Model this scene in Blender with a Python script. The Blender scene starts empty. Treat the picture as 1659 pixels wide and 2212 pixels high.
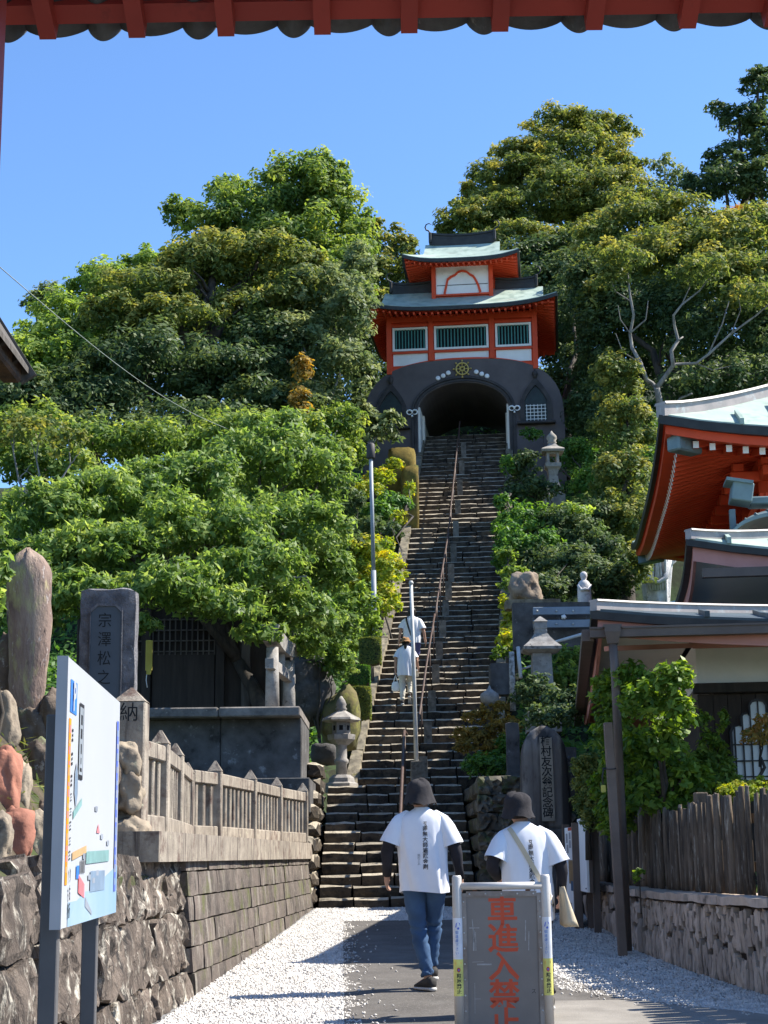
import bpy, bmesh, math, random
import numpy as np
from mathutils import Vector, Matrix, noise as mn

random.seed(7)
rng = np.random.default_rng(11)
sc = bpy.context.scene
COL = sc.collection
rad = math.radians

# ------------------------------------------------------------------ camera
EYE = 1.52
PITCH, ROLL, FPX = rad(12.0), 0.012, 3500.0        # focal length in units of a 1659 x 2212 frame
cam_d = bpy.data.cameras.new('camera')
cam_d.sensor_fit = 'VERTICAL'
cam_d.sensor_height = 36.0
cam_d.lens = 36.0 * FPX / 2212.0
cam_d.clip_start, cam_d.clip_end = 0.1, 3000
cam = bpy.data.objects.new('camera', cam_d)
COL.objects.link(cam)
_F = Vector((0, math.cos(PITCH), math.sin(PITCH)))
_R0, _U0 = Vector((1, 0, 0)), Vector((0, -math.sin(PITCH), math.cos(PITCH)))
_R = _R0 * math.cos(ROLL) - _U0 * math.sin(ROLL)
_U = _R0 * math.sin(ROLL) + _U0 * math.cos(ROLL)
CAM = Vector((0, 0, EYE))
cam.matrix_world = Matrix(((_R.x, _U.x, -_F.x, 0), (_R.y, _U.y, -_F.y, 0), (_R.z, _U.z, -_F.z, EYE), (0, 0, 0, 1)))
sc.camera = cam

# ------------------------------------------------------------------ daylight
SUN_EL, SUN_AZ = rad(48), rad(77)                  # azimuth from +Y towards +X
world = bpy.data.worlds.new('World')
sc.world = world
world.use_nodes = True
nt = world.node_tree
nt.nodes.clear()
sky = nt.nodes.new('ShaderNodeTexSky')
sky.sky_type = 'NISHITA'
sky.sun_disc = False
sky.sun_elevation = SUN_EL
sky.sun_rotation = SUN_AZ
sky.air_density, sky.dust_density, sky.ozone_density = 1.0, 0.0, 9.0
bg = nt.nodes.new('ShaderNodeBackground')
bg.inputs['Strength'].default_value = 0.105
wo = nt.nodes.new('ShaderNodeOutputWorld')
nt.links.new(sky.outputs[0], bg.inputs[0])
nt.links.new(bg.outputs[0], wo.inputs[0])
sun_d = bpy.data.lights.new('sun', 'SUN')
sun_d.energy = 4.15
sun_d.angle = rad(0.53)
sun_d.color = (1.0, 0.95, 0.86)
sun = bpy.data.objects.new('sun', sun_d)
COL.objects.link(sun)
SUNV = Vector((math.sin(SUN_AZ) * math.cos(SUN_EL), math.cos(SUN_AZ) * math.cos(SUN_EL), math.sin(SUN_EL)))
sun.rotation_euler = SUNV.to_track_quat('Z', 'Y').to_euler()
sun.location = (20, 10, 40)
sc.view_settings.view_transform = 'Standard'
sc.view_settings.look = 'None'
sc.view_settings.gamma = 1
sc.view_settings.exposure = 1.34
sc.cycles.max_bounces = 8
sc.cycles.diffuse_bounces = 5
sc.cycles.glossy_bounces = 2
sc.cycles.transmission_bounces = 3
sc.cycles.use_denoising = True

# ------------------------------------------------------------------ placing helpers
def ray(x, y):
    return _F + _R * ((x - 829.5) / FPX) + _U * ((1106 - y) / FPX)
def P(x, y, d):                                    # the point seen at pixel x, y at distance d along the street
    v = ray(x, y)
    return CAM + v * (d / v.y)
SLOPE = 0.033
def G(x, y):                                       # the point of the rising street seen at pixel x, y
    v = ray(x, y)
    t = -EYE / (v.z - SLOPE * v.y)
    return CAM + v * t
def gz(Y): return SLOPE * Y
def pxm(d, z=2.0):                                 # pixels per metre there
    return FPX / (d * math.cos(PITCH) + (z - EYE) * math.sin(PITCH))

# ------------------------------------------------------------------ object helpers
def _props(o, label=None, cat=None, group=None, kind=None):
    if label: o['label'] = label
    if cat: o['category'] = cat
    if group: o['group'] = group
    if kind: o['kind'] = kind
    return o
def thing(name, label, cat, loc=(0, 0, 0), rotz=0.0, group=None):
    o = bpy.data.objects.new(name, None)
    o.empty_display_size = 0.1
    COL.objects.link(o)
    o.matrix_world = Matrix.Translation(Vector(loc)) @ Matrix.Rotation(rotz, 4, 'Z')
    o['mw'] = [x for r in o.matrix_world for x in r]
    return _props(o, label, cat, group)
def link(name, me, parent=None, label=None, kind=None):
    o = bpy.data.objects.new(name, me)
    COL.objects.link(o)
    if parent is not None: o.parent = parent
    return _props(o, label, None, None, kind)
def copy_tree(o, parent=None):
    c = o.copy()
    COL.objects.link(c)
    if parent is not None: c.parent = parent
    for ch in o.children: copy_tree(ch, c)
    return c
def wm(o):                                         # world matrix of a thing (no depsgraph update needed)
    m = Matrix.Identity(4)
    while o is not None:
        m = o.matrix_basis @ m
        o = o.parent
    return m

class MB:
    """collects shapes, then links them as one mesh object"""
    def __init__(s): s.v, s.f, s.sm = [], [], []
    def add(s, vs, fs, smooth=False):
        k = len(s.v)
        s.v.extend([tuple(v) for v in vs])
        s.f.extend([tuple(i + k for i in f) for f in fs])
        s.sm.extend([smooth] * len(fs))
        return s
    def box(s, c, size, rot=None, ch=0.0):
        hx, hy, hz = size[0] / 2, size[1] / 2, size[2] / 2
        c = Vector(c)
        if ch > 0:
            ch = min(ch, hx * .9, hy * .9, hz * .9)
            vs, idx = [], {}
            for sx in (-1, 1):
                for sy in (-1, 1):
                    for sz in (-1, 1):
                        for a in range(3):
                            p = [sx * (hx - ch), sy * (hy - ch), sz * (hz - ch)]
                            p[a] += (sx, sy, sz)[a] * ch
                            idx[(sx, sy, sz, a)] = len(vs)
                            vs.append(Vector(p))
            fs = []
            for a in range(3):
                b, d = (a + 1) % 3, (a + 2) % 3
                for sg in (-1, 1):
                    q = []
                    for (sb, sd) in ((-1, -1), (1, -1), (1, 1), (-1, 1)):
                        k = [0, 0, 0]; k[a], k[b], k[d] = sg, sb, sd
                        q.append(idx[(k[0], k[1], k[2], a)])
                    fs.append(q if sg > 0 else q[::-1])
                for sb in (-1, 1):
                    for sd in (-1, 1):
                        def K(sa, ax):
                            k = [0, 0, 0]; k[a], k[b], k[d] = sa, sb, sd
                            return idx[(k[0], k[1], k[2], ax)]
                        q = [K(-1, b), K(1, b), K(1, d), K(-1, d)]
                        fs.append(q if sb * sd > 0 else q[::-1])
            for sx in (-1, 1):
                for sy in (-1, 1):
                    for sz in (-1, 1):
                        q = [idx[(sx, sy, sz, i)] for i in range(3)]
                        fs.append(q if sx * sy * sz > 0 else q[::-1])
        else:
            vs = [Vector((sx * hx, sy * hy, sz * hz)) for sx in (-1, 1) for sy in (-1, 1) for sz in (-1, 1)]
            fs = [(0, 1, 3, 2), (4, 6, 7, 5), (0, 4, 5, 1), (2, 3, 7, 6), (0, 2, 6, 4), (1, 5, 7, 3)]
        if rot is not None: vs = [rot @ v for v in vs]
        return s.add([v + c for v in vs], fs)
    def beam(s, a, b, w, h, up=(0, 0, 1), ch=0.0):  # a box from a to b, w wide, h high
        a, b = Vector(a), Vector(b)
        d = b - a
        L = d.length
        x = d.normalized()
        z = Vector(up)
        y = z.cross(x).normalized()
        z = x.cross(y)
        rot = Matrix((x, y, z)).transposed()
        return s.box((a + b) / 2, (L, w, h), rot, ch)
    def tube(s, pts, rs, n=8, cap=True, smooth=True):
        pts = [Vector(p) for p in pts]
        if not hasattr(rs, '__len__'): rs = [rs] * len(pts)
        vs, fs = [], []
        prev = None
        for i, p in enumerate(pts):
            t = (pts[min(i + 1, len(pts) - 1)] - pts[max(i - 1, 0)])
            if t.length < 1e-9: t = Vector((0, 0, 1))
            t.normalize()
            if prev is None:
                u = t.orthogonal().normalized()
            else:
                u = prev - t * prev.dot(t)
                if u.length < 1e-6: u = t.orthogonal()
                u.normalize()
            prev = u
            w = t.cross(u)
            for k in range(n):
                a = 2 * math.pi * k / n
                vs.append(p + (u * math.cos(a) + w * math.sin(a)) * rs[i])
        for i in range(len(pts) - 1):
            for k in range(n):
                k2 = (k + 1) % n
                fs.append((i * n + k, i * n + k2, (i + 1) * n + k2, (i + 1) * n + k))
        s.add(vs, fs, smooth)
        if cap:
            b = len(s.v) - len(vs)
            s.f.append(tuple(b + k for k in range(n))[::-1]); s.sm.append(False)
            e = b + (len(pts) - 1) * n
            s.f.append(tuple(e + k for k in range(n))); s.sm.append(False)
        return s
    def lathe(s, prof, n=16, c=(0, 0, 0), smooth=True, sq=(1, 1), rot=0.0, cap=True):  # prof: (radius, height) from the bottom up
        c = Vector(c)
        vs, fs = [], []
        for r, z in prof:
            for k in range(n):
                a = 2 * math.pi * k / n + rot
                vs.append(c + Vector((r * math.cos(a) * sq[0], r * math.sin(a) * sq[1], z)))
        m = len(prof)
        for i in range(m - 1):
            for k in range(n):
                k2 = (k + 1) % n
                fs.append((i * n + k, i * n + k2, (i + 1) * n + k2, (i + 1) * n + k))
        if cap:
            fs.append(tuple(range(n))[::-1])
            fs.append(tuple((m - 1) * n + k for k in range(n)))
        return s.add(vs, fs, smooth)
    def rings(s, rings, smooth=True, cap=True, closed=True):   # a skin over rings of equal point count
        n = len(rings[0])
        vs = [p for r in rings for p in r]
        fs = []
        for i in range(len(rings) - 1):
            for k in range(n if closed else n - 1):
                k2 = (k + 1) % n
                fs.append((i * n + k, i * n + k2, (i + 1) * n + k2, (i + 1) * n + k))
        if cap:
            fs.append(tuple(range(n))[::-1])
            fs.append(tuple((len(rings) - 1) * n + k for k in range(n)))
        return s.add(vs, fs, smooth)
    def prism(s, poly, fr, t):                     # outline poly [(a, b)] in frame fr = (origin, ua, ub, un), pushed t along un
        o, ua, ub, un = [Vector(q) for q in fr]
        n = len(poly)
        v0 = [o + ua * a + ub * b for a, b in poly]
        v1 = [v + un * t for v in v0]
        fs = [tuple(range(n))[::-1], tuple(range(n, 2 * n))]
        for k in range(n):
            k2 = (k + 1) % n
            fs.append((k, k2, n + k2, n + k))
        return s.add(v0 + v1, fs)
    def band(s, outer, inner, fr, t, closed=False):  # strip between two polylines, pushed t along the normal
        o, ua, ub, un = [Vector(q) for q in fr]
        n = len(outer)
        A = [o + ua * a + ub * b for a, b in outer]
        B = [o + ua * a + ub * b for a, b in inner]
        vs = A + B + [v + un * t for v in A] + [v + un * t for v in B]
        fs = []
        for k in range(n if closed else n - 1):
            j = (k + 1) % n
            fs += [(k, j, n + j, n + k), (2 * n + k, 3 * n + k, 3 * n + j, 2 * n + j), (k, 2 * n + k, 2 * n + j, j), (n + k, n + j, 3 * n + j, 3 * n + k)]
        if not closed:
            fs += [(0, n, 3 * n, 2 * n), (n - 1, 3 * n - 1, 4 * n - 1, 2 * n - 1)]
        return s.add(vs, fs)
    def sheet(s, grid, smooth=True):               # grid[i][j] of points
        m, n = len(grid), len(grid[0])
        vs = [p for r in grid for p in r]
        fs = [(i * n + j, i * n + j + 1, (i + 1) * n + j + 1, (i + 1) * n + j) for i in range(m - 1) for j in range(n - 1)]
        return s.add(vs, fs, smooth)
    def slab(s, grid, off, smooth=True):           # a sheet with thickness: off is a vector
        off = Vector(off)
        m, n = len(grid), len(grid[0])
        g2 = [[Vector(p) + off for p in r] for r in grid]
        s.sheet(grid, smooth); s.sheet([r[::-1] for r in g2], smooth)
        edge = [(0, j) for j in range(n)] + [(i, n - 1) for i in range(1, m)] + [(m - 1, j) for j in range(n - 2, -1, -1)] + [(i, 0) for i in range(m - 2, 0, -1)]
        top = [grid[i][j] for i, j in edge]; bot = [g2[i][j] for i, j in edge]
        q = len(edge)
        s.add(list(top) + list(bot), [(k, q + k, q + (k + 1) % q, (k + 1) % q) for k in range(q)])
        return s
    def mesh(s, name, fix=True):
        me = bpy.data.meshes.new(name)
        me.from_pydata(s.v, [], s.f)
        if fix:
            bm = bmesh.new(); bm.from_mesh(me)
            bmesh.ops.recalc_face_normals(bm, faces=bm.faces)
            bm.to_mesh(me); bm.free()
        me.polygons.foreach_set('use_smooth', s.sm)
        return me
    def build(s, name, m, parent=None, label=None, world=False, kind=None, fix=True):
        if world and parent is not None:
            inv = wm(parent).inverted()
            s.v = [tuple(inv @ Vector(v)) for v in s.v]
        me = s.mesh(name, fix)
        me.materials.append(m)
        return link(name, me, parent, label, kind)

def single(mb, name, m, label, cat, group=None, loc=None, fix=True):
    if loc is not None:
        L = Vector(loc)
        mb.v = [tuple(Vector(v) - L) for v in mb.v]
    o = mb.build(name, m, fix=fix)
    if loc is not None: o.location = loc
    return _props(o, label, cat, group)

def nz(p, s=1.0, seed=0.0, oct=3):
    return mn.fractal(Vector(p) * s + Vector((seed * 7.13, seed * 3.7, seed * 1.9)), 1.0, 2.0, oct, noise_basis='PERLIN_ORIGINAL')

def rough_box(size, n=(4, 2, 2), amp=0.02, seed=0.0, rnd=0.25, ns=4.0, tilt=0.0):
    """a weathered stone block: a box with softened corners and an uneven skin"""
    nx, ny, nz_ = n
    idx, vs, fs = {}, [], []
    def V(i, j, k):
        if (i, j, k) not in idx:
            p = Vector(((2 * i / nx - 1), (2 * j / ny - 1), (2 * k / nz_ - 1)))
            e = sum(1 for a in p if abs(a) > .999)
            q = p.copy()
            if e >= 2:
                q = p * (1 - rnd * (0.10 if e == 2 else 0.17))
            w = Vector((q.x * size[0] / 2, q.y * size[1] / 2, q.z * size[2] / 2))
            s_ = seed * 5.17
            w += Vector((nz(w, ns, s_), nz(w, ns, s_ + 3), nz(w, ns, s_ + 9))) * amp
            idx[(i, j, k)] = len(vs); vs.append(w)
        return idx[(i, j, k)]
    for i in range(nx):
        for j in range(ny):
            fs.append((V(i, j, 0), V(i, j + 1, 0), V(i + 1, j + 1, 0), V(i + 1, j, 0)))
            fs.append((V(i, j, nz_), V(i + 1, j, nz_), V(i + 1, j + 1, nz_), V(i, j + 1, nz_)))
    for i in range(nx):
        for k in range(nz_):
            fs.append((V(i, 0, k), V(i + 1, 0, k), V(i + 1, 0, k + 1), V(i, 0, k + 1)))
            fs.append((V(i, ny, k), V(i, ny, k + 1), V(i + 1, ny, k + 1), V(i + 1, ny, k)))
    for j in range(ny):
        for k in range(nz_):
            fs.append((V(0, j, k), V(0, j, k + 1), V(0, j + 1, k + 1), V(0, j + 1, k)))
            fs.append((V(nx, j, k), V(nx, j + 1, k), V(nx, j + 1, k + 1), V(nx, j, k + 1)))
    return vs, fs

def rock_mesh(size, seed=0.0, sub=3, amp=0.28, ns=1.3, fine=0.05, boxy=0.35):
    bm = bmesh.new()
    bmesh.ops.create_icosphere(bm, subdivisions=sub, radius=1.0)
    vs, fs = [], []
    for v in bm.verts:
        p = v.co.copy()
        m = max(abs(p.x), abs(p.y), abs(p.z))
        p = p * ((1 - boxy) + boxy / m * 0.85)
        k = 1 + amp * nz(v.co, ns, seed) + fine * nz(v.co, ns * 4, seed + 5)
        p *= k
        vs.append((p.x * size[0] / 2, p.y * size[1] / 2, p.z * size[2] / 2))
    for f in bm.faces: fs.append(tuple(v.index for v in f.verts))
    bm.free()
    return vs, fs

# ------------------------------------------------------------------ materials
def srgb(r, g, b):
    return tuple(((c / 255) / 12.92 if c / 255 <= 0.04045 else ((c / 255 + 0.055) / 1.055) ** 2.4) for c in (r, g, b)) + (1.0,)
_mats = {}
def mat(name, c, c2=None, rough=0.85, s=6.0, bump=0.25, bs=30.0, patches=(), metal=0.0, rnd=0.12, spec=0.3, stretch=(1, 1, 1), fac=(0.35, 0.65), streak=None, dist=0.02, worn_lit=None):
    if name in _mats: return _mats[name]
    m = bpy.data.materials.new(name)
    m.use_nodes = True
    t = m.node_tree
    N, Lk = t.nodes, t.links
    b = N['Principled BSDF']
    b.inputs['Roughness'].default_value = rough
    b.inputs['Metallic'].default_value = metal
    b.inputs['Specular IOR Level'].default_value = spec
    tc = N.new('ShaderNodeTexCoord')
    oi = N.new('ShaderNodeObjectInfo')
    ad = N.new('ShaderNodeVectorMath'); ad.operation = 'MULTIPLY_ADD'
    cmb = N.new('ShaderNodeCombineXYZ')
    for i in range(3): Lk.new(oi.outputs['Random'], cmb.inputs[i])
    Lk.new(cmb.outputs[0], ad.inputs[0])
    ad.inputs[1].default_value = (13.0, 29.0, 7.0)
    mp = N.new('ShaderNodeVectorMath'); mp.operation = 'MULTIPLY'
    Lk.new(tc.outputs['Object'], mp.inputs[0]); mp.inputs[1].default_value = stretch
    Lk.new(mp.outputs[0], ad.inputs[2])
    vec = ad.outputs[0]
    def noise(scale, detail=5.0, rgh=0.6):
        n = N.new('ShaderNodeTexNoise')
        n.inputs['Scale'].default_value = scale
        n.inputs['Detail'].default_value = detail
        n.inputs['Roughness'].default_value = rgh
        Lk.new(vec, n.inputs['Vector'])
        return n.outputs['Fac']
    def rng_(src, lo, hi, a=0.0, bb=1.0):
        r = N.new('ShaderNodeMapRange')
        r.inputs[1].default_value, r.inputs[2].default_value, r.inputs[3].default_value, r.inputs[4].default_value = lo, hi, a, bb
        Lk.new(src, r.inputs[0])
        return r.outputs[0]
    def mix(f, a, bcol):
        x = N.new('ShaderNodeMix'); x.data_type = 'RGBA'
        if hasattr(f, 'node'): Lk.new(f, x.inputs[0])
        else: x.inputs[0].default_value = f
        for k, q in ((6, a), (7, bcol)):
            if hasattr(q, 'node'): Lk.new(q, x.inputs[k])
            else: x.inputs[k].default_value = q
        return x.outputs[2]
    if c2 is None: c2 = tuple(min(1, q * 0.7) for q in c[:3]) + (1,)
    col = mix(rng_(noise(s), fac[0], fac[1]), c, c2)
    for (pc, ps, lo, hi) in patches:
        col = mix(rng_(noise(ps, 6.0, 0.68), lo, hi), col, pc)
    if streak:                                      # dirt that has run down: (colour, scale, lo, hi)
        pc, ps, lo, hi = streak
        m2 = N.new('ShaderNodeVectorMath'); m2.operation = 'MULTIPLY'
        Lk.new(vec, m2.inputs[0]); m2.inputs[1].default_value = (1, 1, 0.08)
        n2 = N.new('ShaderNodeTexNoise'); n2.inputs['Scale'].default_value = ps; n2.inputs['Detail'].default_value = 6
        Lk.new(m2.outputs[0], n2.inputs['Vector'])
        col = mix(rng_(n2.outputs['Fac'], lo, hi), col, pc)
    if worn_lit:                                        # wear and sunlight painted on up-facing faces, upright ones stay dark: (colour, lo, hi)
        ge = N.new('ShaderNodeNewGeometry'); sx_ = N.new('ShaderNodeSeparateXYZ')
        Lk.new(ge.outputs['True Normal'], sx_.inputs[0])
        fz = rng_(sx_.outputs[2], worn_lit[1], worn_lit[2])
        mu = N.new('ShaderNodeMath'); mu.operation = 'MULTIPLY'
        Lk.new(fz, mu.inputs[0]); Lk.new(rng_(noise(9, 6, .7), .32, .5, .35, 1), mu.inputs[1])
        col = mix(mu.outputs[0], col, worn_lit[0])
    if rnd > 0:
        hs = N.new('ShaderNodeHueSaturation')
        Lk.new(rng_(oi.outputs['Random'], 0, 1, 1 - rnd, 1 + rnd), hs.inputs['Value'])
        Lk.new(col, hs.inputs['Color'])
        col = hs.outputs[0]
    Lk.new(col, b.inputs['Base Color'])
    if bump > 0:
        bp = N.new('ShaderNodeBump')
        bp.inputs['Strength'].default_value = bump
        bp.inputs['Distance'].default_value = dist
        Lk.new(noise(bs, 6.0, 0.65), bp.inputs['Height'])
        Lk.new(bp.outputs[0], b.inputs['Normal'])
    _mats[name] = m
    return m

def leaf_mat(name, ca, cb, cc, rough=0.5, trans=0.4):
    if name in _mats: return _mats[name]
    m = bpy.data.materials.new(name)
    m.use_nodes = True
    t = m.node_tree
    N, Lk = t.nodes, t.links
    b = N['Principled BSDF']
    b.inputs['Roughness'].default_value = min(.7, rough + .14)
    b.inputs['Specular IOR Level'].default_value = 0.22
    at = N.new('ShaderNodeAttribute'); at.attribute_name = 'tint'
    cr = N.new('ShaderNodeValToRGB')
    e = cr.color_ramp.elements
    e[0].position, e[0].color = 0.0, ca
    e[1].position, e[1].color = 1.0, cc
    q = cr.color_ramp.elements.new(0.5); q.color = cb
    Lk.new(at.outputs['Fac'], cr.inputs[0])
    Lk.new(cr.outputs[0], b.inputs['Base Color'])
    tr = N.new('ShaderNodeBsdfTranslucent')
    hs = N.new('ShaderNodeHueSaturation')
    hs.inputs['Saturation'].default_value = 1.15
    hs.inputs['Value'].default_value = 2.0
    hs.inputs['Hue'].default_value = 0.485
    Lk.new(cr.outputs[0], hs.inputs['Color'])
    Lk.new(hs.outputs[0], tr.inputs[0])
    mx = N.new('ShaderNodeMixShader')
    mx.inputs[0].default_value = trans
    Lk.new(b.outputs[0], mx.inputs[1]); Lk.new(tr.outputs[0], mx.inputs[2])
    Lk.new(mx.outputs[0], N['Material Output'].inputs[0])
    _mats[name] = m
    return m

def text_mesh(body, size, ext=0.004, align='CENTER', spacing=1.0, bold=0.0):
    cu = bpy.data.curves.new('lettering', 'FONT')
    cu.body = body; cu.size = size; cu.align_x = align; cu.align_y = 'TOP'
    cu.space_line = spacing; cu.extrude = ext; cu.resolution_u = 2; cu.offset = bold
    o = bpy.data.objects.new('lettering', cu)
    COL.objects.link(o)
    dg = bpy.context.evaluated_depsgraph_get()
    me = bpy.data.meshes.new_from_object(o.evaluated_get(dg), depsgraph=dg)
    bpy.data.objects.remove(o); bpy.data.curves.remove(cu)
    return me
def lettering(body, size, m, parent, origin, ux, uy, ext=0.003, spacing=1.0, bold=0.0, name='lettering', align='CENTER', sx=1.0, bend=None):
    """text standing on the surface at origin (in the parent's frame); ux to the right, uy up"""
    me = text_mesh(body, size, ext, align, spacing, bold)
    ux, uy = Vector(ux).normalized(), Vector(uy).normalized()
    un = ux.cross(uy)
    M = Matrix.Translation(Vector(origin)) @ Matrix((ux * sx, uy, un)).transposed().to_4x4()
    me.transform(M)
    if bend: 
        for v in me.vertices: v.co = bend(v.co)
    me.materials.clear(); me.materials.append(m)
    return link(name, me, parent)
# ------------------------------------------------------------------ plants
def leaf_mesh(name, c, nrm, L, W, tint, m, droop=0.0, fold=0.0):
    n = len(c)
    r = rng.normal(size=(n, 3))
    nrm = nrm / np.maximum(np.linalg.norm(nrm, axis=1, keepdims=True), 1e-6)
    t = r - nrm * (r * nrm).sum(1, keepdims=True)
    if droop: t[:, 2] -= droop
    t /= np.maximum(np.linalg.norm(t, axis=1, keepdims=True), 1e-6)
    s = np.cross(nrm, t)
    s /= np.maximum(np.linalg.norm(s, axis=1, keepdims=True), 1e-6)
    k = rng.uniform(0.65, 1.3, (n, 1))
    v = np.empty((n, 4, 3), np.float32)
    up = nrm * W * fold
    v[:, 0] = c - t * L * k * .5
    v[:, 1] = c + s * W * k * .5 + t * L * k * .05 + up
    v[:, 2] = c + t * L * k * .5
    v[:, 3] = c - s * W * k * .5 + t * L * k * .05 + up
    me = bpy.data.meshes.new(name)
    me.vertices.add(n * 4); me.loops.add(n * 6); me.polygons.add(n * 2)
    me.vertices.foreach_set('co', v.reshape(-1))
    b = (np.arange(n) * 4)[:, None]
    li = (b + np.array([[0, 1, 2, 0, 2, 3]])).reshape(-1)
    me.loops.foreach_set('vertex_index', li.astype(np.int32))
    me.polygons.foreach_set('loop_start', (np.arange(n * 2) * 3).astype(np.int32))
    me.polygons.foreach_set('loop_total', np.full(n * 2, 3, np.int32))
    a = me.attributes.new('tint', 'FLOAT', 'FACE')
    a.data.foreach_set('value', np.repeat(np.clip(tint, 0, 1), 2).astype(np.float32))
    me.update(calc_edges=True)
    me.materials.append(m)
    return me

LEAFN = [0]
def crown_points(lobes, L, W, cover, clump=0.32, inner=0.3, flat=0.7, gaps=0.0, shell=0.9, tv=0.28, noisy=0.35):
    C, Nn, T = [], [], []
    for (c, r) in lobes:
        c, r = np.array(c, float), np.array(r, float)
        area = math.pi * (r[0] * r[2])
        n = int(cover * 1.7 * area / (L * W * .5))
        rm = (r[0] * r[1] * r[2]) ** (1 / 3)
        nc = max(5, int(5.5 / clump ** 2 * 0.55))
        u = rng.normal(size=(nc, 3)); u /= np.linalg.norm(u, axis=1, keepdims=True)
        u[:, 2] = np.where(u[:, 2] < -0.45, -u[:, 2] * .6, u[:, 2])
        u[:, 1] = np.where(rng.random(nc) < .45, -np.abs(u[:, 1]), u[:, 1])
        pk = shell * rng.uniform(1 - noisy, 1 + noisy * .45, (nc, 1))
        cc = c + u * r * pk
        cr = rm * clump * rng.uniform(.55, 1.35, nc)
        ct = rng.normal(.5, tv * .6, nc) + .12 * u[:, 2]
        keep = rng.random(nc) >= gaps
        cc, cr, u, ct = cc[keep], cr[keep], u[keep], ct[keep]
        nc = len(cc)
        wgt = cr ** 2; wgt /= wgt.sum()
        no = int(n * (1 - inner))
        k = rng.choice(nc, no, p=wgt)
        q = rng.normal(size=(no, 3)); q /= np.linalg.norm(q, axis=1, keepdims=True)
        rr = rng.random((no, 1)) ** .45
        off = q * rr * cr[k][:, None]
        off[:, 2] *= flat
        p = cc[k] + off
        nn = q * .55 + u[k] * .35 + np.array([0, 0, .55]) + rng.normal(size=(no, 3)) * .45
        C.append(p); Nn.append(nn); T.append(ct[k] + rng.normal(0, tv * .5, no))
        ni = n - no
        if ni > 0:
            q = rng.normal(size=(ni, 3)); q /= np.linalg.norm(q, axis=1, keepdims=True)
            p = c + q * r * (rng.random((ni, 1)) ** .5) * .82
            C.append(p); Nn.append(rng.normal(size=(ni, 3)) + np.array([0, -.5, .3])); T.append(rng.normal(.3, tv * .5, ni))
    C, Nn, T = np.concatenate(C), np.concatenate(Nn), np.concatenate(T)
    LEAFN[0] += len(C)
    return C, Nn, T

def lobe(x, y, d, rx, ry, dp=0.8):
    p = P(x, y, d)
    s = (p - CAM).dot(_F) / FPX
    return (tuple(p), (rx * s, max(rx, ry) * s * dp, ry * s))

BARK = mat('bark', (.075, .06, .045, 1), (.03, .025, .02, 1), s=9, stretch=(1, 1, .3), bump=.6, bs=25)
BARK_PALE = mat('pale_bark', (.30, .28, .25, 1), (.16, .15, .14, 1), s=7, stretch=(1, 1, .4), bump=.4)
def limb(mb, a, b, r0, r1, seed=0, wob=.06, n=7, seg=6):
    a, b = Vector(a), Vector(b)
    L = (b - a).length
    pts, rs = [], []
    for i in range(seg + 1):
        f = i / seg
        p = a.lerp(b, f) + Vector((nz((f * 2, seed, 0), 1.3, seed), nz((f * 2, seed, 5), 1.3, seed + 2), 0)) * L * wob * 2 * math.sin(math.pi * min(1, f * .9 + .05))
        p.z += L * .06 * math.sin(math.pi * f)
        pts.append(p); rs.append(r0 + (r1 - r0) * f)
    mb.tube(pts, rs, n)
    return pts

def tree(name, label, cat, base, lobes, m, leaf=(.16, .07), cover=4.0, clump=.32, inner=.3, flat=.7, gaps=0., trunk_r=.2, limbs=4, bark=None, group=None, droop=0., tv=.32, twigs=0, shell=.93, noisy=.22, fold=.0, top=None, tex='crown'):
    """a plant: tapered trunk with limbs, and a crown of leaf-sized faces in clumps"""
    base = Vector(base)
    t = thing(name, label, cat, base, 0, group)
    tr = MB()
    big = sorted(lobes, key=lambda q: -q[1][0] * q[1][2])[:max(1, limbs)]
    cen = sum((Vector(q[0]) for q in big), Vector()) / len(big)
    if trunk_r > 0:
        f = base.lerp(cen, .42) if top is None else Vector(top)
        tr.tube([base - Vector((0, 0, .3)), base.lerp(f, .05) , base.lerp(f, .5) + Vector((.05, 0, 0)), f], [trunk_r * 1.35, trunk_r * 1.1, trunk_r * .85, trunk_r * .75], 9)
        for i, q in enumerate(big):
            e = Vector(q[0]) + Vector((0, -.2, .25)) * q[1][2]
            pts = limb(tr, f - (f - base).normalized() * .1, e, trunk_r * .62, trunk_r * .12, i + len(lobes))
            for k in range(twigs):
                s_ = pts[2 + k % 4]
                w = Vector(rng.normal(size=3)); w.z = abs(w.z) + .4; w.normalize()
                limb(tr, s_, s_ + Vector((w.x * q[1][0], w.y * q[1][1], w.z * q[1][2])) * .85, trunk_r * .22, trunk_r * .04, k + i * 7, n=5, seg=4)
        tr.build('trunk', bark or BARK, t, world=True)
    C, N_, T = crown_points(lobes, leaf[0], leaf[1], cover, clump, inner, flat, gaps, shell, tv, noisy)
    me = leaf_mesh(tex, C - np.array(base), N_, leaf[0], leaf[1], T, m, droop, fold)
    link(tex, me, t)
    return t

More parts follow.
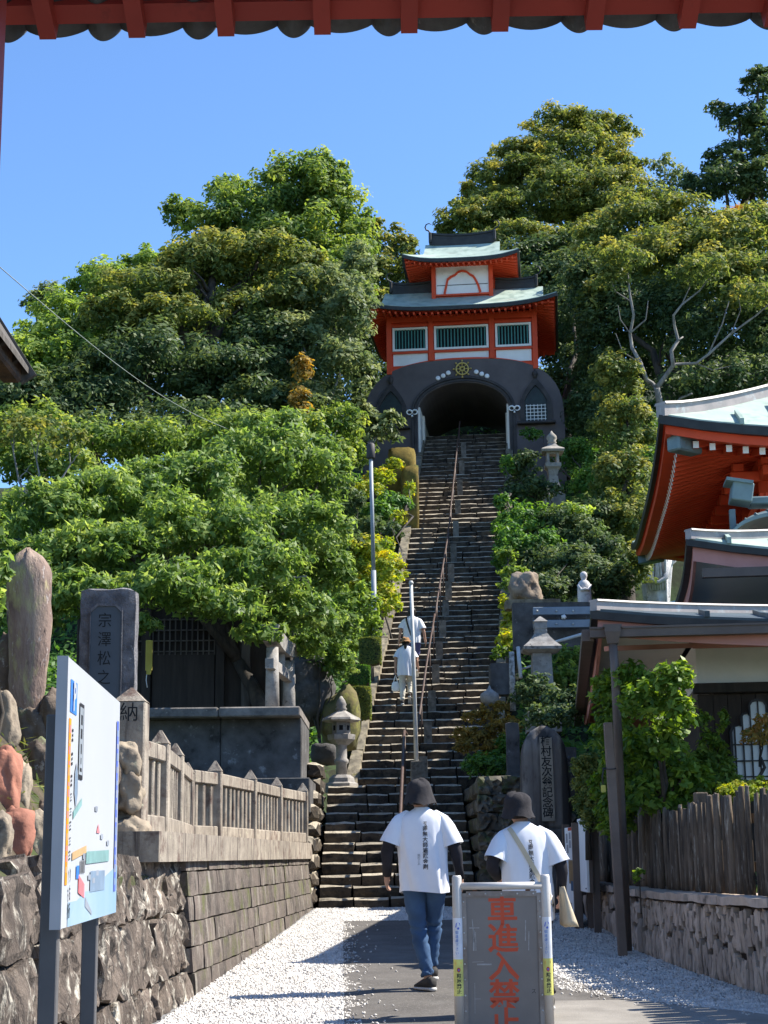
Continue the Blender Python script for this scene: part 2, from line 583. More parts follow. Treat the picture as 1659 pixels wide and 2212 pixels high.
L_CHERRY = leaf_mat('leaf_cherry', (.065, .115, .030, 1), (.135, .215, .050, 1), (.28, .35, .10, 1), .36, .45)
L_BROAD = leaf_mat('leaf_broad', (.06, .115, .03, 1), (.13, .20, .045, 1), (.29, .34, .08, 1), .45, .42)
L_GOLD = leaf_mat('leaf_gold', (.06, .10, .03, 1), (.14, .18, .045, 1), (.33, .31, .08, 1), .5, .4)
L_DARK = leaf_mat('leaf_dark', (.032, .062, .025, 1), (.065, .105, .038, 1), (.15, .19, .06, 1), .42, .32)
L_LIME = leaf_mat('leaf_lime', (.07, .13, .032, 1), (.15, .23, .05, 1), (.30, .38, .085, 1), .42, .45)
L_GREY = leaf_mat('leaf_grey', (.06, .10, .04, 1), (.13, .17, .065, 1), (.26, .29, .13, 1), .4, .36)
L_RUST = leaf_mat('leaf_rust', (0.158, 0.175, 0.044, 1), (0.350, 0.228, 0.052, 1), (0.500, 0.263, 0.088, 1), .5, .35)
L_HEDGE = leaf_mat('leaf_hedge', (0.035, 0.088, 0.023, 1), (0.079, 0.175, 0.035, 1), (0.175, 0.298, 0.052, 1), .4, .35)
L_SUNNY = leaf_mat('leaf_sunny', (0.123, 0.193, 0.035, 1), (0.280, 0.350, 0.052, 1), (0.500, 0.438, 0.070, 1), .45, .42)
L_OLIVE = leaf_mat('leaf_olive', (0.061, 0.105, 0.032, 1), (0.140, 0.175, 0.044, 1), (0.298, 0.280, 0.070, 1), .45, .35)
L_GLOSS = leaf_mat('leaf_gloss', (.05, .11, .022, 1), (.12, .20, .032, 1), (.27, .36, .06, 1), .3, .42)
L_AZAL = leaf_mat('leaf_azalea', (.12, .11, .03, 1), (.27, .19, .045, 1), (.42, .29, .07, 1), .5, .4)
# ------------------------------------------------------------------ stairs profile and terrain
FL = [(24.0, gz(24.0), 12, .16, .36)]              # flights: start along the axis, start height, steps, rise, tread
_y = 24.0 + 12 * .36 + 4.78
_z = gz(24.0) + 12 * .16
UP0 = Vector((0.72, 33.1, _z))                     # foot of the upper stair
UA = rad(6.0)
UU, UV = Vector((math.cos(UA), -math.sin(UA), 0)), Vector((math.sin(UA), math.cos(UA), 0))
LANDZ = _z
SEG = [(11, .193, .31), (24, .18, .33), (31, .2, .28)]
def upper(s):                                      # height of the upper stair s metres along it
    z = 0.0
    for n, r, t in SEG:
        if s <= n * t: return LANDZ + z + max(0, s) / t * r
        s -= n * t; z += n * r
    return LANDZ + z
UPLEN = sum(n * t for n, r, t in SEG)
UPZ = LANDZ + sum(n * r for n, r, t in SEG)
def prof(Y):
    if Y < 24: return gz(Y)
    if Y < 28.3: return gz(24) + (Y - 24) / .36 * .16
    if Y < 33.1: return LANDZ
    return upper((Y - 33.1) / UV.y)

ASPHALT = mat('asphalt', (.12, .108, .096, 1), (.085, .077, .069, 1), s=2.0, rough=.92, bump=.5, bs=90, rnd=0, patches=[((.26, .24, .22, 1), 55, .58, .66), ((.04, .037, .034, 1), 48, .60, .68), ((.16, .15, .135, 1), .9, .5, .7)], dist=.01)
GRAVELBED = mat('gravel_bed', (.34, .335, .33, 1), (.16, .16, .16, 1), s=60, rough=.95, bump=.9, bs=70, rnd=0)
GRAVEL = mat('gravel_stone', (.74, .70, .64, 1), (.46, .43, .395, 1), s=9, rough=.9, bump=.2, rnd=0)
SOIL = mat('soil', (.028, .036, .016, 1), (.018, .018, .011, 1), s=1.2, rough=1, bump=.8, bs=8, rnd=0, patches=[((.035, .06, .02, 1), 2.5, .45, .6)])
CONC = mat('concrete', (.30, .29, .27, 1), (.2, .195, .18, 1), s=3, rough=.9, bump=.3, bs=60, rnd=.05)

g = MB()                                           # the street: one sheet that carries on to the horizon
ys = [-400, -40, 0, 10, 20, 24, 25, 27]
xs = [-600, -20, -2.5, 0, 2.8, 20, 600]
g.sheet([[Vector((x, y, gz(max(-60, min(y, 26))) - .02)) for x in xs] for y in ys], False)
link('ground', g.mesh('ground', False)).data.materials.append(SOIL)
bpy.data.objects['ground']['kind'] = 'structure'
def strip(name, pts, m, dz):
    b = MB()
    b.sheet([[Vector((a, y, gz(y) + dz)), Vector((c, y, gz(y) + dz))] for a, c, y in pts], False)
    o = b.build(name, m, fix=False)
    o['kind'] = 'structure'
    return o
RWX = [(30.0, 2.62), (24.0, 2.6), (20.0, 2.56), (16.7, 2.52), (14.8, 2.68), (12.8, 2.95), (9.0, 3.5), (2.0, 4.4)]   # foot of the right wall
LWX = [(30.0, -1.0), (24.5, -1.02), (18.0, -1.33), (13.6, -1.55), (11.0, -1.66), (8.5, -1.75), (2.0, -1.95)]
def itp(tab, y):
    tab = sorted(tab)
    return float(np.interp(y, [t[0] for t in tab], [t[1] for t in tab]))
AX = [(24.1, -.60), (20, -.55), (14, -.38), (11.5, -.31), (8, -.2), (2, 0.0)]
YS = [1.5, 4, 6, 8, 9.5, 11, 12.8, 14.8, 16.7, 18.5, 20, 22, 24.05]
def rightedge(y): return itp([(2, 4.0), (10.4, 3.2), (11.6, 2.9), (12.9, 1.75), (13.6, 1.45), (16, 1.35), (24.1, 1.30)], y)
strip('gravel_verge', [(itp(LWX, y) - .3, itp(AX, y) + .05, y) for y in YS], GRAVELBED, .004)
strip('gravel_verge', [(rightedge(y) - .05, itp(RWX, y) + .3, y) for y in YS], GRAVELBED, .004)
strip('asphalt_path', [(itp(AX, y), rightedge(y), y) for y in YS if y < 21] + [(itp(AX, 21.4), rightedge(21.4), 21.4)], ASPHALT, .012)
strip('gravel_verge', [(-1.2, 2.6, 21.3), (-1.2, 2.6, 24.05)], GRAVELBED, .008)
PAVE = mat('concrete_paving', (.30, .275, .24, 1), (.22, .20, .175, 1), s=2.5, rough=.92, bump=.4, bs=70, rnd=.05, patches=[((.38, .36, .33, 1), 60, .62, .7), ((.12, .11, .10, 1), 50, .64, .72)])
for ya, yb in ((7.0, 9.6), (9.61, 11.2), (11.21, 12.75)):
    strip('concrete_paving', [(1.02 + .03 * (y - 9), rightedge(y) - .02, y) for y in (ya, (ya + yb) / 2, yb)], PAVE, .018)

def stones(name, region, n, size, lift=.004):
    """crushed stone lying on the verge"""
    y = rng.uniform(1 / region[1], 1 / region[0], n) ** -1.0
    f = rng.random(n)
    lo = np.array([region[2](q) for q in y]); hi = np.array([region[3](q) for q in y])
    x = lo + (hi - lo) * f
    stray = (rng.random(n) < .007) & ('left and centre' not in region)
    x = np.where(stray, (hi if 'left' in region else lo) + (1 if 'left' in region else -1) * rng.exponential(.10, n), x)
    z = SLOPE * y + lift + np.where(stray, .012, 0)
    base = np.array([(1, 0, 0), (0, 1, 0), (-1, 0, 0), (0, -1, 0), (0, 0, .8), (0, 0, -.5)], float)
    fc = np.array([(0, 1, 4), (1, 2, 4), (2, 3, 4), (3, 0, 4), (1, 0, 5), (0, 3, 5), (3, 2, 5), (2, 1, 5)])
    a = rng.uniform(0, 6.283, n)
    sz = size * rng.uniform(.55, 1.3, (n, 1, 3)) * np.ones((n, 6, 1))
    v = (base[None] + rng.normal(0, .22, (n, 6, 3))) * sz
    ca, sa = np.cos(a)[:, None], np.sin(a)[:, None]
    v = np.stack([v[..., 0] * ca - v[..., 1] * sa, v[..., 0] * sa + v[..., 1] * ca, v[..., 2]], -1)
    tl = rng.normal(0, .35, (n, 2, 1))
    v[..., 2] += v[..., 0] * tl[:, 0] + v[..., 1] * tl[:, 1]
    v += np.stack([x, y, z], -1)[:, None]
    me = bpy.data.meshes.new(name)
    nf = n * 8
    me.vertices.add(n * 6); me.loops.add(nf * 3); me.polygons.add(nf)
    me.vertices.foreach_set('co', v.reshape(-1).astype(np.float32))
    me.loops.foreach_set('vertex_index', ((np.arange(n) * 6)[:, None, None] + fc[None]).reshape(-1).astype(np.int32))
    me.polygons.foreach_set('loop_start', (np.arange(nf) * 3).astype(np.int32))
    me.polygons.foreach_set('loop_total', np.full(nf, 3, np.int32))
    me.update(calc_edges=True)
    me.materials.append(GRAVEL)
    o = link(name, me)
    return _props(o, 'loose pale crushed stone covering the ground %s' % ('in front of the lowest step' if 'left and centre' in region else 'beside the left wall' if 'left' in region else 'beside the right wall'), 'gravel', None, 'stuff')
_jl = lambda q: itp(AX, q) + .05 + .05 * math.sin(q * 5) + .04 * math.sin(q * 13)
_jr = lambda q: rightedge(q) - .04 + .04 * math.sin(q * 4)
stones('gravel', (8.5, 24.0, lambda q: itp(LWX, q), _jl, 'left'), 44000, .0135)
stones('gravel', (21.35, 24.0, lambda q: -.6, lambda q: 1.4, 'left and centre'), 12000, .0145)
stones('gravel', (9.5, 24.0, _jr, lambda q: itp(RWX, q), 'right'), 38000, .0135)

def hl(Y): return float(np.interp(Y, [-20, 6, 13, 24, 30, 34, 54, 75, 110, 160], [.4, .7, 1.15, 1.5, 2.5, 3.4, 13.6, 20, 25, 30]))
def hr(Y): return float(np.interp(Y, [-20, 8, 14, 24, 28, 34, 54, 75, 110, 160], [.2, .3, .9, 1.2, 2.4, 3.6, 14.4, 24, 33, 38]))
def hill(X, Y):
    if Y < 24.6: lx, rx = itp(LWX, max(2, Y)) - .55, itp(RWX, max(2, Y)) + .55
    elif Y < 33: lx, rx = -1.25, 1.75
    else:
        s = (Y - 33.1) / UV.y
        c = UP0.x + UV.x * s
        lx, rx = c - 1.75, c + 1.75
    inside = lx < X < rx
    if inside:
        return (gz(Y) - .5) if Y < 24.6 else prof(Y) - .75 if Y < 53 else UPZ - .6 + min(4.5, max(0, Y - 58.2) * 2.0) + max(0, Y - 62) * .25  # bank added behind the gate so the passage ends dark
    k = 1.0
    if X <= lx:
        h = hl(Y); dd = lx - X
        h += (-min(dd, 14) * .02) - max(0, dd - 10) * .12 * (Y > 34)
    else:
        h = hr(Y); dd = X - rx
        if Y > 34: h += min(dd, 25) * .10
    h += nz((X, Y, 0), .16, 3) * 1.1 * min(1, dd / 4) * min(1, max(0, (Y - 30) / 10))
    if 2 < X < 22 and 15.5 < Y < 29: h = min(h, 1.3)
    if X > 3.2 and 29 <= Y < 46.5: h = min(h, 5.4 + (Y - 29) * .12)
    return h
t_ = MB()
gx = [-90, -70, -55] + [x * .5 for x in range(-90, 91)] + [55, 70, 90]
gy = [y * .5 for y in range(0, 150)] + list(range(75, 165, 5))
t_.sheet([[Vector((x, y, hill(x, y))) for x in gx] for y in gy])
o = t_.build('hillside', SOIL, fix=False); o['kind'] = 'structure'
# ------------------------------------------------------------------ stone stairs
STEP = mat('step_stone', (.085, .066, .046, 1), (.042, .032, .023, 1), s=5, rough=.95, bump=.7, bs=28, rnd=.28, patches=[((.022, .019, .016, 1), 7, .5, .62), ((.20, .18, .15, 1), 16, .64, .72), ((.06, .065, .022, 1), 4, .62, .72)], worn_lit=((.40, .345, .26, 1), .5, .8))  # treads painted paler than risers, part wear, part sunlight put into colour
CURB = mat('curb_stone', (.27, .23, .16, 1), (.13, .11, .08, 1), s=6, rough=.95, bump=.6, bs=30, rnd=.2, patches=[((.07, .06, .04, 1), 5, .55, .68), ((.12, .11, .03, 1), 4, .6, .7)])
PILLAR = mat('post_stone', (.20, .185, .16, 1), (.10, .09, .075, 1), s=8, rough=.95, bump=.5, bs=40, rnd=.2, patches=[((.05, .045, .04, 1), 7, .55, .7)])
RUSTPIPE = mat('brown_pipe', (.10, .058, .042, 1), (.06, .038, .03, 1), s=12, rough=.55, bump=.1, rnd=.05)

_stone_cache = {}
def step_row(parent, org, u, w, tread, rise, n, row):
    cuts = [0] + sorted(min(.95, max(.05, (k + random.uniform(-.28, .28)) / n)) for k in range(1, n)) + [1]
    for k in range(n):
        L = (cuts[k + 1] - cuts[k]) * w
        vs, fs = rough_box((L - .012, tread + .2, rise + .02), (max(3, int(L / .16)), 3, 2), .016, row * 3.3 + k, .22, 6)
        fy = -(tread + .2) / 2
        q_ = []
        for v_ in vs:
            v_ = Vector(v_)
            if v_.z > rise * .25:
                if v_.y < fy + .05: v_.z -= .026 + .014 * nz((v_.x * 4, row, k), 1.3, 2)
                elif v_.y < fy + (tread + .2) * .5: v_.y = fy + .062
            q_.append(v_)
        vs = q_
        b = MB()
        dz = random.uniform(-.018, .012)
        cen = Vector(org) + u * ((cuts[k] + cuts[k + 1]) / 2 * w - w / 2)
        ang = random.uniform(-.008, .008)
        b.add(vs, fs)
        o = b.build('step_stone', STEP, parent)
        v = Vector((-u.y, u.x, 0))
        inv = wm(parent).inverted()
        m = Matrix.Translation(cen + v * ((tread + .2) / 2 + random.uniform(-.02, .02)) + Vector((0, 0, -rise / 2 - .01 + dz))) @ Matrix((u, v, Vector((0, 0, 1)))).transposed().to_4x4() @ Matrix.Rotation(ang, 4, 'Y')
        o.matrix_basis = inv @ m
st1 = thing('stone_stairs', 'wide lower flight of weathered stone steps behind the walking man', 'stairs', (.25, 24, gz(24)))
for i in range(12):
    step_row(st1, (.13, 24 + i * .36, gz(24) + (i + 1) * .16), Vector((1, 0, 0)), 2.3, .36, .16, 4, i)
b = MB()
for i in range(6):
    for j in range(3):
        vs, fs = rough_box((.88, .78, .14), (4, 4, 1), .012, i * 7 + j, .15, 5)
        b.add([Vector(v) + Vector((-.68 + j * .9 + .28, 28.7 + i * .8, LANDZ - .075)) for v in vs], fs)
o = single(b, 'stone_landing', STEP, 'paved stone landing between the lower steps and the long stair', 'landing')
st2 = thing('stone_stairs', 'long steep stone stair climbing to the red gate tower', 'stairs', UP0, 0)
row, s, z = 0, 0.0, LANDZ
W2 = 2.72
for n, r, t in SEG:
    for k in range(n):
        z += r
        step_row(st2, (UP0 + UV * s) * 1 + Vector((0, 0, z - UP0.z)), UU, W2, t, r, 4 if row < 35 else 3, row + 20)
        s += t; row += 1
for sd in (-1, 1):                                  # sloping kerb stones on both sides
    s = 0.0
    i = 0
    while s < UPLEN - 1.2:
        L = random.uniform(1.1, 1.5)
        a = UP0 + UV * s + UU * sd * (W2 / 2 + .12); a.z = upper(s) + .05
        c = UP0 + UV * (s + L - .02) + UU * sd * (W2 / 2 + .12); c.z = upper(s + L) + .05
        d = (c - a)
        vs, fs = rough_box((d.length, .24, .30), (5, 2, 2), .02, i + 70 * sd, .25, 4)
        x = d.normalized(); y = Vector((0, 0, 1)).cross(x).normalized(); zz = x.cross(y)
        R3 = Matrix((x, y, zz)).transposed()
        b = MB(); b.add([R3 @ Vector(v) + (a + c) / 2 for v in vs], fs)
        b.build('kerb_stone', CURB, st2, world=True)
        s += L; i += 1

def rail_run(t, s0, s1, off, posts, sec=6.0):
    sp = s0
    while sp < s1 - .5:
        e = min(sp + sec, s1)
        b = MB()
        pts = []
        k = 8
        for i in range(k + 1):
            q = sp + (e - sp) * i / k
            p = UP0 + UV * q + UU * (off - .13); p.z = upper(q) + .98
            pts.append(p)
        pts[0] = pts[0] + Vector((0, 0, -.12))
        b.tube(pts, .024, 8)
        b.build('rail', RUSTPIPE, t, world=True)
        q = sp + .5
        sp = e + .12
    q = s0 + .35
    i = 0
    while q < s1:
        p = UP0 + UV * q + UU * off; zb = upper(q)
        vs, fs = rough_box((.17, .17, .58), (2, 2, 4), .008, i * 2.1, .2, 5)
        b = MB(); b.add([Vector(v) + Vector((p.x, p.y, zb + .24)) for v in vs], fs)
        b.build('stone_post', PILLAR, t, world=True)
        b = MB(); b.tube([(p.x - .13 * UU.x, p.y, zb + .02), (p.x - .13 * UU.x, p.y - .13 * UU.y, zb + .99 + .02)], .017, 7)
        b.build('rail_upright', RUSTPIPE, t, world=True)
        q += 1.28; i += 1
hr1 = thing('handrail', 'long brown pipe handrail on stone posts up the middle of the steep stair', 'handrail', UP0 + UU * -.02)
rail_run(hr1, .1, UPLEN - 1.0, -.02, 12)
hr2 = thing('handrail', 'short brown pipe handrail on the lower steps behind the man', 'handrail', (.05, 24.2, gz(24)))
b = MB()
def low(Y): return prof(Y)
b.tube([(.16, 24.0, low(24) + .85)] + [(.17 + .02 * k, 24.2 + k * .62, low(24.2 + k * .62) + .95) for k in range(8)] + [(.36, 29.1, LANDZ + .93)], .027, 8)
b.build('rail', RUSTPIPE, hr2, world=True)
for Y in (24.6, 26.6, 28.7):
    b = MB(); b.tube([(.17 + (Y - 24) * .03, Y, low(Y) - .02), (.17 + (Y - 24) * .03, Y, low(Y) + .92)], .022, 8)
    b.build('rail_upright', RUSTPIPE, hr2, world=True)

# tall thin pole in a stone socket at the foot of the long stair
STEEL = mat('pole_steel', (.60, .60, .58, 1), (.46, .45, .42, 1), s=5, rough=.5, metal=.0, bump=.05, rnd=.03)
pb = P(900, 1650, 32.4); ptp = P(888, 1262, 32.4)
fp = thing('flag_pole', 'tall bare metal pole standing in a stone block at the stair foot', 'pole', (pb.x, pb.y, LANDZ))
b = MB(); b.tube([pb - Vector((0, 0, .3)), pb.lerp(ptp, .55), ptp], [.045, .040, .034], 10)
b.lathe([(.045, 0), (.05, .03), (.03, .07)], 8, ptp)
b.build('pole', STEEL, fp, world=True)
vs, fs = rough_box((.28, .26, pb.z - LANDZ + .1), (3, 3, 4), .01, 3.3, .2, 5)
b = MB(); b.add([Vector(v) + Vector((pb.x + .02, pb.y, (pb.z + LANDZ) / 2)) for v in vs], fs)
b.build('socket_block', PILLAR, fp, world=True)

# ------------------------------------------------------------------ roofs
COPPER = mat('copper_green', (.40, .48, .40, 1), (.31, .39, .33, 1), s=1.2, rough=.62, bump=.12, bs=60, rnd=.03, patches=[((.20, .17, .13, 1), .7, .6, .78)], streak=((.22, .29, .24, 1), 3, .5, .7))
DARKMETAL = mat('dark_copper', (.045, .045, .043, 1), (.028, .028, .028, 1), s=4, rough=.5, bump=.1, rnd=.03)
VERM = mat('vermilion', (.72, .085, .028, 1), (.62, .07, .024, 1), s=2, rough=.6, bump=.06, rnd=.05)
VERM_DK = mat('vermilion_old', (.62, .066, .022, 1), (.50, .052, .018, 1), s=2, rough=.65, bump=.06, rnd=.05)
WHITE = mat('white_plaster', (.86, .86, .84, 1), (.78, .78, .76, 1), s=2.5, rough=.85, bump=.08, rnd=0, patches=[((.5, .49, .45, 1), 3, .66, .8)])
CREAM = mat('cream_plaster', (.80, .76, .68, 1), (.72, .68, .60, 1), s=1.6, rough=.85, bump=.05, rnd=0)
BLACK = mat('black_plaster', (.125, .108, .108, 1), (.095, .082, .084, 1), s=1.5, rough=.75, bump=.15, rnd=0, patches=[((.12, .09, .08, 1), 1.1, .66, .82), ((.2, .19, .18, 1), 22, .72, .76)])
BLACKTRIM = mat('black_trim', (.06, .052, .05, 1), (.025, .023, .023, 1), s=3, rough=.6, bump=.1, rnd=0)
TEAL = mat('teal_bars', (.07, .26, .25, 1), (.055, .21, .2, 1), s=4, rough=.6, bump=.03, rnd=.06)
VOID = mat('dark_inside', (.012, .012, .014, 1), rough=.9, bump=0, rnd=0)
GOLD = mat('gold_leaf', (.60, .47, .16, 1), (.45, .34, .10, 1), s=6, rough=.45, metal=.35, bump=.05, rnd=0)

def hip_gable(parent, cx, cy, a, b, ze, c, zr, tg, up, top, edge, soffit, wall_a, wall_b, thick=.1, curve=1.35, seams=0, na=20, nt_=9, rise=.22, gable=None):
    """hip-and-gable roof in the parent's frame: eaves at half-width a, half-depth b, ridge half-length c"""
    def xm(t): return a - (a - c) * min(t / tg, 1)
    def zz(s, t): return ze + (zr - ze) * t ** curve + up * abs(s) ** 3.5 * (1 - t) ** 2
    ts = sorted(set([i / nt_ for i in range(nt_ + 1)] + [tg]))
    m = MB()
    for sg in (-1, 1):
        m.slab([[Vector((cx + xm(t) * (2 * i / na - 1), cy + sg * b * (1 - t), zz(2 * i / na - 1, t))) for i in range(na + 1)] for t in ts], (0, 0, -.05))
    th = [t for t in ts if t <= tg + 1e-6]
    for sg in (-1, 1):
        m.slab([[Vector((cx + sg * xm(t), cy + b * (1 - t) * (2 * i / na - 1), zz(1, t) if i in (0, na) else ze + (zr - ze) * t ** curve + up * abs(2 * i / na - 1) ** 3.5 * (1 - t) ** 2)) for i in range(na + 1)] for t in th], (0, 0, -.05))
    m.build('roof_skin', top, parent)
    e = MB()                                        # eave board all round
    per = []
    for i in range(na + 1): per.append((2 * i / na - 1, -1))
    for i in range(1, na + 1): per.append((1, 2 * i / na - 1))
    for i in range(1, na + 1): per.append((1 - 2 * i / na, 1))
    for i in range(1, na): per.append((-1, 1 - 2 * i / na))
    def ez(p): return ze + up * (abs(p[0]) ** 3.5 if abs(p[1]) == 1 else abs(p[1]) ** 3.5)
    o_, i_ = [], []
    def ring(k, dz): return [Vector((cx + p[0] * (a + k), cy + p[1] * (b + k), ez(p) + dz)) for p in per]
    R = [ring(.0, -.052), ring(.035, -.03), ring(.03, -.052 - thick), ring(-.05, -.06 - thick), ring(-.05, -.052)]
    n = len(per)
    vs = [p for r in R for p in r]; fs = []
    for q in range(5):
        q2 = (q + 1) % 5
        for k in range(n):
            k2 = (k + 1) % n
            fs.append((q * n + k, q * n + k2, q2 * n + k2, q2 * n + k))
    e.add(vs, fs); e.build('eave_edge', edge, parent)
    sf = MB()                                       # soffit rising from the eave to the wall
    A = ring(-.05, -.06 - thick)
    B = [Vector((cx + p[0] * wall_a, cy + p[1] * wall_b, ze - .03 - thick + rise)) for p in per]
    sf.add(A + B, [(k, (k + 1) % n, n + (k + 1) % n, n + k) for k in range(n)])
    sf.build('soffit', soffit, parent)
    gm = MB()
    for sg in (-1, 1):                              # gable triangles
        k = [(cy - b * (1 - t), zz(1, t)) for t in ts if t >= tg - 1e-6]
        poly = k + [(2 * cy - y, z) for y, z in k[::-1][1:]]
        gm.prism(poly, ((cx + sg * (c - .12), 0, -.06), (0, 1, 0), (0, 0, 1), (-sg, 0, 0)), .05)
    gm.build('gable', gable or edge, parent)
    return xm, zz, ring, per
def ridge_bar(parent, x0, x1, y, z, h, w, m, sag=.12, orn=True, name='ridge', om=None):
    b = MB()
    n = 12
    f = lambda k: z + sag * (2 * k / n - 1) ** 2
    for (dz0, dz1, ww) in ((-.15, h * .28, w * 1.5), (h * .33, h * .72, w), (h * .76, h, w * 1.35)):
        g = [[Vector((x0 + (x1 - x0) * k / n, y + sy * ww / 2, f(k) + dz)) for (sy, dz) in ((-1, dz0), (-1, dz1), (1, dz1), (1, dz0))] for k in range(n + 1)]
        b.rings(g, False)
    o = b.build(name, m, parent)
    if orn:
        for sg, xx in ((-1, x0), (1, x1)):
            q = MB()
            q.box((xx, y, z + sag + h * .3), (.10, w * 2.4, h * 1.25), ch=.02)
            pts = [(xx, y, z + sag + h * .9)] + [(xx + sg * (.05 + .13 * math.sin(t)), y, z + sag + h + .10 + .14 * (1 - math.cos(t))) for t in (0, .8, 1.6, 2.4, 3.2, 4.0)]
            q.tube(pts, [.032, .03, .028, .026, .022, .018, .01], 6)
            q.build('ridge_end', om or m, parent)
    return o
def rafter_set(parent, a0, a1, n, axis, fixed_out, fixed_in, z_out, z_in, w, h, m, tip=None, tipm=None, stuff=False):
    """rafters side by side under an eave; axis 'x': they run in y"""
    big = MB()
    for i in range(n):
        q = a0 + (a1 - a0) * i / (n - 1)
        A = (q, fixed_out, z_out(q)) if axis == 'x' else (fixed_out, q, z_out(q))
        B = (q, fixed_in, z_in) if axis == 'x' else (fixed_in, q, z_in)
        if stuff: big.beam(A, B, w, h)
        else:
            b = MB(); b.beam(A, B, w, h)
            r = b.build('rafter', m, parent)
            if tipm:
                A, B = Vector(A), Vector(B)
                d = (A - B).normalized()
                t = MB(); t.beam(A + d * .001, A + d * .012, w * 1.02, h * 1.02); t.build('rafter_tip', tipm, r)
    if stuff: big.build('rafters', m, parent, kind='stuff')

# ------------------------------------------------------------------ gate tower
GS = 18.4
GP = UP0 + UV * GS
GP.z = upper(GS)
gate = thing('gate_tower', 'red gate tower with two green copper roofs over a black arched base', 'gate tower', GP, -UA)
FRX = ((0, 0, 0), (1, 0, 0), (0, 0, 1), (0, 1, 0))
def arch_in(n, r, sp, e=2.0, base=-1.3):
    pts = [(-r, base), (-r, sp * .5)]
    for k in range(n + 1):
        t = math.pi * (1 - k / n)
        pts.append((r * math.copysign(abs(math.cos(t)) ** (2 / e), math.cos(t)), sp + (2.58 - sp + (r - 1.5)) * abs(math.sin(t)) ** (2 / e)))
    return pts + [(r, sp * .5), (r, base)]
NA = 26
outer = [(-3.3, -1.3), (-3.3, .5)]
for k in range(NA + 1):
    t = math.pi * (1 - k / NA)
    outer.append((3.3 * math.copysign(abs(math.cos(t)) ** (2 / 3.0), math.cos(t)), 1.0 + 2.38 * abs(math.sin(t)) ** (2 / 3.0)))
outer += [(3.3, .5), (3.3, -1.3)]
b = MB()
b.band(outer, arch_in(NA, 1.5, 1.62), FRX, 5.6)  # passage depth stretched behind the front, shaped to keep its inside dark
b.build('arch_base', BLACK, gate)
b = MB()
b.band(arch_in(NA, 1.71, 1.62), arch_in(NA, 1.63, 1.62), ((0, -.07, 0), (1, 0, 0), (0, 0, 1), (0, 1, 0)), .14)
b.band(arch_in(NA, 1.61, 1.62), arch_in(NA, 1.53, 1.62), ((0, -.04, 0), (1, 0, 0), (0, 0, 1), (0, 1, 0)), .10)
b.build('arch_trim', BLACKTRIM, gate)
for sg in (-1, 1):
    b = MB(); b.box((sg * 1.46, 2.0, .2), (.07, 3.9, 3.2)); b.build('passage_wall', CREAM, gate)
    b = MB(); b.box((sg * 1.39, 1.1, .2), (.065, .3, 3.1)); b.build('passage_pilaster', CREAM, gate)
def ogee(hw, zb, zs, zt, n=9):
    pts = [(-hw, zb), (-hw * 1.06, (zb + zs) / 2), (-hw, zs)]
    for k in range(1, n + 1):
        f = k / n
        pts.append((-hw * (1 - f) ** .75 * (1 + .12 * math.sin(f * 3.1)), zs + (zt - zs) * (f ** 1.15)))
    return pts + [(-x, z) for x, z in pts[::-1][1:]]
for sg in (-1, 1):
    nx = 2.38 * sg + .0
    fr = ((nx, -.10, 0), (1, 0, 0), (0, 0, 1), (0, 1, 0))
    b = MB(); b.band(ogee(.50, 1.12, 1.85, 2.62), ogee(.36, 1.16, 1.85, 2.36), fr, .12)
    b.lathe([(.05, 2.58), (.06, 2.66), (.10, 2.74), (.08, 2.82), (.02, 2.90)], 12, (nx, -.06, 0))
    b.box((nx, -.12, 1.08), (1.25, .22, .09), ch=.02)
    f = b.build('niche_frame', BLACKTRIM, gate)
    b = MB(); b.prism(ogee(.37, 1.14, 1.85, 2.38), ((nx, -.03, 0), (1, 0, 0), (0, 0, 1), (0, 1, 0)), .02)
    b.build('niche_panel', mat('niche_dark', (.02, .035, .032, 1), (.012, .015, .015, 1), s=5, rough=.35, bump=0, rnd=0), gate)
    if sg > 0:
        b = MB()
        for i in range(6): b.box((nx - .30 + i * .12, -.05, 1.44), (.018, .02, .55))
        for j in range(5): b.box((nx, -.053, 1.22 + j * .115), (.66, .018, .018))
        b.build('niche_grille', WHITE, gate)
    # white scroll where the arch springs
    b = MB()
    sx = 1.68 * sg
    for q in (-1, 1):
        b.tube([(sx, -.10, 1.56)] + [(sx + q * (.09 + .09 * math.cos(t)), -.10, 1.60 + .08 * math.sin(t)) for t in (2.6, 1.8, 1.0, .2, -.7, -1.6, -2.4)], [.02, .03, .03, .03, .028, .024, .02, .012], 6)
    b.lathe([(.03, 1.44), (.035, 1.48), (.01, 1.52)], 8, (sx, -.10, 0))
    b.build('scroll', WHITE, gate)
# wheel emblem and discs
wc = Vector((0, -.06, 3.03))
b = MB()
def ring_xz(b, c, R, r, n=28, m=6):
    vs, fs = [], []
    for i in range(n):
        A = 2 * math.pi * i / n
        for k in range(m):
            B = 2 * math.pi * k / m
            vs.append(c + Vector(((R + r * math.cos(B)) * math.cos(A), r * math.sin(B), (R + r * math.cos(B)) * math.sin(A))))
    for i in range(n):
        for k in range(m):
            fs.append((i * m + k, i * m + (k + 1) % m, ((i + 1) % n) * m + (k + 1) % m, ((i + 1) % n) * m + k))
    b.add(vs, fs, True)
ring_xz(b, wc, .20, .028); ring_xz(b, wc, .075, .022)
for k in range(8):
    A = math.pi * k / 4
    d = Vector((math.cos(A), 0, math.sin(A)))
    b.tube([wc + d * .03, wc + d * .27], .016, 6)
    b.tube([wc + d * .255, wc + d * .275, wc + d * .30, wc + d * .315], [.02, .034, .03, .012], 7)
b.build('wheel_emblem', GOLD, gate)
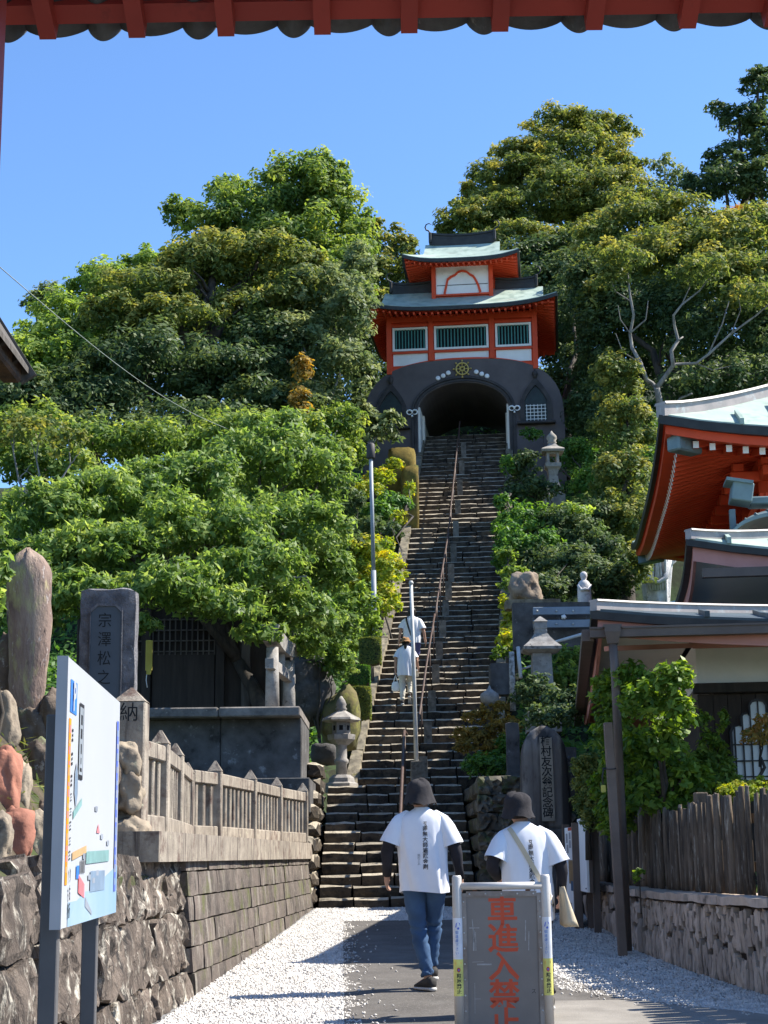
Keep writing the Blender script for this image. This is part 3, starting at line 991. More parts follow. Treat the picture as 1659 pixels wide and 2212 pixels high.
for x, y in ((612, 1182), (650, 1163), (688, 1140), (893, 1133), (933, 1150), (971, 1167)):
    b = MB()
    b.lathe([(.0, -.03), (.062, -.03), (.078, -.015), (.078, .02)], 16, (0, 0, 0), cap=True)
    rr = Matrix.Rotation(math.pi / 2, 4, 'X')
    b.v = [tuple(rr.inverted() @ Vector(v) * 1 + Vector(((x - 791) * .0045, -.02, 3.03 + (1110 - y + (x - 791) * -.04) * .0043))) for v in b.v]
    b.build('disc', WHITE, gate)
# red storey
b = MB(); b.box((0, 2.03, 3.9), (4.86, 3.9, 2.2)); b.build('storey_core', VERM, gate)
for x in (-2.42, -1.02, 1.00, 2.42):
    zb_p = 2.95 if abs(x) > 2 else 3.36; b = MB(); b.box((x, .05, (5.0 + zb_p) / 2), (.17, .17, 5.0 - zb_p), ch=.01); b.build('pillar', VERM, gate)
b = MB()
b.box((0, .045, 4.84), (4.9, .15, .22)); b.box((0, .05, 4.62), (4.9, .10, .08)); b.box((0, .05, 3.69), (4.9, .13, .075)); b.build('beam', VERM, gate)
b = MB()                                            # bowed sill that follows the arch
lo = [(x / 12 * 2.42, 3.02 + .36 * (1 - abs(x / 12) ** 2.4)) for x in range(-12, 13)]
b.band([(x, z + .06) for x, z in lo], [(x, z - .6) for x, z in lo], ((0, .01, 0), (1, 0, 0), (0, 0, 1), (0, 1, 0)), .09)
b.build('sill_beam', VERM, gate)
for x0, x1 in ((-2.30, -1.13), (-.91, .89), (1.12, 2.30)):
    b = MB(); b.box(((x0 + x1) / 2, .07, 3.47), (x1 - x0 - .02, .03, .44)); b.build('white_panel', WHITE, gate)
    b = MB()
    z0, z1 = 3.74, 4.55
    for xx in (x0 + .035, x1 - .035): b.box((xx, .03, (z0 + z1) / 2), (.07, .12, z1 - z0))
    for zz in (z0 + .035, z1 - .035): b.box(((x0 + x1) / 2, .032, zz), (x1 - x0 - .1, .11, .07))
    fr = b.build('window_frame', WHITE, gate)
    b = MB(); b.box(((x0 + x1) / 2, .072, (z0 + z1) / 2), (x1 - x0 - .1, .02, z1 - z0 - .1)); b.build('window_opening', VOID, gate)
    nb = 15 if x1 - x0 > 1.5 else 10
    for i in range(nb):
        xx = x0 + .12 + (x1 - x0 - .24) * i / (nb - 1)
        b = MB(); b.box((xx, .03, (z0 + z1) / 2), (.038, .045, z1 - z0 - .12)); b.build('bar', TEAL, fr)
xm, zz, ring, per = hip_gable(gate, 0, 2.0, 3.17, 3.0, 4.93, 2.74, 6.5, .16, .30, COPPER, DARKMETAL, VERM_DK, 2.42, 1.95, .10)
for sg in (-1, 1):
    rafter_set(gate, -2.9, 2.9, 30, 'x', 2 + sg * 2.93, 2 + sg * 1.9, lambda q: 4.70 + .28 * abs(q / 3.0) ** 3.5, 4.95, .06, .07, VERM, stuff=True)
    rafter_set(gate, 2 - 2.8, 2 + 2.8, 28, 'y', sg * 3.08, sg * 2.4, lambda q: 4.70 + .28 * abs((q - 2) / 2.95) ** 3.5, 4.95, .06, .07, VERM, stuff=True)
for sg in (-1, 1):
    ridge_bar(gate, sg * 1.1, sg * 2.5, 2.0, 6.52, .30, .16, DARKMETAL, .06, False, 'ridge')
    q = MB(); q.box((sg * 2.52, 2.0, 6.68), (.10, .36, .42), ch=.02)
    q.tube([(sg * 2.52, 2, 6.85)] + [(sg * (2.55 + .13 * math.sin(t)), 2, 6.95 + .15 * (1 - math.cos(t))) for t in (0, .8, 1.6, 2.4, 3.2, 4.0)], [.032, .03, .028, .026, .022, .018, .01], 6)
    q.build('ridge_end', DARKMETAL, gate)
# upper storey
b = MB(); b.box((0, 2.0, 6.45), (2.0, 1.5, 1.5)); b.build('upper_core', VERM, gate)
b = MB(); b.box((0, 1.245, 6.60), (1.80, .03, 1.02)); b.build('upper_panel', WHITE, gate)
for sg in (-1, 1):
    b = MB(); b.box((sg * .98, 1.22, 6.5), (.14, .14, 1.4), ch=.01); b.build('upper_pillar', VERM, gate)
b = MB(); b.box((0, 1.22, 7.14), (2.1, .13, .12)); b.box((0, 1.21, 6.05), (2.1, .13, .06)); b.build('upper_beam', VERM, gate)
b = MB()
og = [(665, 565), (680, 500), (690, 455), (715, 435), (740, 425), (765, 402), (793, 394), (825, 402), (850, 425), (870, 437), (885, 460), (905, 505), (920, 562)]
og = [((x - 793) * .00476, 6.08 + (568 - y) * .00476) for x, y in og]
b.band([(x * 1.07, z + .035) for x, z in og], [(x * .96, z - .03) for x, z in og], ((0, 1.19, 0), (1, 0, 0), (0, 0, 1), (0, 1, 0)), .05)
b.build('cusped_arch', VERM, gate)
b = MB(); b.box((0, 1.225, 6.42), (1.74, .012, .022)); b.build('panel_line', BLACKTRIM, gate)
hip_gable(gate, 0, 2.0, 1.96, 1.62, 7.10, 1.30, 8.22, .30, .22, COPPER, DARKMETAL, VERM_DK, .99, .74, .09, curve=1.3)
for sg in (-1, 1):
    rafter_set(gate, -1.75, 1.75, 20, 'x', 2 + sg * 1.56, 2 + sg * .74, lambda q: 6.90 + .2 * abs(q / 1.85) ** 3.5, 7.13, .05, .06, VERM, stuff=True)
    rafter_set(gate, 2 - 1.45, 2 + 1.45, 17, 'y', sg * 1.88, sg * .98, lambda q: 6.90 + .2 * abs((q - 2) / 1.55) ** 3.5, 7.13, .05, .06, VERM, stuff=True)
ridge_bar(gate, -1.12, 1.12, 2.0, 8.24, .30, .16, DARKMETAL, .10, True, 'ridge')
# ------------------------------------------------------------------ left side: walls, stone fence, steles, shrine
WALLST = mat('wall_stone', (.155, .125, .105, 1), (.085, .07, .06, 1), s=3.2, rough=.95, bump=.7, bs=26, rnd=.12, patches=[((.05, .042, .036, 1), 3.5, .53, .66), ((.27, .24, .20, 1), 16, .60, .70), ((.10, .105, .04, 1), 2.2, .54, .68)], streak=((.24, .215, .18, 1), 9, .56, .68))
ROUGHST = mat('rough_wall_stone', (.19, .15, .12, 1), (.07, .055, .045, 1), s=5, rough=.95, bump=1.0, bs=18, rnd=.12, stretch=(1, 1, .45), patches=[((.04, .034, .03, 1), 6, .52, .62), ((.55, .50, .41, 1), 9, .54, .66)], dist=.05)
BOULDER = mat('boulder', (.38, .31, .22, 1), (.24, .19, .14, 1), s=3, rough=.92, bump=.5, bs=20, rnd=.16, patches=[((.12, .10, .08, 1), 4, .56, .68), ((.46, .44, .30, 1), 7, .62, .70)])
REDROCK = mat('red_rock', (.40, .17, .11, 1), (.26, .11, .075, 1), s=3, rough=.9, bump=.4, bs=18, rnd=0, patches=[((.13, .08, .065, 1), 5, .6, .72)])
BROWNROCK = mat('brown_rock', (.20, .15, .11, 1), (.09, .07, .055, 1), s=4, rough=.95, bump=.8, bs=20, rnd=.15, patches=[((.46, .43, .40, 1), 10, .58, .68), ((.13, .15, .05, 1), 5, .58, .68)])
FENCEST = mat('fence_stone', (.36, .31, .245, 1), (.21, .175, .14, 1), s=6, rough=.95, bump=.5, bs=45, rnd=.12, patches=[((.12, .075, .06, 1), 4, .54, .68), ((.45, .42, .30, 1), 12, .62, .7)], streak=((.09, .07, .06, 1), 14, .56, .68))
GRANITE = mat('granite', (.36, .335, .30, 1), (.22, .20, .18, 1), s=7, rough=.9, bump=.4, bs=60, rnd=.06, patches=[((.08, .075, .07, 1), 9, .6, .7), ((.40, .38, .2, 1), 5, .64, .74)])
STELEST = mat('stele_stone', (.22, .21, .215, 1), (.10, .095, .10, 1), s=9, rough=.92, bump=.9, bs=35, rnd=0, patches=[((.40, .37, .33, 1), 30, .62, .7)], dist=.03)
SLATE = mat('stele_face', (.085, .10, .115, 1), (.065, .078, .09, 1), s=3, rough=.6, bump=.06, rnd=0)
INK = mat('carved_ink', (.022, .024, .026, 1), rough=.9, bump=0, rnd=0)
PLAT = mat('platform_stone', (.12, .115, .11, 1), (.055, .052, .05, 1), s=3, rough=.95, bump=.5, bs=30, rnd=.1, patches=[((.25, .25, .25, 1), 5, .60, .72), ((.03, .028, .025, 1), 3, .6, .7)])

def batter_wall(t, y0, y1, top, nc, length, depth, m, amp, name, n=(4, 2, 2), zb=lambda y: gz(y) - .06, ztop=lambda y: 1.6, ns=4.0, jit=.02, rnd=.22, base=None):
    base = base or (lambda y: itp(LWX, y))
    for c in range(nc):
        y = y0 - random.uniform(0, length * .6)
        k = 0
        while y < y1:
            L = length * random.uniform(.7, 1.3)
            ya, yb = max(y, y0), min(y + L, y1)
            y += L
            if yb - ya < .15: continue
            ym = (ya + yb) / 2
            f0, f1 = c / nc, (c + 1) / nc
            h0, h1 = zb(ym), ztop(ym)
            A = Vector((base(ya) + (top(ya) - base(ya)) * (f0 + f1) / 2, ya, zb(ya) + (ztop(ya) - zb(ya)) * (f0 + f1) / 2))
            B = Vector((base(yb) + (top(yb) - base(yb)) * (f0 + f1) / 2, yb, zb(yb) + (ztop(yb) - zb(yb)) * (f0 + f1) / 2))
            up = Vector((top(ym) - base(ym), 0, h1 - h0)).normalized()
            x = (B - A).normalized(); yv = up.cross(x).normalized(); zz = x.cross(yv)
            if yv.x > 0: yv, = (-yv,); zz = zz
            R3 = Matrix((x, yv, zz)).transposed()
            vs, fs = rough_box(((B - A).length - .012, depth, (h1 - h0) / nc - .010), n, amp, c * 31 + k * 1.7 + y0, rnd, ns)
            off = yv * (depth / 2 + random.uniform(-jit, jit))
            b = MB(); b.add([R3 @ Vector(v) + (A + B) / 2 + off for v in vs], fs)
            b.build(name, m, t, world=True)
            k += 1
FT = [(12.3, -1.94), (13.4, -1.86), (15.2, -1.95), (17.0, -2.07), (17.9, -1.84), (19.8, -1.64), (21.7, -1.46), (23.5, -1.20)]
ftx = lambda y: itp(FT, y)
COPZ = 1.72
lw = thing('retaining_wall', 'coursed block retaining wall under the stone fence, streaked with lichen', 'stone wall', (-1.4, 18, gz(18)))
batter_wall(lw, 13.5, 23.9, lambda y: itp(LWX, y) - .10, 6, .95, .5, WALLST, .008, 'wall_block', (6, 2, 3), zb=lambda y: .42, ztop=lambda y: 1.62, jit=.006, rnd=.09)
b = MB()
cyl = [12.0, 13.4, 15.2, 17.0, 17.9, 19.8, 21.7, 23.9]
for a, c in zip(cyl[:-1], cyl[1:]):
    q = MB(); q.prism([(itp(LWX, a) - .045, a + .004), (itp(LWX, c) - .045, c - .004), (ftx(c) - .16, c - .004), (ftx(a) - .16, a + .004)], ((0, 0, COPZ - .22), (1, 0, 0), (0, 1, 0), (0, 0, 1)), .22); q.build('coping_stone', FENCEST, lw, world=True)
lw2 = thing('retaining_wall', 'rough wall of big flaky upright stones behind the map board', 'stone wall', (-1.7, 10.5, gz(10)))
batter_wall(lw2, 8.6, 13.5, lambda y: itp(LWX, y) - .16, 3, .85, .5, ROUGHST, .05, 'wall_stone', (12, 2, 9), zb=lambda y: .2, ztop=lambda y: 1.55, ns=8, jit=.02, rnd=.2)
lw3 = thing('retaining_wall', 'nearest stretch of dry stone wall, large dark stones below the red boulder', 'stone wall', (-1.8, 7, gz(7)))
batter_wall(lw3, 5.2, 8.6, lambda y: itp(LWX, y) - .10, 3, .5, .5, ROUGHST, .05, 'wall_stone', (7, 2, 7), ztop=lambda y: 1.45, ns=5, jit=.04, rnd=.4)

def bank_k(y): return float(np.interp(y, [6, 7.6, 11.6, 12.6, 13.4], [.5, 1.25, 1.25, .3, .0]))
def bank(x, y):
    dx = max(0.0, itp(LWX, y) - .22 - x)
    return 1.40 + bank_k(y) * min(dx, 1.25) + .05 * nz((x, y, 0), 1.6, 4) * min(1, dx * 4)
EARTH = mat('earth', (.10, .075, .05, 1), (.055, .045, .028, 1), s=4, rough=1, bump=.8, bs=25, rnd=0, patches=[((.05, .065, .02, 1), 3, .5, .64)])
b = MB()
b.slab([[Vector((itp(LWX, 5.5 + j * .2) - .16 - i * .15, 5.5 + j * .2, bank(itp(LWX, 5.5 + j * .2) - .16 - i * .15, 5.5 + j * .2))) for i in range(26)] for j in range(41)], (0, 0, -.5))
o = b.build('earth_bank', EARTH, fix=False); o['kind'] = 'structure'
def on_bank(x, y, ry, sink=.35):
    d = 7.9
    while d < 12.2:
        p = P(x, y, d); s = (p - CAM).dot(_F) / FPX
        if p.z - sink * ry * s <= bank(p.x, p.y): return d
        d += .05
    return d
def rocks(name, label, x, y, d, rx, ry, m, seed, dp=1.0, boxy=.35, amp=.28, sub=4, group=None, rot=0.0, cat='boulder', sink=0):
    p = P(x, y, d); s = (p - CAM).dot(_F) / FPX
    vs, fs = rock_mesh((2 * rx * s, 2 * rx * s * dp, 2 * ry * s), seed, sub, amp, 1.3, .045, boxy)
    R3 = Matrix.Rotation(rot, 3, 'Y')
    b = MB(); b.add([R3 @ Vector(v) + p for v in vs], fs, True)
    return single(b, name, m, label, cat, group, (p.x, p.y, p.z - ry * s))
for i, (x, y, d, rx, ry, m, lb) in enumerate([
    (4, 1562, 9.0, 32, 68, BOULDER, 'tan boulder with a dark right edge under the tall lichened stone'),
    (66, 1590, 9.6, 40, 62, BROWNROCK, 'dark brown boulder between the tan boulder and the map board'),
    (8, 1700, 8.6, 34, 82, REDROCK, 'red boulder at the left edge, its lower half in shade'),
    (44, 1706, 9.2, 22, 58, BOULDER, 'narrow tan boulder tucked behind the red boulder'),
    (92, 1670, 9.9, 34, 66, BROWNROCK, 'pale speckled boulder with grass on top beside the map board'),
    (30, 1806, 8.5, 40, 62, REDROCK, 'purple brown boulder under the red boulder'),
    (80, 1815, 9.0, 30, 62, BOULDER, 'light tan slanting boulder on top of the dark wall'),
    (108, 1790, 9.5, 26, 70, BROWNROCK, 'grey cracked boulder touching the edge of the map board'),
    (-8, 1820, 8.3, 32, 58, BOULDER, 'dark olive boulder at the left edge under the red one'),
    (118, 1555, 10.4, 34, 62, BROWNROCK, 'lichen spotted boulder at the foot of the carved stele'),
    (276, 1646, 10.6, 28, 40, BOULDER, 'highest of the three yellowish boulders beside the map board'),
    (280, 1712, 10.2, 30, 45, BOULDER, 'round middle one of the three yellowish boulders beside the map board'),
    (284, 1802, 10.0, 40, 36, BOULDER, 'lowest of the three boulders beside the map board, flat and speckled'),
    (190, 1700, 10.8, 70, 90, BROWNROCK, 'broad brown boulder mostly hidden behind the map board'),
]):
    d = on_bank(x, y, ry)
    rocks('boulder', lb, x, y, d, rx * 1.08, ry * 1.05, m, i * 3.1 + 1, 1.0, .42, .30)
TALL = mat('tall_stone', (.36, .27, .21, 1), (.17, .11, .09, 1), s=5, rough=.95, bump=.8, bs=22, rnd=0, stretch=(1, 1, .35), patches=[((.42, .38, .17, 1), 3.2, .52, .62), ((.52, .45, .40, 1), 20, .60, .68), ((.07, .05, .045, 1), 6, .62, .7)], dist=.03)
p = P(56, 1508, on_bank(56, 1508, 10)); s = (p - CAM).dot(_F) / FPX
b = MB()
rr_ = [[p + Vector((math.cos(a) * 34 * s, math.sin(a) * 24 * s, -.35)) for a in [2 * math.pi * k / 26 for k in range(26)]]]
for i in range(26):
    f = i / 25
    w = (38 + 12 * min(1, f * 1.6)) * s
    if f > .8: w *= math.sqrt(max(.03, 1 - ((f - .8) / .2) ** 2))
    c = p + Vector((.012 * math.sin(f * 5), 0, f * 323 * s))
    rr_.append([c + Vector((math.cos(a) * w * (1 + .10 * nz((math.cos(a), math.sin(a), f * 4), 1.5, 4)), math.sin(a) * w * .7, .03 * nz((math.cos(a), f * 3, 1), 2, 2))) for a in [2 * math.pi * k / 26 for k in range(26)]])
b.rings(rr_)
single(b, 'standing_stone', TALL, 'tall upright natural stone with round brown head and yellow lichen', 'standing stone', None, p - Vector((0, 0, .05)))
rocks('boulder', 'grey splinter of rock leaning against the tall lichened stone', 12, 1440, on_bank(12, 1490, 20) + .1, 22, 75, BROWNROCK, 9.4, .8, .3, .2)

# carved stele
sp_ = P(222, 1795, 12.9)
st = thing('stone_stele', 'grey granite stele with recessed slate panel of carved characters', 'stele', (sp_.x, sp_.y, 1.6), rad(4))
px = 1 / pxm(12.9, 2.6)
H_ = P(222, 1268, 12.9).z - 1.6
W_ = 122 * px
vs, fs = rough_box((W_, .30, H_), (8, 4, 16), .012, 4.4, .18, 9)
b = MB(); b.add([Vector(v) + Vector((0, .15, H_ / 2)) for v in vs], fs)
b.build('slab', STELEST, st)
b = MB()
pw, ph, cut = W_ * .27, H_ - .16, .05
zb_ = .15
poly = [(-pw, zb_), (pw, zb_), (pw, ph - cut), (pw - cut, ph), (-pw + cut, ph), (-pw, ph - cut)]
b.prism(poly, ((-.01, -.022, 0), (1, 0, 0), (0, 0, 1), (0, 1, 0)), .03)
b.build('inscription_panel', SLATE, st)
q = MB()
po = [(x * 1.07, z + (.02 if z > 1 else -.02)) for x, z in poly]
q.band(po, poly, ((-.01, -.034, 0), (1, 0, 0), (0, 0, 1), (0, 1, 0)), .03, True)
q.build('panel_rim', STELEST, st)
lettering('宗\n澤\n松\n之\n助\n翁', .125, INK, st, (-.02, -.0235, ph - .06), (1, 0, 0), (0, 0, 1), .0012, 1.22, 0, sx=.9)
lettering('之\n像', .07, INK, st, (-.115, -.0235, ph - .76), (1, 0, 0), (0, 0, 1), .0012, 1.2, 0)

# stone fence (posts, rails, balusters)
sf = thing('stone_fence', 'weathered stone fence with pointed posts and thin balusters on the wall', 'stone fence', (-1.8, 17.5, COPZ))
FTOP = 2.56
def post(x, y, w, top, txt=None):
    b = MB()
    h = top - COPZ
    b.box((x, y, COPZ + h / 2 - .06), (w, w, h - .10), ch=.012)
    b.lathe([(w * .72, top - .112), (.012, top)], 4, (x, y, 0), False, rot=math.pi / 4)
    b.build('fence_post', FENCEST, sf, world=True)
posts = [(12.35, .24, 2.80), (13.45, .15, FTOP), (15.0, .15, FTOP), (17.0, .14, FTOP - .06), (17.8, .15, FTOP), (19.75, .15, FTOP), (21.7, .15, FTOP), (23.45, .15, FTOP)]
for y, w, tp in posts: post(ftx(y), y, w, tp)
for (ya, wa, _), (yb, wb, _) in zip(posts[:-1], posts[1:]):
    A, B = Vector((ftx(ya), ya, 0)), Vector((ftx(yb), yb, 0))
    d = (B - A).normalized()
    A, B = A + d * wa * .5, B - d * wb * .5
    L = (B - A).length
    for z, h, w in ((COPZ + .64, .13, .12), (COPZ + .07, .135, .13)):
        b = MB(); b.beam(A + Vector((0, 0, z)), B + Vector((0, 0, z)), w, h, ch=.01); b.build('fence_rail', FENCEST, sf, world=True)
    n = max(3, int(L / .215))
    for k in range(n):
        c = A.lerp(B, (k + .5) / n)
        b = MB(); b.box((c.x, c.y, COPZ + .355), (.075 + random.uniform(-.006, .006), .075, .45), Matrix.Rotation(math.atan2(-d.x, d.y) + random.uniform(-.05, .05), 3, 'Z'), ch=.01)
        b.build('baluster', FENCEST, sf, world=True)
lettering('納', .15, INK, sf, (ftx(12.35) - (-1.8), 12.35 - .121 - 17.5, .95), (1, 0, 0), (0, 0, 1), .001)

# platform of the small shrine
pl = thing('stone_platform', 'dark stone platform in two tiers behind the stone fence', 'platform', (-3.5, 24.6, 1.5))
for i in range(4):
    x0, x1 = -6.2 + i * 1.23, -6.2 + (i + 1) * 1.23 - .008
    b = MB(); b.box(((x0 + x1) / 2, 25.9, 3.13), (x1 - x0, 2.4, .92), ch=.015); b.build('upper_block', PLAT, pl, world=True)
    b = MB(); b.box(((x0 + x1) / 2 + .0, 25.75, 3.66), (x1 - x0, 2.9, .15), ch=.02); b.build('capstone', mat('capstone', (.24, .21, .18, 1), (.11, .10, .09, 1), s=5, rough=.95, bump=.5, bs=30, rnd=.1, patches=[((.4, .37, .32, 1), 12, .62, .7)]), pl, world=True)
    b = MB(); b.box(((x0 + x1) / 2 + .14, 25.8, 2.42), (x1 - x0, 2.9, .52), ch=.015); b.build('lower_block', PLAT, pl, world=True)
    b = MB(); b.box(((x0 + x1) / 2 + .02, 25.9, 1.8), (x1 - x0, 3.3, .70), ch=.015); b.build('base_block', PLAT, pl, world=True)
# rubble cheek left of the lower steps
ck = thing('rubble_wall', 'low rubble wall between the stone fence and the lower steps', 'stone wall', (-1.15, 26, gz(24)))
for i in range(5):
    for j in range(9):
        z0 = gz(24) + .18 + j * .24
        Y = 24.15 + i * .85 + random.uniform(-.1, .1)
        if z0 > prof(min(Y + .6, 28.2)) + .7: continue
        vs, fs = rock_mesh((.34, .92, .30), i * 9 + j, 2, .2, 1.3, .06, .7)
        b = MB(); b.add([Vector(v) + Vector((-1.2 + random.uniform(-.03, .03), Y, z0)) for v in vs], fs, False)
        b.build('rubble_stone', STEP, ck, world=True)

# small torii
t0 = P(588, 1526, 25.2); t1 = P(624, 1526, 27.0)
tz = 3.735
to = thing('stone_torii', 'small pale stone torii gate on the platform beside the dark shrine', 'torii', ((t0.x + t1.x) / 2, (t0.y + t1.y) / 2, tz))
dv = Vector((t1.x - t0.x, t1.y - t0.y, 0)); dn = dv.normalized()
for q in (t0, t1):
    b = MB(); b.tube([(q.x, q.y, tz - .02), (q.x, q.y, tz + .5), (q.x, q.y, tz + 1.0)], [.115, .105, .095], 14); b.build('column', GRANITE, to, world=True)
A, B = Vector((t0.x, t0.y, 0)), Vector((t1.x, t1.y, 0))
b = MB(); b.beam(A - dn * .28 + Vector((0, 0, tz + .72)), B + dn * .28 + Vector((0, 0, tz + .72)), .14, .17, ch=.01); b.build('tie_beam', GRANITE, to, world=True)
b = MB()
g_ = []
for k in range(11):
    f = k / 10
    c = A.lerp(B, f * 1.34 - .17) + Vector((0, 0, tz + 1.0 + .10 * (2 * f - 1) ** 2))
    s_ = Vector((-dn.y, dn.x, 0))
    g_.append([c + s_ * .12, c - s_ * .12, c - s_ * .15 + Vector((0, 0, .22)), c + s_ * .15 + Vector((0, 0, .22))])
b.rings(g_, False); b.build('lintel', GRANITE, to, world=True)
b = MB(); c = (A + B) / 2; b.box((c.x, c.y, tz + .9), (.13, .15, .2)); b.build('strut', GRANITE, to, world=True)

# dark wooden shrine
WOOD = mat('dark_wood', (.05, .04, .034, 1), (.03, .025, .021, 1), s=4, rough=.8, bump=.3, bs=30, rnd=.12, stretch=(3, 3, .3))
GREYWOOD = mat('grey_wood', (.13, .115, .10, 1), (.07, .06, .05, 1), s=6, rough=.9, bump=.4, bs=30, rnd=.12, stretch=(3, 3, .25))
TILE = mat('roof_tile', (.28, .27, .26, 1), (.18, .175, .17, 1), s=8, rough=.7, bump=.15, rnd=.1)
YEL = mat('yellow_board', (.50, .43, .09, 1), (.42, .35, .07, 1), s=5, rough=.7, bump=.05, rnd=0)
sh = thing('wooden_shrine', 'dark wooden shrine hall with lattice doors behind the big leafy tree', 'shrine', (-3.4, 27.2, 3.735))
b = MB(); b.box((0, 1.3, 1.15), (3.4, 2.6, 2.3)); b.build('wall', WOOD, sh)
for x in (-1.72, -.62, .62, 1.05, 1.72):
    b = MB(); b.box((x, -.03, 1.15), (.15, .15, 2.3), ch=.01); b.build('pillar', GREYWOOD if x > .8 else WOOD, sh)
b = MB(); b.box((0, -.05, 2.2), (3.7, .12, .16)); b.build('beam', WOOD, sh)
b = MB(); b.box((0, -.25, -.02), (3.9, .7, .10)); b.build('veranda', GREYWOOD, sh)
for x0, x1 in ((-1.62, -.70), (-.52, .52)):
    b = MB(); b.box(((x0 + x1) / 2, -.02, .62), (x1 - x0, .05, 1.1)); dr = b.build('door', WOOD, sh)
    k = MB()
    n = int((x1 - x0) / .09)
    for i in range(n + 1): k.box((x0 + (x1 - x0) * i / n, -.045, 1.45), (.022, .03, .62))
    for z in (1.2, 1.38, 1.56, 1.74): k.box(((x0 + x1) / 2, -.05, z), (x1 - x0, .024, .022))
    k.build('lattice', GREYWOOD, dr, kind='stuff')
hip_gable(sh, 0, 1.3, 2.1, 1.9, 2.30, 1.3, 2.95, .5, .08, TILE, WOOD, WOOD, 1.7, 1.3, .08)
ridge_bar(sh, -1.1, 1.1, 1.3, 2.97, .22, .2, TILE, .05, False)
yb = P(322, 1416, 26.2)
yt = thing('hanging_board', 'narrow yellow wooden board hanging by the shrine door with a white cord', 'sign', yb)
b = MB(); b.box((0, 0, 0), (.11, .04, .50), ch=.01); b.box((.0, -.0, -.26), (.07, .05, .10)); b.build('board', YEL, yt)
b = MB(); b.tube([(-.03, 0, -.28), (-.04, 0, -.4), (-.02, 0, -.52)], .008, 5); b.build('cord', WHITE, yt)

# stone lanterns
def lantern(name, label, base, H, m, style=0, group='stone lanterns beside the stair', rotz=0.0):
    t = thing(name, label, 'stone lantern', base, rotz, group)
    k = H / 1.6
    def L(nm, prof, n=16, rot=0.0, sm=True, sq=(1, 1)):
        b = MB(); b.lathe([(r * k, z * k) for r, z in prof], n, (0, 0, 0), sm, sq, rot); return b.build(nm, m, t)
    if style == 0:
        L('base', [(.30, -.06), (.30, .10), (.24, .13), (.23, .20), (.16, .26)], 6, sm=False)
        L('shaft', [(.105, .24), (.10, .45), (.13, .48), (.13, .53), (.10, .56), (.10, .78), (.13, .82)], 16)
        L('platform', [(.13, .80), (.25, .90), (.26, .99), (.20, 1.0)], 6, sm=False)
        L('firebox', [(.165, .99), (.165, 1.22), (.15, 1.24)], 6, sm=False)
        L('roof', [(.30, 1.22), (.36, 1.25), (.34, 1.29), (.22, 1.35), (.10, 1.42), (.08, 1.44)], 6, sm=False)
        L('finial', [(.07, 1.42), (.11, 1.46), (.08, 1.50), (.10, 1.54), (.07, 1.62), (.015, 1.70)], 12)
        fb = MB()
        for a in range(6):
            A = math.pi / 6 + a * math.pi / 3
            rr = Matrix.Rotation(A, 3, 'Z')
            fb.box(rr @ Vector((.146 * k, 0, 1.11 * k)), (.006, .07 * k, .09 * k), rr)
        fb.build('opening', VOID, t)
    elif style == 2:
        q = math.pi / 4
        L('base', [(.42, -.35), (.42, .0), (.33, .03)], 4, q, False)
        L('pillar', [(.29, .0), (.26, .5), (.235, 1.06)], 4, q, False)
        L('roof', [(.30, 1.05), (.47, 1.10), (.48, 1.15), (.34, 1.24), (.22, 1.34), (.17, 1.40)], 4, q, False)
        L('roof_neck', [(.15, 1.39), (.16, 1.46), (.13, 1.48)], 4, q, False)
        L('finial', [(.14, 1.47), (.16, 1.50), (.16, 1.60), (.18, 1.62), (.02, 1.72)], 4, q, False)
    else:
        q = math.pi / 4
        L('base', [(.40, -.3), (.40, .0), (.33, .02)], 4, q, False)
        L('shaft', [(.33, .0), (.29, .12), (.20, .35), (.17, .55), (.20, .70), (.24, .75)], 4, q, False)
        L('platform', [(.24, .74), (.30, .78), (.30, .88), (.22, .89)], 4, q, False)
        for sx in (-1, 1):
            for sy in (-1, 1):
                b = MB(); b.box((sx * .13 * k, sy * .13 * k, 1.03 * k), (.07 * k, .07 * k, .28 * k)); b.build('firebox_post', m, t)
        b = MB(); b.box((0, 0, 1.155 * k), (.34 * k, .34 * k, .05 * k)); b.build('firebox_top', m, t)
        L('roof', [(.40, 1.18), (.44, 1.24), (.40, 1.27), (.24, 1.33), (.14, 1.42), (.12, 1.45)], 4, q, False)
        L('finial', [(.09, 1.43), (.13, 1.48), (.10, 1.52), (.14, 1.58), (.13, 1.66), (.05, 1.74), (.012, 1.80)], 12)
    return t
lp = P(738, 1688, 29.6); lp.z = LANDZ
lantern('stone_lantern', 'pale stone lantern with hexagonal roof left of the stair foot', lp, 1.58, GRANITE, 0)
rocks('rock_outcrop', 'big grey rock face behind the left stone lantern', 668, 1490, 32.5, 60, 75, PLAT, 21.5, 1.2, .4, .3, 4, cat='rock')
rocks('rock_outcrop', 'mossy rock between the lantern and the stair edge', 735, 1560, 32.2, 45, 70, mat('mossy_rock', (.16, .13, .06, 1), (.10, .10, .035, 1), s=4, rough=1, bump=.7, bs=18, rnd=.1, patches=[((.20, .19, .05, 1), 5, .52, .64)]), 25.5, 1.2, .4, .3, 3, cat='rock')
rocks('rock_outcrop', 'low flat stone slab beside the lantern base', 700, 1630, 30.5, 32, 25, PLAT, 27.5, 1.2, .5, .2, 3, cat='rock')

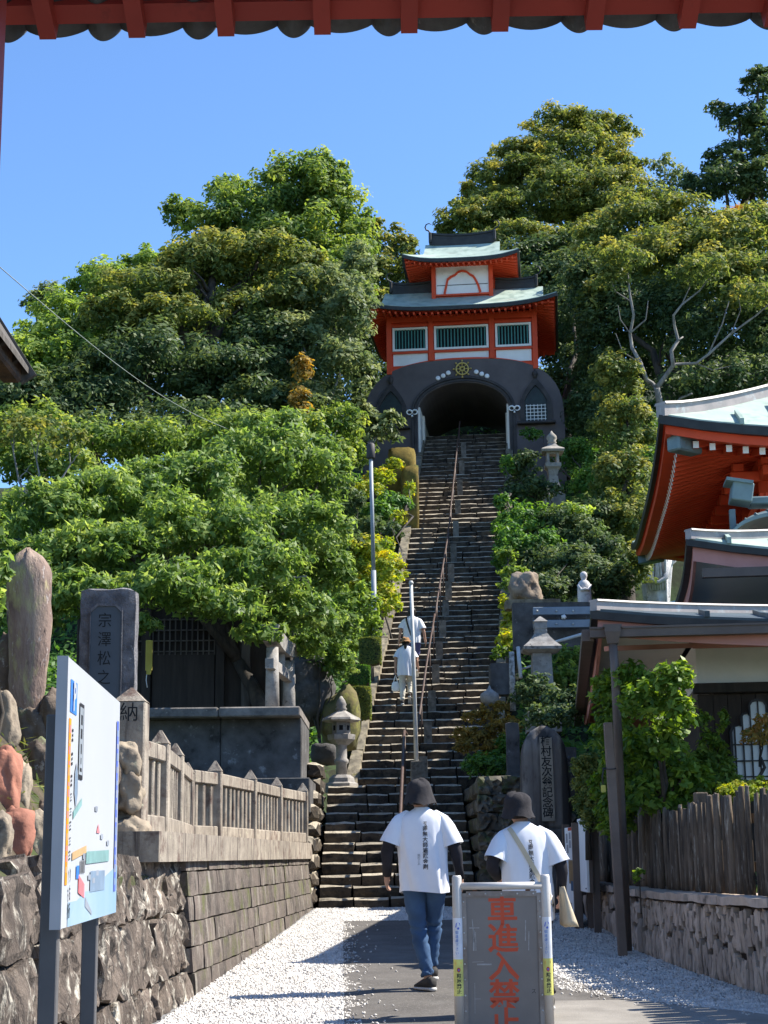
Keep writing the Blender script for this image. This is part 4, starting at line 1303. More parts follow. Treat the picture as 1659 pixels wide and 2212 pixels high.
# lamp pole, mossy cheek wall, cable, neighbour eave
lb, ltp = P(810, 1366, 36.4), P(801, 990, 36.4)
LAMPM = mat('lamp_grey', (.30, .33, .36, 1), (.25, .275, .30, 1), s=4, rough=.5, bump=.03, rnd=0)
lt = thing('lamp_post', 'slim grey lamp post with dark cylindrical head left of the stair', 'lamp post', lb)
b = MB(); b.tube([lb - Vector((0, 0, .4)), lb.lerp(ltp, .35)], .058, 10); b.build('pole', LAMPM, lt, world=True)
b = MB(); b.tube([lb.lerp(ltp, .34), ltp], .045, 10); b.build('upper_pole', LAMPM, lt, world=True)
b = MB(); b.lathe([(.085, -.02), (.10, .02), (.10, .32), (.06, .36)], 12, ltp); b.build('lamp_head', BLACKTRIM, lt, world=True)
MOSS = mat('moss', (.22, .155, .035, 1), (.13, .095, .025, 1), s=7, rough=1, bump=.8, bs=50, rnd=.05, patches=[((.10, .105, .025, 1), 3, .55, .68)])
mw_ = thing('mossy_wall', 'block of golden moss covered stone beside the top of the stair', 'stone wall', P(868, 1070, 48.0))
for i, (x0, x1, y0, y1, da, db) in enumerate([(829, 890, 962, 1095, 48.2, 51.0), (862, 899, 1003, 1090, 46.8, 48.3)]):
    A, B = P(x0, y0, da), P(x1, y1, da)
    vs, fs = rough_box((B.x - A.x, db - da, A.z - B.z + 1.0), (5, 5, 6), .06, 31 + i, .35, 2)
    b = MB(); b.add([Vector(v) + Vector(((A.x + B.x) / 2 + .1 * (db - da) / 2, (da + db) / 2, (A.z + B.z) / 2 - .5)) for v in vs], fs, True)
    b.build('mossy_block', MOSS, mw_, world=True)
cb = MB()
a_, e_ = P(-20, 560, 22), P(522, 938, 44)
cb.tube([a_.lerp(e_, k / 24) - Vector((0, 0, .38 * math.sin(math.pi * k / 24))) for k in range(25)], .0075, 6)
single(cb, 'cable', mat('cable_grey', (.30, .34, .30, 1), rough=.6, bump=0, rnd=0), 'thin pale cable slung across the left trees', 'cable', None, a_)
# neighbour's eave at the left edge
ev = P(62, 800, 12.5)
nb_ = thing('wooden_house', 'corner of a weathered wooden roof eave at the left edge of the picture', 'house', (ev.x - 3, ev.y - 2, gz(10)))
E0 = ev; dr_ = (P(0, 690, 12.5) - P(64, 792, 12.5)); dr_.y = 0; dr_.normalize()
b = MB()
b.slab([[E0 + dr_ * (t * .5) + Vector((0, y, .02)) for t in range(0, 7)] for y in (0, -1.2, -2.4, -3.6)], (0, 0, -.05), False); b.build('roof', GREYWOOD, nb_, world=True)
b = MB(); b.beam(E0 + Vector((.0, .02, -.07)), E0 + dr_ * 3 + Vector((0, .02, -.07)), .05, .14, (0, 0, 1)); b.build('barge_board', GREYWOOD, nb_, world=True)
for k in range(7):
    b = MB(); b.beam(E0 + dr_ * (.10) + Vector((0, -.3 - k * .45, -.12)), E0 + dr_ * 2.9 + Vector((0, -.3 - k * .45, -.12)), .07, .09); b.build('rafter', WOOD, nb_, world=True)
b = MB(); b.beam(E0 + dr_ * .25 + Vector((0, .0, -.22)), E0 + dr_ * .25 + Vector((0, -3.5, -.22)), .16, .2, ch=.02); b.build('eave_purlin', mat('rotten_wood', (.13, .075, .045, 1), (.06, .04, .03, 1), s=6, rough=1, bump=.8, bs=20, rnd=0), nb_, world=True)
b = MB(); b.box(E0 + Vector((-3.2, -2.0, -1.45)), (3.2, 3.2, 6.9)); b.build('wall', GREYWOOD, nb_, world=True)
# ------------------------------------------------------------------ right side: halls, fence, boards, monument
PINK = mat('faded_pink', (.62, .29, .24, 1), (.52, .23, .19, 1), s=2, rough=.7, bump=.05, rnd=.03)
GUTTER = mat('brown_gutter', (.15, .112, .09, 1), (.115, .085, .07, 1), s=3, rough=.5, bump=.04, rnd=.03)
SOFF = mat('white_soffit', (.82, .77, .68, 1), (.74, .69, .61, 1), s=1.5, rough=.9, bump=.04, rnd=0)
RIDGEM = mat('ridge_copper', (.42, .36, .33, 1), (.30, .27, .25, 1), s=3, rough=.5, bump=.06, rnd=.03, patches=[((.50, .52, .50, 1), 5, .56, .7)])
GREYCOP = mat('grey_copper', (.20, .27, .27, 1), (.13, .17, .18, 1), s=2, rough=.5, bump=.06, rnd=.02, metal=.2)
PLANKW = mat('brown_boards', (.06, .042, .033, 1), (.038, .028, .022, 1), s=5, rough=.85, bump=.3, bs=30, rnd=.18, stretch=(3, 3, .3))
def eave_ring(parent, cx, cy, a, b, ze, up, ko, ki, z0, z1, name, m, na=20):
    per = [(2 * i / na - 1, -1) for i in range(na + 1)] + [(1, 2 * i / na - 1) for i in range(1, na + 1)] + [(1 - 2 * i / na, 1) for i in range(1, na + 1)] + [(-1, 1 - 2 * i / na) for i in range(1, na)]
    ez = lambda p: ze + up * (abs(p[0]) ** 3.5 if abs(p[1]) == 1 else abs(p[1]) ** 3.5)
    R = [[Vector((cx + p[0] * (a + k), cy + p[1] * (b + k), ez(p) + z)) for p in per] for k, z in ((ko, z0), (ko, z1), (ki, z1), (ki, z0))]
    n = len(per)
    fs = []
    for q in range(4):
        for k in range(n): fs.append((q * n + k, q * n + (k + 1) % n, ((q + 1) % 4) * n + (k + 1) % n, ((q + 1) % 4) * n + k))
    mb = MB(); mb.add([p for r in R for p in r], fs); return mb.build(name, m, parent)
def hip_ridges(parent, cx, cy, a, b, c, tg, zz, xm, h, w, m, corners=((-1, -1), (1, -1))):
    for sx, sy in corners:
        pts = []
        for k in range(11):
            t = tg * k / 10
            pts.append(Vector((cx + sx * xm(t), cy + sy * b * (1 - t), zz(1, t) + h * .3)))
        d = (pts[1] - pts[0]).normalized()
        mb = MB()
        side = Vector((-d.y, d.x, 0)).normalized() * w / 2
        mb.rings([[p - side + Vector((0, 0, -h * .6)), p + side + Vector((0, 0, -h * .6)), p + side + Vector((0, 0, h * .5)), p - side + Vector((0, 0, h * .5))] for p in pts], False)
        r = mb.build('hip_ridge', m, parent)
        mb = MB()
        mb.rings([[p - side * 1.4 + Vector((0, 0, h * .5)), p + side * 1.4 + Vector((0, 0, h * .5)), p + side * 1.2 + Vector((0, 0, h * .72)), p - side * 1.2 + Vector((0, 0, h * .72))] for p in pts], False)
        mb.build('ridge_cap', m, r)
def battens(parent, cx, cy, b, xs, zz, xm, m, w=.05, h=.07, n=8, tmax=1):
    for x in xs:
        pts = []
        for k in range(n + 1):
            t = tmax * k / n
            if abs(x) > xm(t): break
            pts.append(Vector((cx + x, cy - b * (1 - t), zz(x / xm(t), t) + h * .35)))
        if len(pts) < 2: continue
        pts[0] = pts[0] + Vector((0, -.04, 0))
        mb = MB()
        mb.rings([[p + Vector((-w / 2, 0, -h / 2)), p + Vector((w / 2, 0, -h / 2)), p + Vector((w / 2, 0, h / 2)), p + Vector((-w / 2, 0, h / 2))] for p in pts], False)
        mb.build('roof_batten', m, parent)

# --- main hall: the great vermilion eave
UPH = .45
C1 = P(1427, 893, 28.0)
hall = thing('temple_hall', 'main hall with huge vermilion rafter eaves under a green copper roof', 'temple hall', (C1.x, C1.y, 1.3), -UA)
zc = C1.z - 1.3 - UPH
hcx, hcy, ha, hb = 7.0, 6.1, 7.0, 6.1
xm, zz, rg, per = hip_gable(hall, hcx, hcy, ha, hb, zc, 4.0, zc + 3.6, .5, UPH, COPPER, DARKMETAL, VERM_DK, ha - 2.0, hb - 2.0, .14, curve=1.12, rise=.40)
eave_ring(hall, hcx, hcy, ha, hb, zc, UPH, -.08, -.34, -.36, -.20, 'fascia', VERM)
hip_ridges(hall, hcx, hcy, ha, hb, 4.0, .5, zz, xm, .2, .2, RIDGEM)
battens(hall, hcx, hcy, hb, [-6.3 + i * .72 for i in range(14)], zz, xm, COPPER, .07, .11)
eb = lambda q, h: zc - .40 + UPH * abs(q / h) ** 3.5
rafter_set(hall, .62, 7.6, 25, 'x', .30, 2.0, lambda q: eb(q - hcx, ha), zc + .13, .10, .12, VERM, True, WHITE)
rafter_set(hall, .50, 2 * hcy - .50, 46, 'y', .30, 2.0, lambda q: eb(q - hcy, hb), zc + .13, .10, .13, VERM, True, WHITE)
for sy in (0, 1):                                   # hip rafters with dark metal caps
    y0, y1 = (.22, 2.7) if sy == 0 else (2 * hcy - .22, 2 * hcy - 2.7)
    b = MB(); b.beam((.22, y0, zc - .42 + UPH * .9), (2.7, y1, zc + .2), .24, .3); r = b.build('hip_rafter', VERM, hall)
    d = Vector((2.48, y1 - y0, -.2 - UPH * .9 + .62)).normalized()
    s_ = Vector((.22, y0, zc - .42 + UPH * .9))
    b = MB(); b.beam(s_ - d * .03, s_ + d * .62, .30, .36, ch=.03); b.build('hip_rafter_cap', GREYCOP, r)
b = MB(); b.box((8.2, 6.1, zc / 2 - .3), (12.2, 8.1, zc - .2)); b.build('wall', VERM_DK, hall)
for x in (2.1, 4.5, 6.7): 
    b = MB(); b.lathe([(.2, 0), (.2, zc - .1)], 14, (x, 2.05, 0)); b.build('column', VERM, hall)
for y in (4.9, 7.3, 9.5):
    b = MB(); b.lathe([(.2, 0), (.2, zc - .1)], 14, (2.1, y, 0)); b.build('column', VERM, hall)
for z, w in ((zc - .1, .26), (zc - .75, .2), (zc - 1.3, .2)):
    b = MB(); b.box((2.05, 6.1, z), (.3, 8.4, w), ch=.01); b.build('tie_beam', VERM, hall)
    b = MB(); b.box((6.6, 2.0, z - .003), (9.2, .3, w), ch=.01); b.build('tie_beam', VERM, hall)
for i in range(9):                                  # bracket arms
    for (x, y, ax) in ((1.75, 2.0 + i * 1.0, 0), (2.0 + i * 1.05, 1.75, 1)):
        b = MB()
        sz = (.75, .17, .2) if ax == 0 else (.17, .75, .2)
        b.box((x, y, zc - .32), sz, ch=.02)
        b.box((x - (.22 if ax == 0 else 0), y - (.22 if ax else 0), zc - .14), (.22, .22, .15), ch=.02)
        b.build('bracket', VERM, hall)
b = MB(); b.box((6.6, 1.84, zc - .48), (8.9, .06, .30)); b.build('painted_shadow', BLACKTRIM, hall)  # black panel painted in for the shadow between the brackets
b = MB(); b.box((9.2, .2, zc - 1.0), (9.0, 2.4, .16), Matrix.Rotation(-.1, 3, 'X')); b.build('porch_roof_edge', DARKMETAL, hall)

# --- rounded copper porch roof in front of the hall
pc = P(1692, 1170, 25.0); s = (pc - CAM).dot(_F) / FPX
pr = thing('porch_roof', 'rounded pale copper porch roof with grey ridge block below the red eaves', 'porch roof', (pc.x, pc.y, pc.z - 1.2), -UA)
b = MB()
g_ = []
for i in range(13):
    f = i / 12 * math.pi * .5
    g_.append([Vector((-116 * s * math.cos(a) * (1 if i == 0 else math.cos(f) ** .6), 2.0 * (i / 12) * 1 - .3 - .9 * math.cos(a) * 0, 1.2 + 82 * s * math.sin(a))) for a in [math.pi * k / 24 for k in range(25)]])
g_ = [[Vector((-116 * s * math.cos(a) * (.62 + .38 * (1 - i / 12)), -.3 + i / 12 * 2.2, 1.2 + (82 * s) * math.sin(a) ** .9 * (.55 + .45 * math.sin(min(1, .25 + i / 6) * 1.57)))) for a in [math.pi * k / 24 for k in range(25)]] for i in range(13)]
b.slab(g_, (0, 0, -.06)); b.build('roof_skin', GREYCOP, pr)
for k in range(2, 23, 2):
    b = MB(); b.tube([g_[i][k] + Vector((0, 0, .01)) for i in range(13)], .013, 5); b.build('seam', GREYCOP, pr)
cc = wm(pr).inverted() @ P(1601, 1068, 25.2)
b = MB(); b.box(cc, (.33, .5, .30), Matrix.Rotation(.18, 3, 'Y'), ch=.015); b.box(cc + Vector((-.04, -.02, .17)), (.42, .56, .05), Matrix.Rotation(.18, 3, 'Y')); b.build('ridge_end', GREYCOP, pr)
cc = wm(pr).inverted() @ P(1665, 1085, 25.4)
b = MB(); b.box(cc, (.70, .4, .13), ch=.02); b.build('ridge', GREYCOP, pr)
cc = wm(pr).inverted() @ P(1583, 1135, 25.1)
b = MB(); b.box(cc, (.09, .12, .5)); b.build('post', GREYCOP, pr)

# --- priests' quarters: two stacked roofs with pink fascias
UPM = .33
C2 = P(1487, 1160, 20.0)
mid = thing('upper_roof_house', 'upper storey with curved copper eave, faded pink fascia and white soffit', 'house', (C2.x, C2.y, 3.0), -rad(7))
zc2 = C2.z - 3.0 - UPM
xm, zz, rg, per = hip_gable(mid, 5.5, 2.7, 5.5, 2.7, zc2, 3.4, zc2 + 1.05, .6, UPM, COPPER, DARKMETAL, SOFF, .2, .1, .06, curve=1.1, rise=.0)
eave_ring(mid, 5.5, 2.7, 5.5, 2.7, zc2, UPM, -.05, -.09, -.30, -.10, 'fascia', PINK)
hip_ridges(mid, 5.5, 2.7, 5.5, 2.7, 3.4, .6, zz, xm, .10, .11, RIDGEM)
battens(mid, 5.5, 2.7, 2.7, [-5.0 + i * .62 for i in range(10)], zz, xm, COPPER, .05, .08)
b = MB(); b.beam((.14, -.05, zc2 - .15), (8, -.05, zc2 - .15), .12, .11); b.build('gutter', GUTTER, mid)
b = MB(); b.box((6.2, 4.0, zc2 - .95), (8.8, 3.2, 1.6)); b.build('wall', CREAM, mid)

UPL = .22
SHADECOP = mat('shaded_copper', (.085, .11, .115, 1), (.05, .065, .07, 1), s=2, rough=.45, bump=.06, rnd=.02, patches=[((.22, .30, .33, 1), 1.1, .62, .75)])  # copper darkened so the shade of the roof above is in its colour
C3 = P(1282, 1314, 16.7)
low_ = thing('temple_house', 'temple house with curved eave, brown gutter, cream wall and dark boards', 'house', (C3.x, C3.y, gz(17)), -UA)
zc3 = C3.z - gz(17) - UPL
xm, zz, rg, per = hip_gable(low_, 6.0, 5.8, 6.0, 5.8, zc3, 2.5, zc3 + .95, .58, UPL, SHADECOP, DARKMETAL, SOFF, 4.9, 4.3, .06, curve=1.05, rise=.14)
eave_ring(low_, 6.0, 5.8, 6.0, 5.8, zc3, UPL, -.04, -.08, -.28, -.10, 'fascia', PINK)
hip_ridges(low_, 6.0, 5.8, 6.0, 5.8, 2.5, .58, zz, xm, .09, .10, RIDGEM)
battens(low_, 6.0, 5.8, 5.8, [-5.5 + i * .66 for i in range(12)], zz, xm, SHADECOP, .05, .06)
b = MB(); b.box((4.0, -.07, zc3 - .05), (8.1, .12, .10)); b.box((4.0, -.135, zc3 - .005), (8.1, .02, .02)); b.build('gutter', GUTTER, low_)
b = MB(); b.beam((-.07, .0, zc3 - .06), (-.07, 11.6, zc3 - .06), .12, .12); b.build('gutter', GUTTER, low_)
inv = wm(low_).inverted()
hp = inv @ P(1323, 1366, 16.55); pbm = inv @ P(1360, 2066, 16.5)
b = MB(); b.box(hp + Vector((0, 0, .06)), (.19, .16, .03)); b.lathe([(.075, -.12), (.115, .0), (.115, .06)], 4, hp, False, rot=math.pi / 4); b.build('hopper', GUTTER, low_)
b = MB(); pbm.x = hp.x + .02; pbm.y = hp.y - .02
b.tube([hp + Vector((0, 0, -.1)), hp + Vector((.01, .0, -.45)), Vector((pbm.x, pbm.y, .02))], .045, 10); b.build('downpipe', GUTTER, low_)
WX0, WY = 1.15, 1.5
zw1 = zc3 + .03
zw0 = (P(1560, 1490, 18.6).z) - gz(17)
b = MB(); b.box((WX0 + 4.5, WY + 3.0, (zw1 + zw0) / 2), (9.0, 6.0, zw1 - zw0)); b.build('plaster_wall', WHITE, low_)
b = MB(); b.box((WX0 + 4.5, WY - .03, zw1 - .04), (9.06, .05, .07)); b.build('wall_trim', PINK, low_)
b = MB(); b.beam((WX0, WY - .02, zw1 - .04), (.12, .12, zw1 - .22), .06, .05); b.build('corner_trim', PINK, low_)
b = MB(); b.box((WX0 + 4.5, WY - .03, zw0 - .04), (9.1, .14, .11), ch=.01); b.build('dark_beam', WOOD, low_)
x = WX0
i = 0
while x < 5.2:
    w = random.uniform(.15, .21)
    b = MB(); b.box((x + w / 2, WY + .05 + random.uniform(0, .006), zw0 / 2 - .1), (w - .006, .05, zw0)); b.build('wall_board', PLANKW, low_); x += w
b = MB(); b.box((WX0 + 4.5, WY + 3.06, zw0 / 2 - .05), (8.9, 5.8, zw0 - .1)); b.build('wall_core', WOOD, low_)
# cusped window of paper panes behind black bars
wp = [(1345, 1665), (1345, 1300), (1362, 1262), (1400, 1250), (1424, 1258), (1424, 1190), (1440, 1166), (1470, 1160), (1487, 1185), (1485, 1110), (1510, 1072), (1550, 1060)]
wp = wp + [(3100 - x, y) for x, y in wp[::-1][1:]]
wc = inv @ P(1207 + 1550 * .2725, 1234.4 + 1400 * .2725, 18.5)
k_ = .2725 / pxm(18.5, 2.6)
poly = [((x - 1550) * k_, (1400 - y) * k_) for x, y in wp]
fr = ((wc.x, WY - .03, wc.z), (1, 0, 0), (0, 0, 1), (0, 1, 0))
b = MB(); b.prism(poly, fr, .03); wn = b.build('cusped_window', WHITE, low_)
b = MB(); b.band([(x * 1.09, z * 1.05) for x, z in poly], poly, ((wc.x, WY - .06, wc.z), (1, 0, 0), (0, 0, 1), (0, 1, 0)), .06); b.build('window_frame', BLACKTRIM, wn)
for i in range(-3, 4):
    xx = i * 62 * k_
    top = max([z for x, z in poly if abs(x - xx) < 34 * k_] or [0])
    b = MB(); b.box((wc.x + xx, WY - .042, wc.z + (top - 265 * k_) / 2), (.016, .02, top + 265 * k_)); b.build('window_bar', BLACKTRIM, wn)
for z in (-240, -120, 5):
    b = MB(); b.box((wc.x, WY - .044, wc.z + z * k_), (410 * k_, .018, .014)); b.build('window_bar', BLACKTRIM, wn)
# brown post beside the downpipe
q0, q1 = P(1346, 2067, 16.35), P(1313, 1561, 16.35)
tp_ = thing('wooden_post', 'square brown post beside the downpipe with a cable tie and yellow tag', 'post', q0)
b = MB(); b.beam(q0 - Vector((0, 0, .1)), q1, .085, .085, (0, 1, 0), ch=.006); b.build('post', mat('brown_post', (.19, .14, .11, 1), (.15, .11, .085, 1), s=4, rough=.7, bump=.08, rnd=0), tp_, world=True)
ty = P(1316, 1660, 16.3)
b = MB(); b.tube([ty + Vector((.05 * math.cos(a) * 1.3, .05 * math.sin(a) * 1.3, .01 * math.sin(a))) for a in [k * math.pi / 6 for k in range(13)]], .006, 5); b.tube([ty + Vector((-.06, -.05, 0)), ty + Vector((-.08, -.06, -.08)), ty + Vector((-.075, -.06, -.16))], .008, 5); b.build('cable_tie', BLACKTRIM, tp_, world=True)
b = MB(); b.box(ty + Vector((-.075, -.065, -.20)), (.045, .012, .07)); b.build('tag', YEL, tp_, world=True)

# --- flagstone wall and board fence
FLAG = mat('flagstone', (.52, .41, .32, 1), (.34, .265, .21, 1), s=5, rough=.9, bump=.5, bs=25, rnd=.22, patches=[((.10, .085, .07, 1), 5, .6, .72), ((.34, .31, .28, 1), 12, .62, .7)])
JOINT = mat('dark_joint', (.035, .026, .02, 1), (.028, .022, .018, 1), s=8, rough=1, bump=.7, bs=30, rnd=0)
BOARD = mat('weathered_board', (.185, .14, .10, 1), (.075, .055, .04, 1), s=7, rough=.95, bump=.8, bs=22, rnd=.3, stretch=(2.5, 2.5, .35), patches=[((.38, .35, .29, 1), 12, .58, .68), ((.035, .028, .022, 1), 4, .52, .66)], dist=.015)
rwx = lambda y: itp(RWX, y)
RC = 1.15
rw = thing('flagstone_wall', 'low wall faced with narrow upright flagstones under the board fence', 'stone wall', (2.6, 16, gz(16)))
ycut = [9.5, 11.2, 12.8, 14.8, 16.7, 18.5, 20.0, 21.6, 22.6]
for a, c in zip(ycut[:-1], ycut[1:]):
    A, B = Vector((rwx(a) + .22, a, 0)), Vector((rwx(c) + .22, c, 0))
    b = MB(); b.beam(A + Vector((0, 0, .62)), B + Vector((0, 0, .62)), .40, 1.0); b.build('wall_core', JOINT, rw, world=True)
    vs, fs = rough_box(((B - A).length, .5, .07), (12, 3, 1), .018, a, .3, 5)
    x = (B - A).normalized(); yv = Vector((-x.y, x.x, 0))
    b = MB(); R3 = Matrix((x, yv, Vector((0, 0, 1)))).transposed(); b.add([R3 @ Vector(v) + (A + B) / 2 + Vector((-.03, 0, RC - .02)) for v in vs], fs); b.build('coping', FLAG, rw, world=True)
nflag = 0
y = 9.6
while y < 21.5 and nflag < 298:
    w = random.uniform(.12, .2) if y < 11.6 else random.uniform(.055, .10) if y < 16.5 else random.uniform(.18, .34)
    z = gz(y) - .02
    while z < RC - .10:
        h = random.uniform(.18, .44) if y < 16.5 else random.uniform(.2, .4)
        h = min(h, RC - .06 - z)
        if h < .06: break
        vs, fs = rough_box((w * random.uniform(.78, .96), .07, h * .95), (2, 1, 4), .012, nflag * 1.3, 1.0, 7)
        d = Vector((rwx(y + .1) - rwx(y - .1), .2, 0)).normalized()
        yv = Vector((-d.y, d.x, 0))
        R3 = Matrix((d, yv, Vector((0, 0, 1)))).transposed() @ Matrix.Rotation(random.uniform(-.10, .10), 3, 'Y')
        b = MB(); b.add([R3 @ Vector(v) + Vector((rwx(y + w / 2) + .0 + random.uniform(-.008, .01), y + w / 2, z + h / 2)) for v in vs], fs, False)
        b.build('flagstone', FLAG, rw, world=True); nflag += 1
        z += h + random.uniform(0, .008)
    y += w * .95
bf = thing('board_fence', 'fence of weathered half round boards with ragged tops on the flagstone wall', 'fence', (2.8, 16, RC))
y = 9.6
i = 0
while y < 22.2:
    w = random.uniform(.09, .16)
    top = 1.95 + random.uniform(-.035, .04) + .04 * math.sin(y * 2.3) + (.10 if y < 12.5 else 0) + (.06 if 13 < y < 14 else 0)
    x = rwx(y) + .22 + random.uniform(-.015, .015)
    b = MB()
    pr_ = []
    n = 7
    lean = random.uniform(-.015, .015)
    for j in range(6):
        f = j / 5
        ww = w * .5 * (1 + .12 * nz((y * 3, f * 3, 1), 1.5, 2)) * (1 if j < 4 else (.96 if j == 4 else random.uniform(.6, .9)))
        zt = RC + .02 + (top - RC) * (f if j < 5 else 1.0) - (0.05 if j == 4 else 0)
        pr_.append([Vector((x + lean * f - math.sin(math.pi * k / (n - 1)) * ww * .75, y + w / 2 - math.cos(math.pi * k / (n - 1)) * ww * .98, zt + (.02 * nz((k, y * 5, j), 1, 3) if j > 3 else 0))) for k in range(n)])
    b.rings(pr_); b.build('board', BOARD, bf, world=True)
    y += w * .99 + (random.random() < .3) * random.uniform(.0, .018); i += 1
for y in (10, 12.2, 15.5, 18.8, 21.8):
    b = MB(); b.box((rwx(y) + .33, y, RC + .45), (.12, .12, .95), ch=.01); b.build('fence_post', BOARD, bf, world=True)
for z in (1.4, 1.8):
    for a, c in zip(ycut[:-1], ycut[1:]):
        b = MB(); b.beam((rwx(a) + .31, a, z), (rwx(c) + .31, c, z), .05, .08); b.build('fence_rail', BOARD, bf, world=True)

# --- notice boards
def notice(name, label, xn, yt, ybm, dn_, xf, df, mface, posts=True):
    a0, a1 = P(xn, ybm, dn_), P(xn - 2, yt, dn_)
    f0 = P(xf, ybm, df)
    t = thing(name, label, 'notice board', (a0.x, a0.y, gz(dn_)))
    u = Vector((a0.x - f0.x, a0.y - f0.y, 0)); L = u.length; u.normalize()     # left to right on the face
    n_ = Vector((u.y, -u.x, 0))
    if n_.x > 0: n_ = -n_
    H = a1.z - a0.z
    o = Vector((f0.x, f0.y, a0.z))
    R3 = Matrix((u, n_, Vector((0, 0, 1)))).transposed()
    b = MB(); b.box(o + u * L / 2 + Vector((0, 0, H / 2)) - n_ * .02, (L, .03, H), R3, ch=.003); b.build('board', mface, t, world=True)
    return t, o, u, n_, L, H, R3
bt, o, u, n_, L, H, R3 = notice('notice_board', 'blank white board with brown edge on two posts by the board fence', 1268, 1766, 1928, 19.0, 1251, 19.9, WHITE)
b = MB(); b.box(o + u * L / 2 + Vector((0, 0, H / 2)) - n_ * .055, (L + .01, .04, H + .01), R3); b.build('backing', GUTTER, bt, world=True)
for f in (.12, .88):
    q = o + u * L * f - n_ * .12
    b = MB(); b.box((q.x, q.y, (gz(19) + o.z + H * .9) / 2), (.08, .08, o.z + H * .9 - gz(19)), R3); b.build('post', GUTTER, bt, world=True)
for f in (.08, .92):
    for g2 in (.05, .95):
        b = MB(); b.box(o + u * L * f + Vector((0, 0, H * g2)) , (.014, .014, .014)); b.build('screw', BLACKTRIM, bt, world=True)
bt, o, u, n_, L, H, R3 = notice('poster_board', 'tall poster board with red corner and tan photo beside the blank board', 1242, 1786, 1977, 19.9, 1225, 20.75, WHITE)
def inset(t, o, u, n_, a0, a1, z0, z1, m, nm, lift=.003):
    b = MB(); v = Vector((0, 0, 1)); q = o - n_ * .005 + n_ * lift
    b.add([q + u * a0 + v * z0, q + u * a1 + v * z0, q + u * a1 + v * z1, q + u * a0 + v * z1], [(0, 1, 2, 3)])
    b.build(nm, m, t, world=True, fix=False)
TAN = mat('print_tan', (.36, .23, .09, 1), (.20, .13, .07, 1), s=5, rough=.6, bump=0, rnd=0)
PBLUE = mat('print_blue', (.03, .11, .22, 1), rough=.6, bump=0, rnd=0)
PRED = mat('print_red', (.55, .08, .04, 1), rough=.6, bump=0, rnd=0)
PGREY = mat('print_grey', (.22, .22, .25, 1), (.4, .4, .42, 1), s=30, rough=.6, bump=0, rnd=0)
inset(bt, o, u, n_, L * .45, L * .98, H * .96, H * .998, PRED, 'red_corner')
inset(bt, o, u, n_, L * .40, L * .90, H * .35, H * .62, TAN, 'photo_print')
inset(bt, o, u, n_, L * .62, L * .92, H * .27, H * .38, PBLUE, 'photo_print', .0045)
for a, z0, z1 in ((.16, .82, .93), (.55, .86, .94), (.55, .76, .85), (.22, .70, .80), (.45, .06, .10), (.45, .11, .13)):
    inset(bt, o, u, n_, L * a, L * (a + .22), H * z0, H * z1, PGREY, 'print_block')
for f in (-.12, 1.12):
    q = o + u * (L / 2 + (f - .5) * L) - n_ * .03
    b = MB(); b.box((q.x, q.y, (gz(20) + o.z + H) / 2 + .02), (.09, .09, o.z + H - gz(20) + .05), R3); b.build('post', GUTTER, bt, world=True)
b = MB(); b.box(o + u * L / 2 + Vector((0, 0, H / 2 - .1)) - n_ * .075, (L * 1.15, .03, H * 1.2), R3); b.build('backing', GUTTER, bt, world=True)

RUBBLE = mat('rubble', (.13, .115, .09, 1), (.06, .052, .04, 1), s=5, rough=.95, bump=.8, bs=22, rnd=.25, patches=[((.07, .085, .03, 1), 4, .5, .64), ((.24, .23, .20, 1), 9, .62, .72)])
# --- rubble wall and stone monument right of the lower steps
rb = thing('rubble_wall', 'dark mossy rubble wall right of the lower steps below the red azalea', 'stone wall', (1.8, 23.7, gz(23.7)))
for j in range(7):
    x = 1.30
    k = 0
    while x < 2.45:
        w = random.uniform(.22, .42)
        vs, fs = rock_mesh((w * 1.16, .42, .315), j * 9 + k + 50, 3, .16, 1.3, .07, 1.0)
        b = MB(); b.add([Vector(v) + Vector((x + w / 2, 23.75 + random.uniform(-.04, .04) + j * .02, gz(24) + .12 + j * .265)) for v in vs], fs, False)
        b.build('rubble_stone', RUBBLE, rb, world=True); x += w * .95; k += 1
for j in range(7):
    for i in range(6):
        vs, fs = rock_mesh((.36, .86, .30), j * 11 + i + 150, 2, .2, 1.3, .07, .75)
        b = MB(); b.add([Vector(v) + Vector((1.46, 24.3 + i * .8, gz(24) + .12 + j * .265)) for v in vs], fs, False)
        b.build('rubble_stone', RUBBLE, rb, world=True)
MONU = mat('monument_stone', (.24, .215, .19, 1), (.12, .105, .095, 1), s=3, rough=.9, bump=.5, bs=20, rnd=0, streak=((.05, .045, .042, 1), 7, .48, .60), stretch=(1, 1, .3), patches=[((.27, .24, .19, 1), 2.2, .56, .68), ((.04, .036, .034, 1), 4, .6, .72)])
mp_ = P(1184, 1790, 22.6)
mo = thing('stone_monument', 'round topped dark natural stone monument with a column of carved characters', 'monument', (mp_.x, mp_.y, mp_.z))
s = (mp_ - CAM).dot(_F) / FPX
rr_ = []
for i in range(22):
    f = i / 21
    hw = (56 - 8 * f) * s
    off = (-2 + 0 * f) * s
    if f > .72: hw *= math.sqrt(max(.02, 1 - ((f - .72) / .285) ** 2))
    rr_.append([Vector((off + math.copysign(abs(math.cos(a)) ** .7, math.cos(a)) * hw * (1 + .05 * nz((math.cos(a), f * 4, 2), 2, 3)), .17 + math.copysign(abs(math.sin(a)) ** .5, math.sin(a)) * .15 * (1 if f < .8 else max(.15, 1 - (f - .8) * 3)) + .012 * nz((a * 3, f * 5, 1), 2, 5), f * 222 * s)) for a in [2 * math.pi * k / 28 for k in range(28)]])
b = MB(); b.rings(rr_); b.build('stone', MONU, mo)
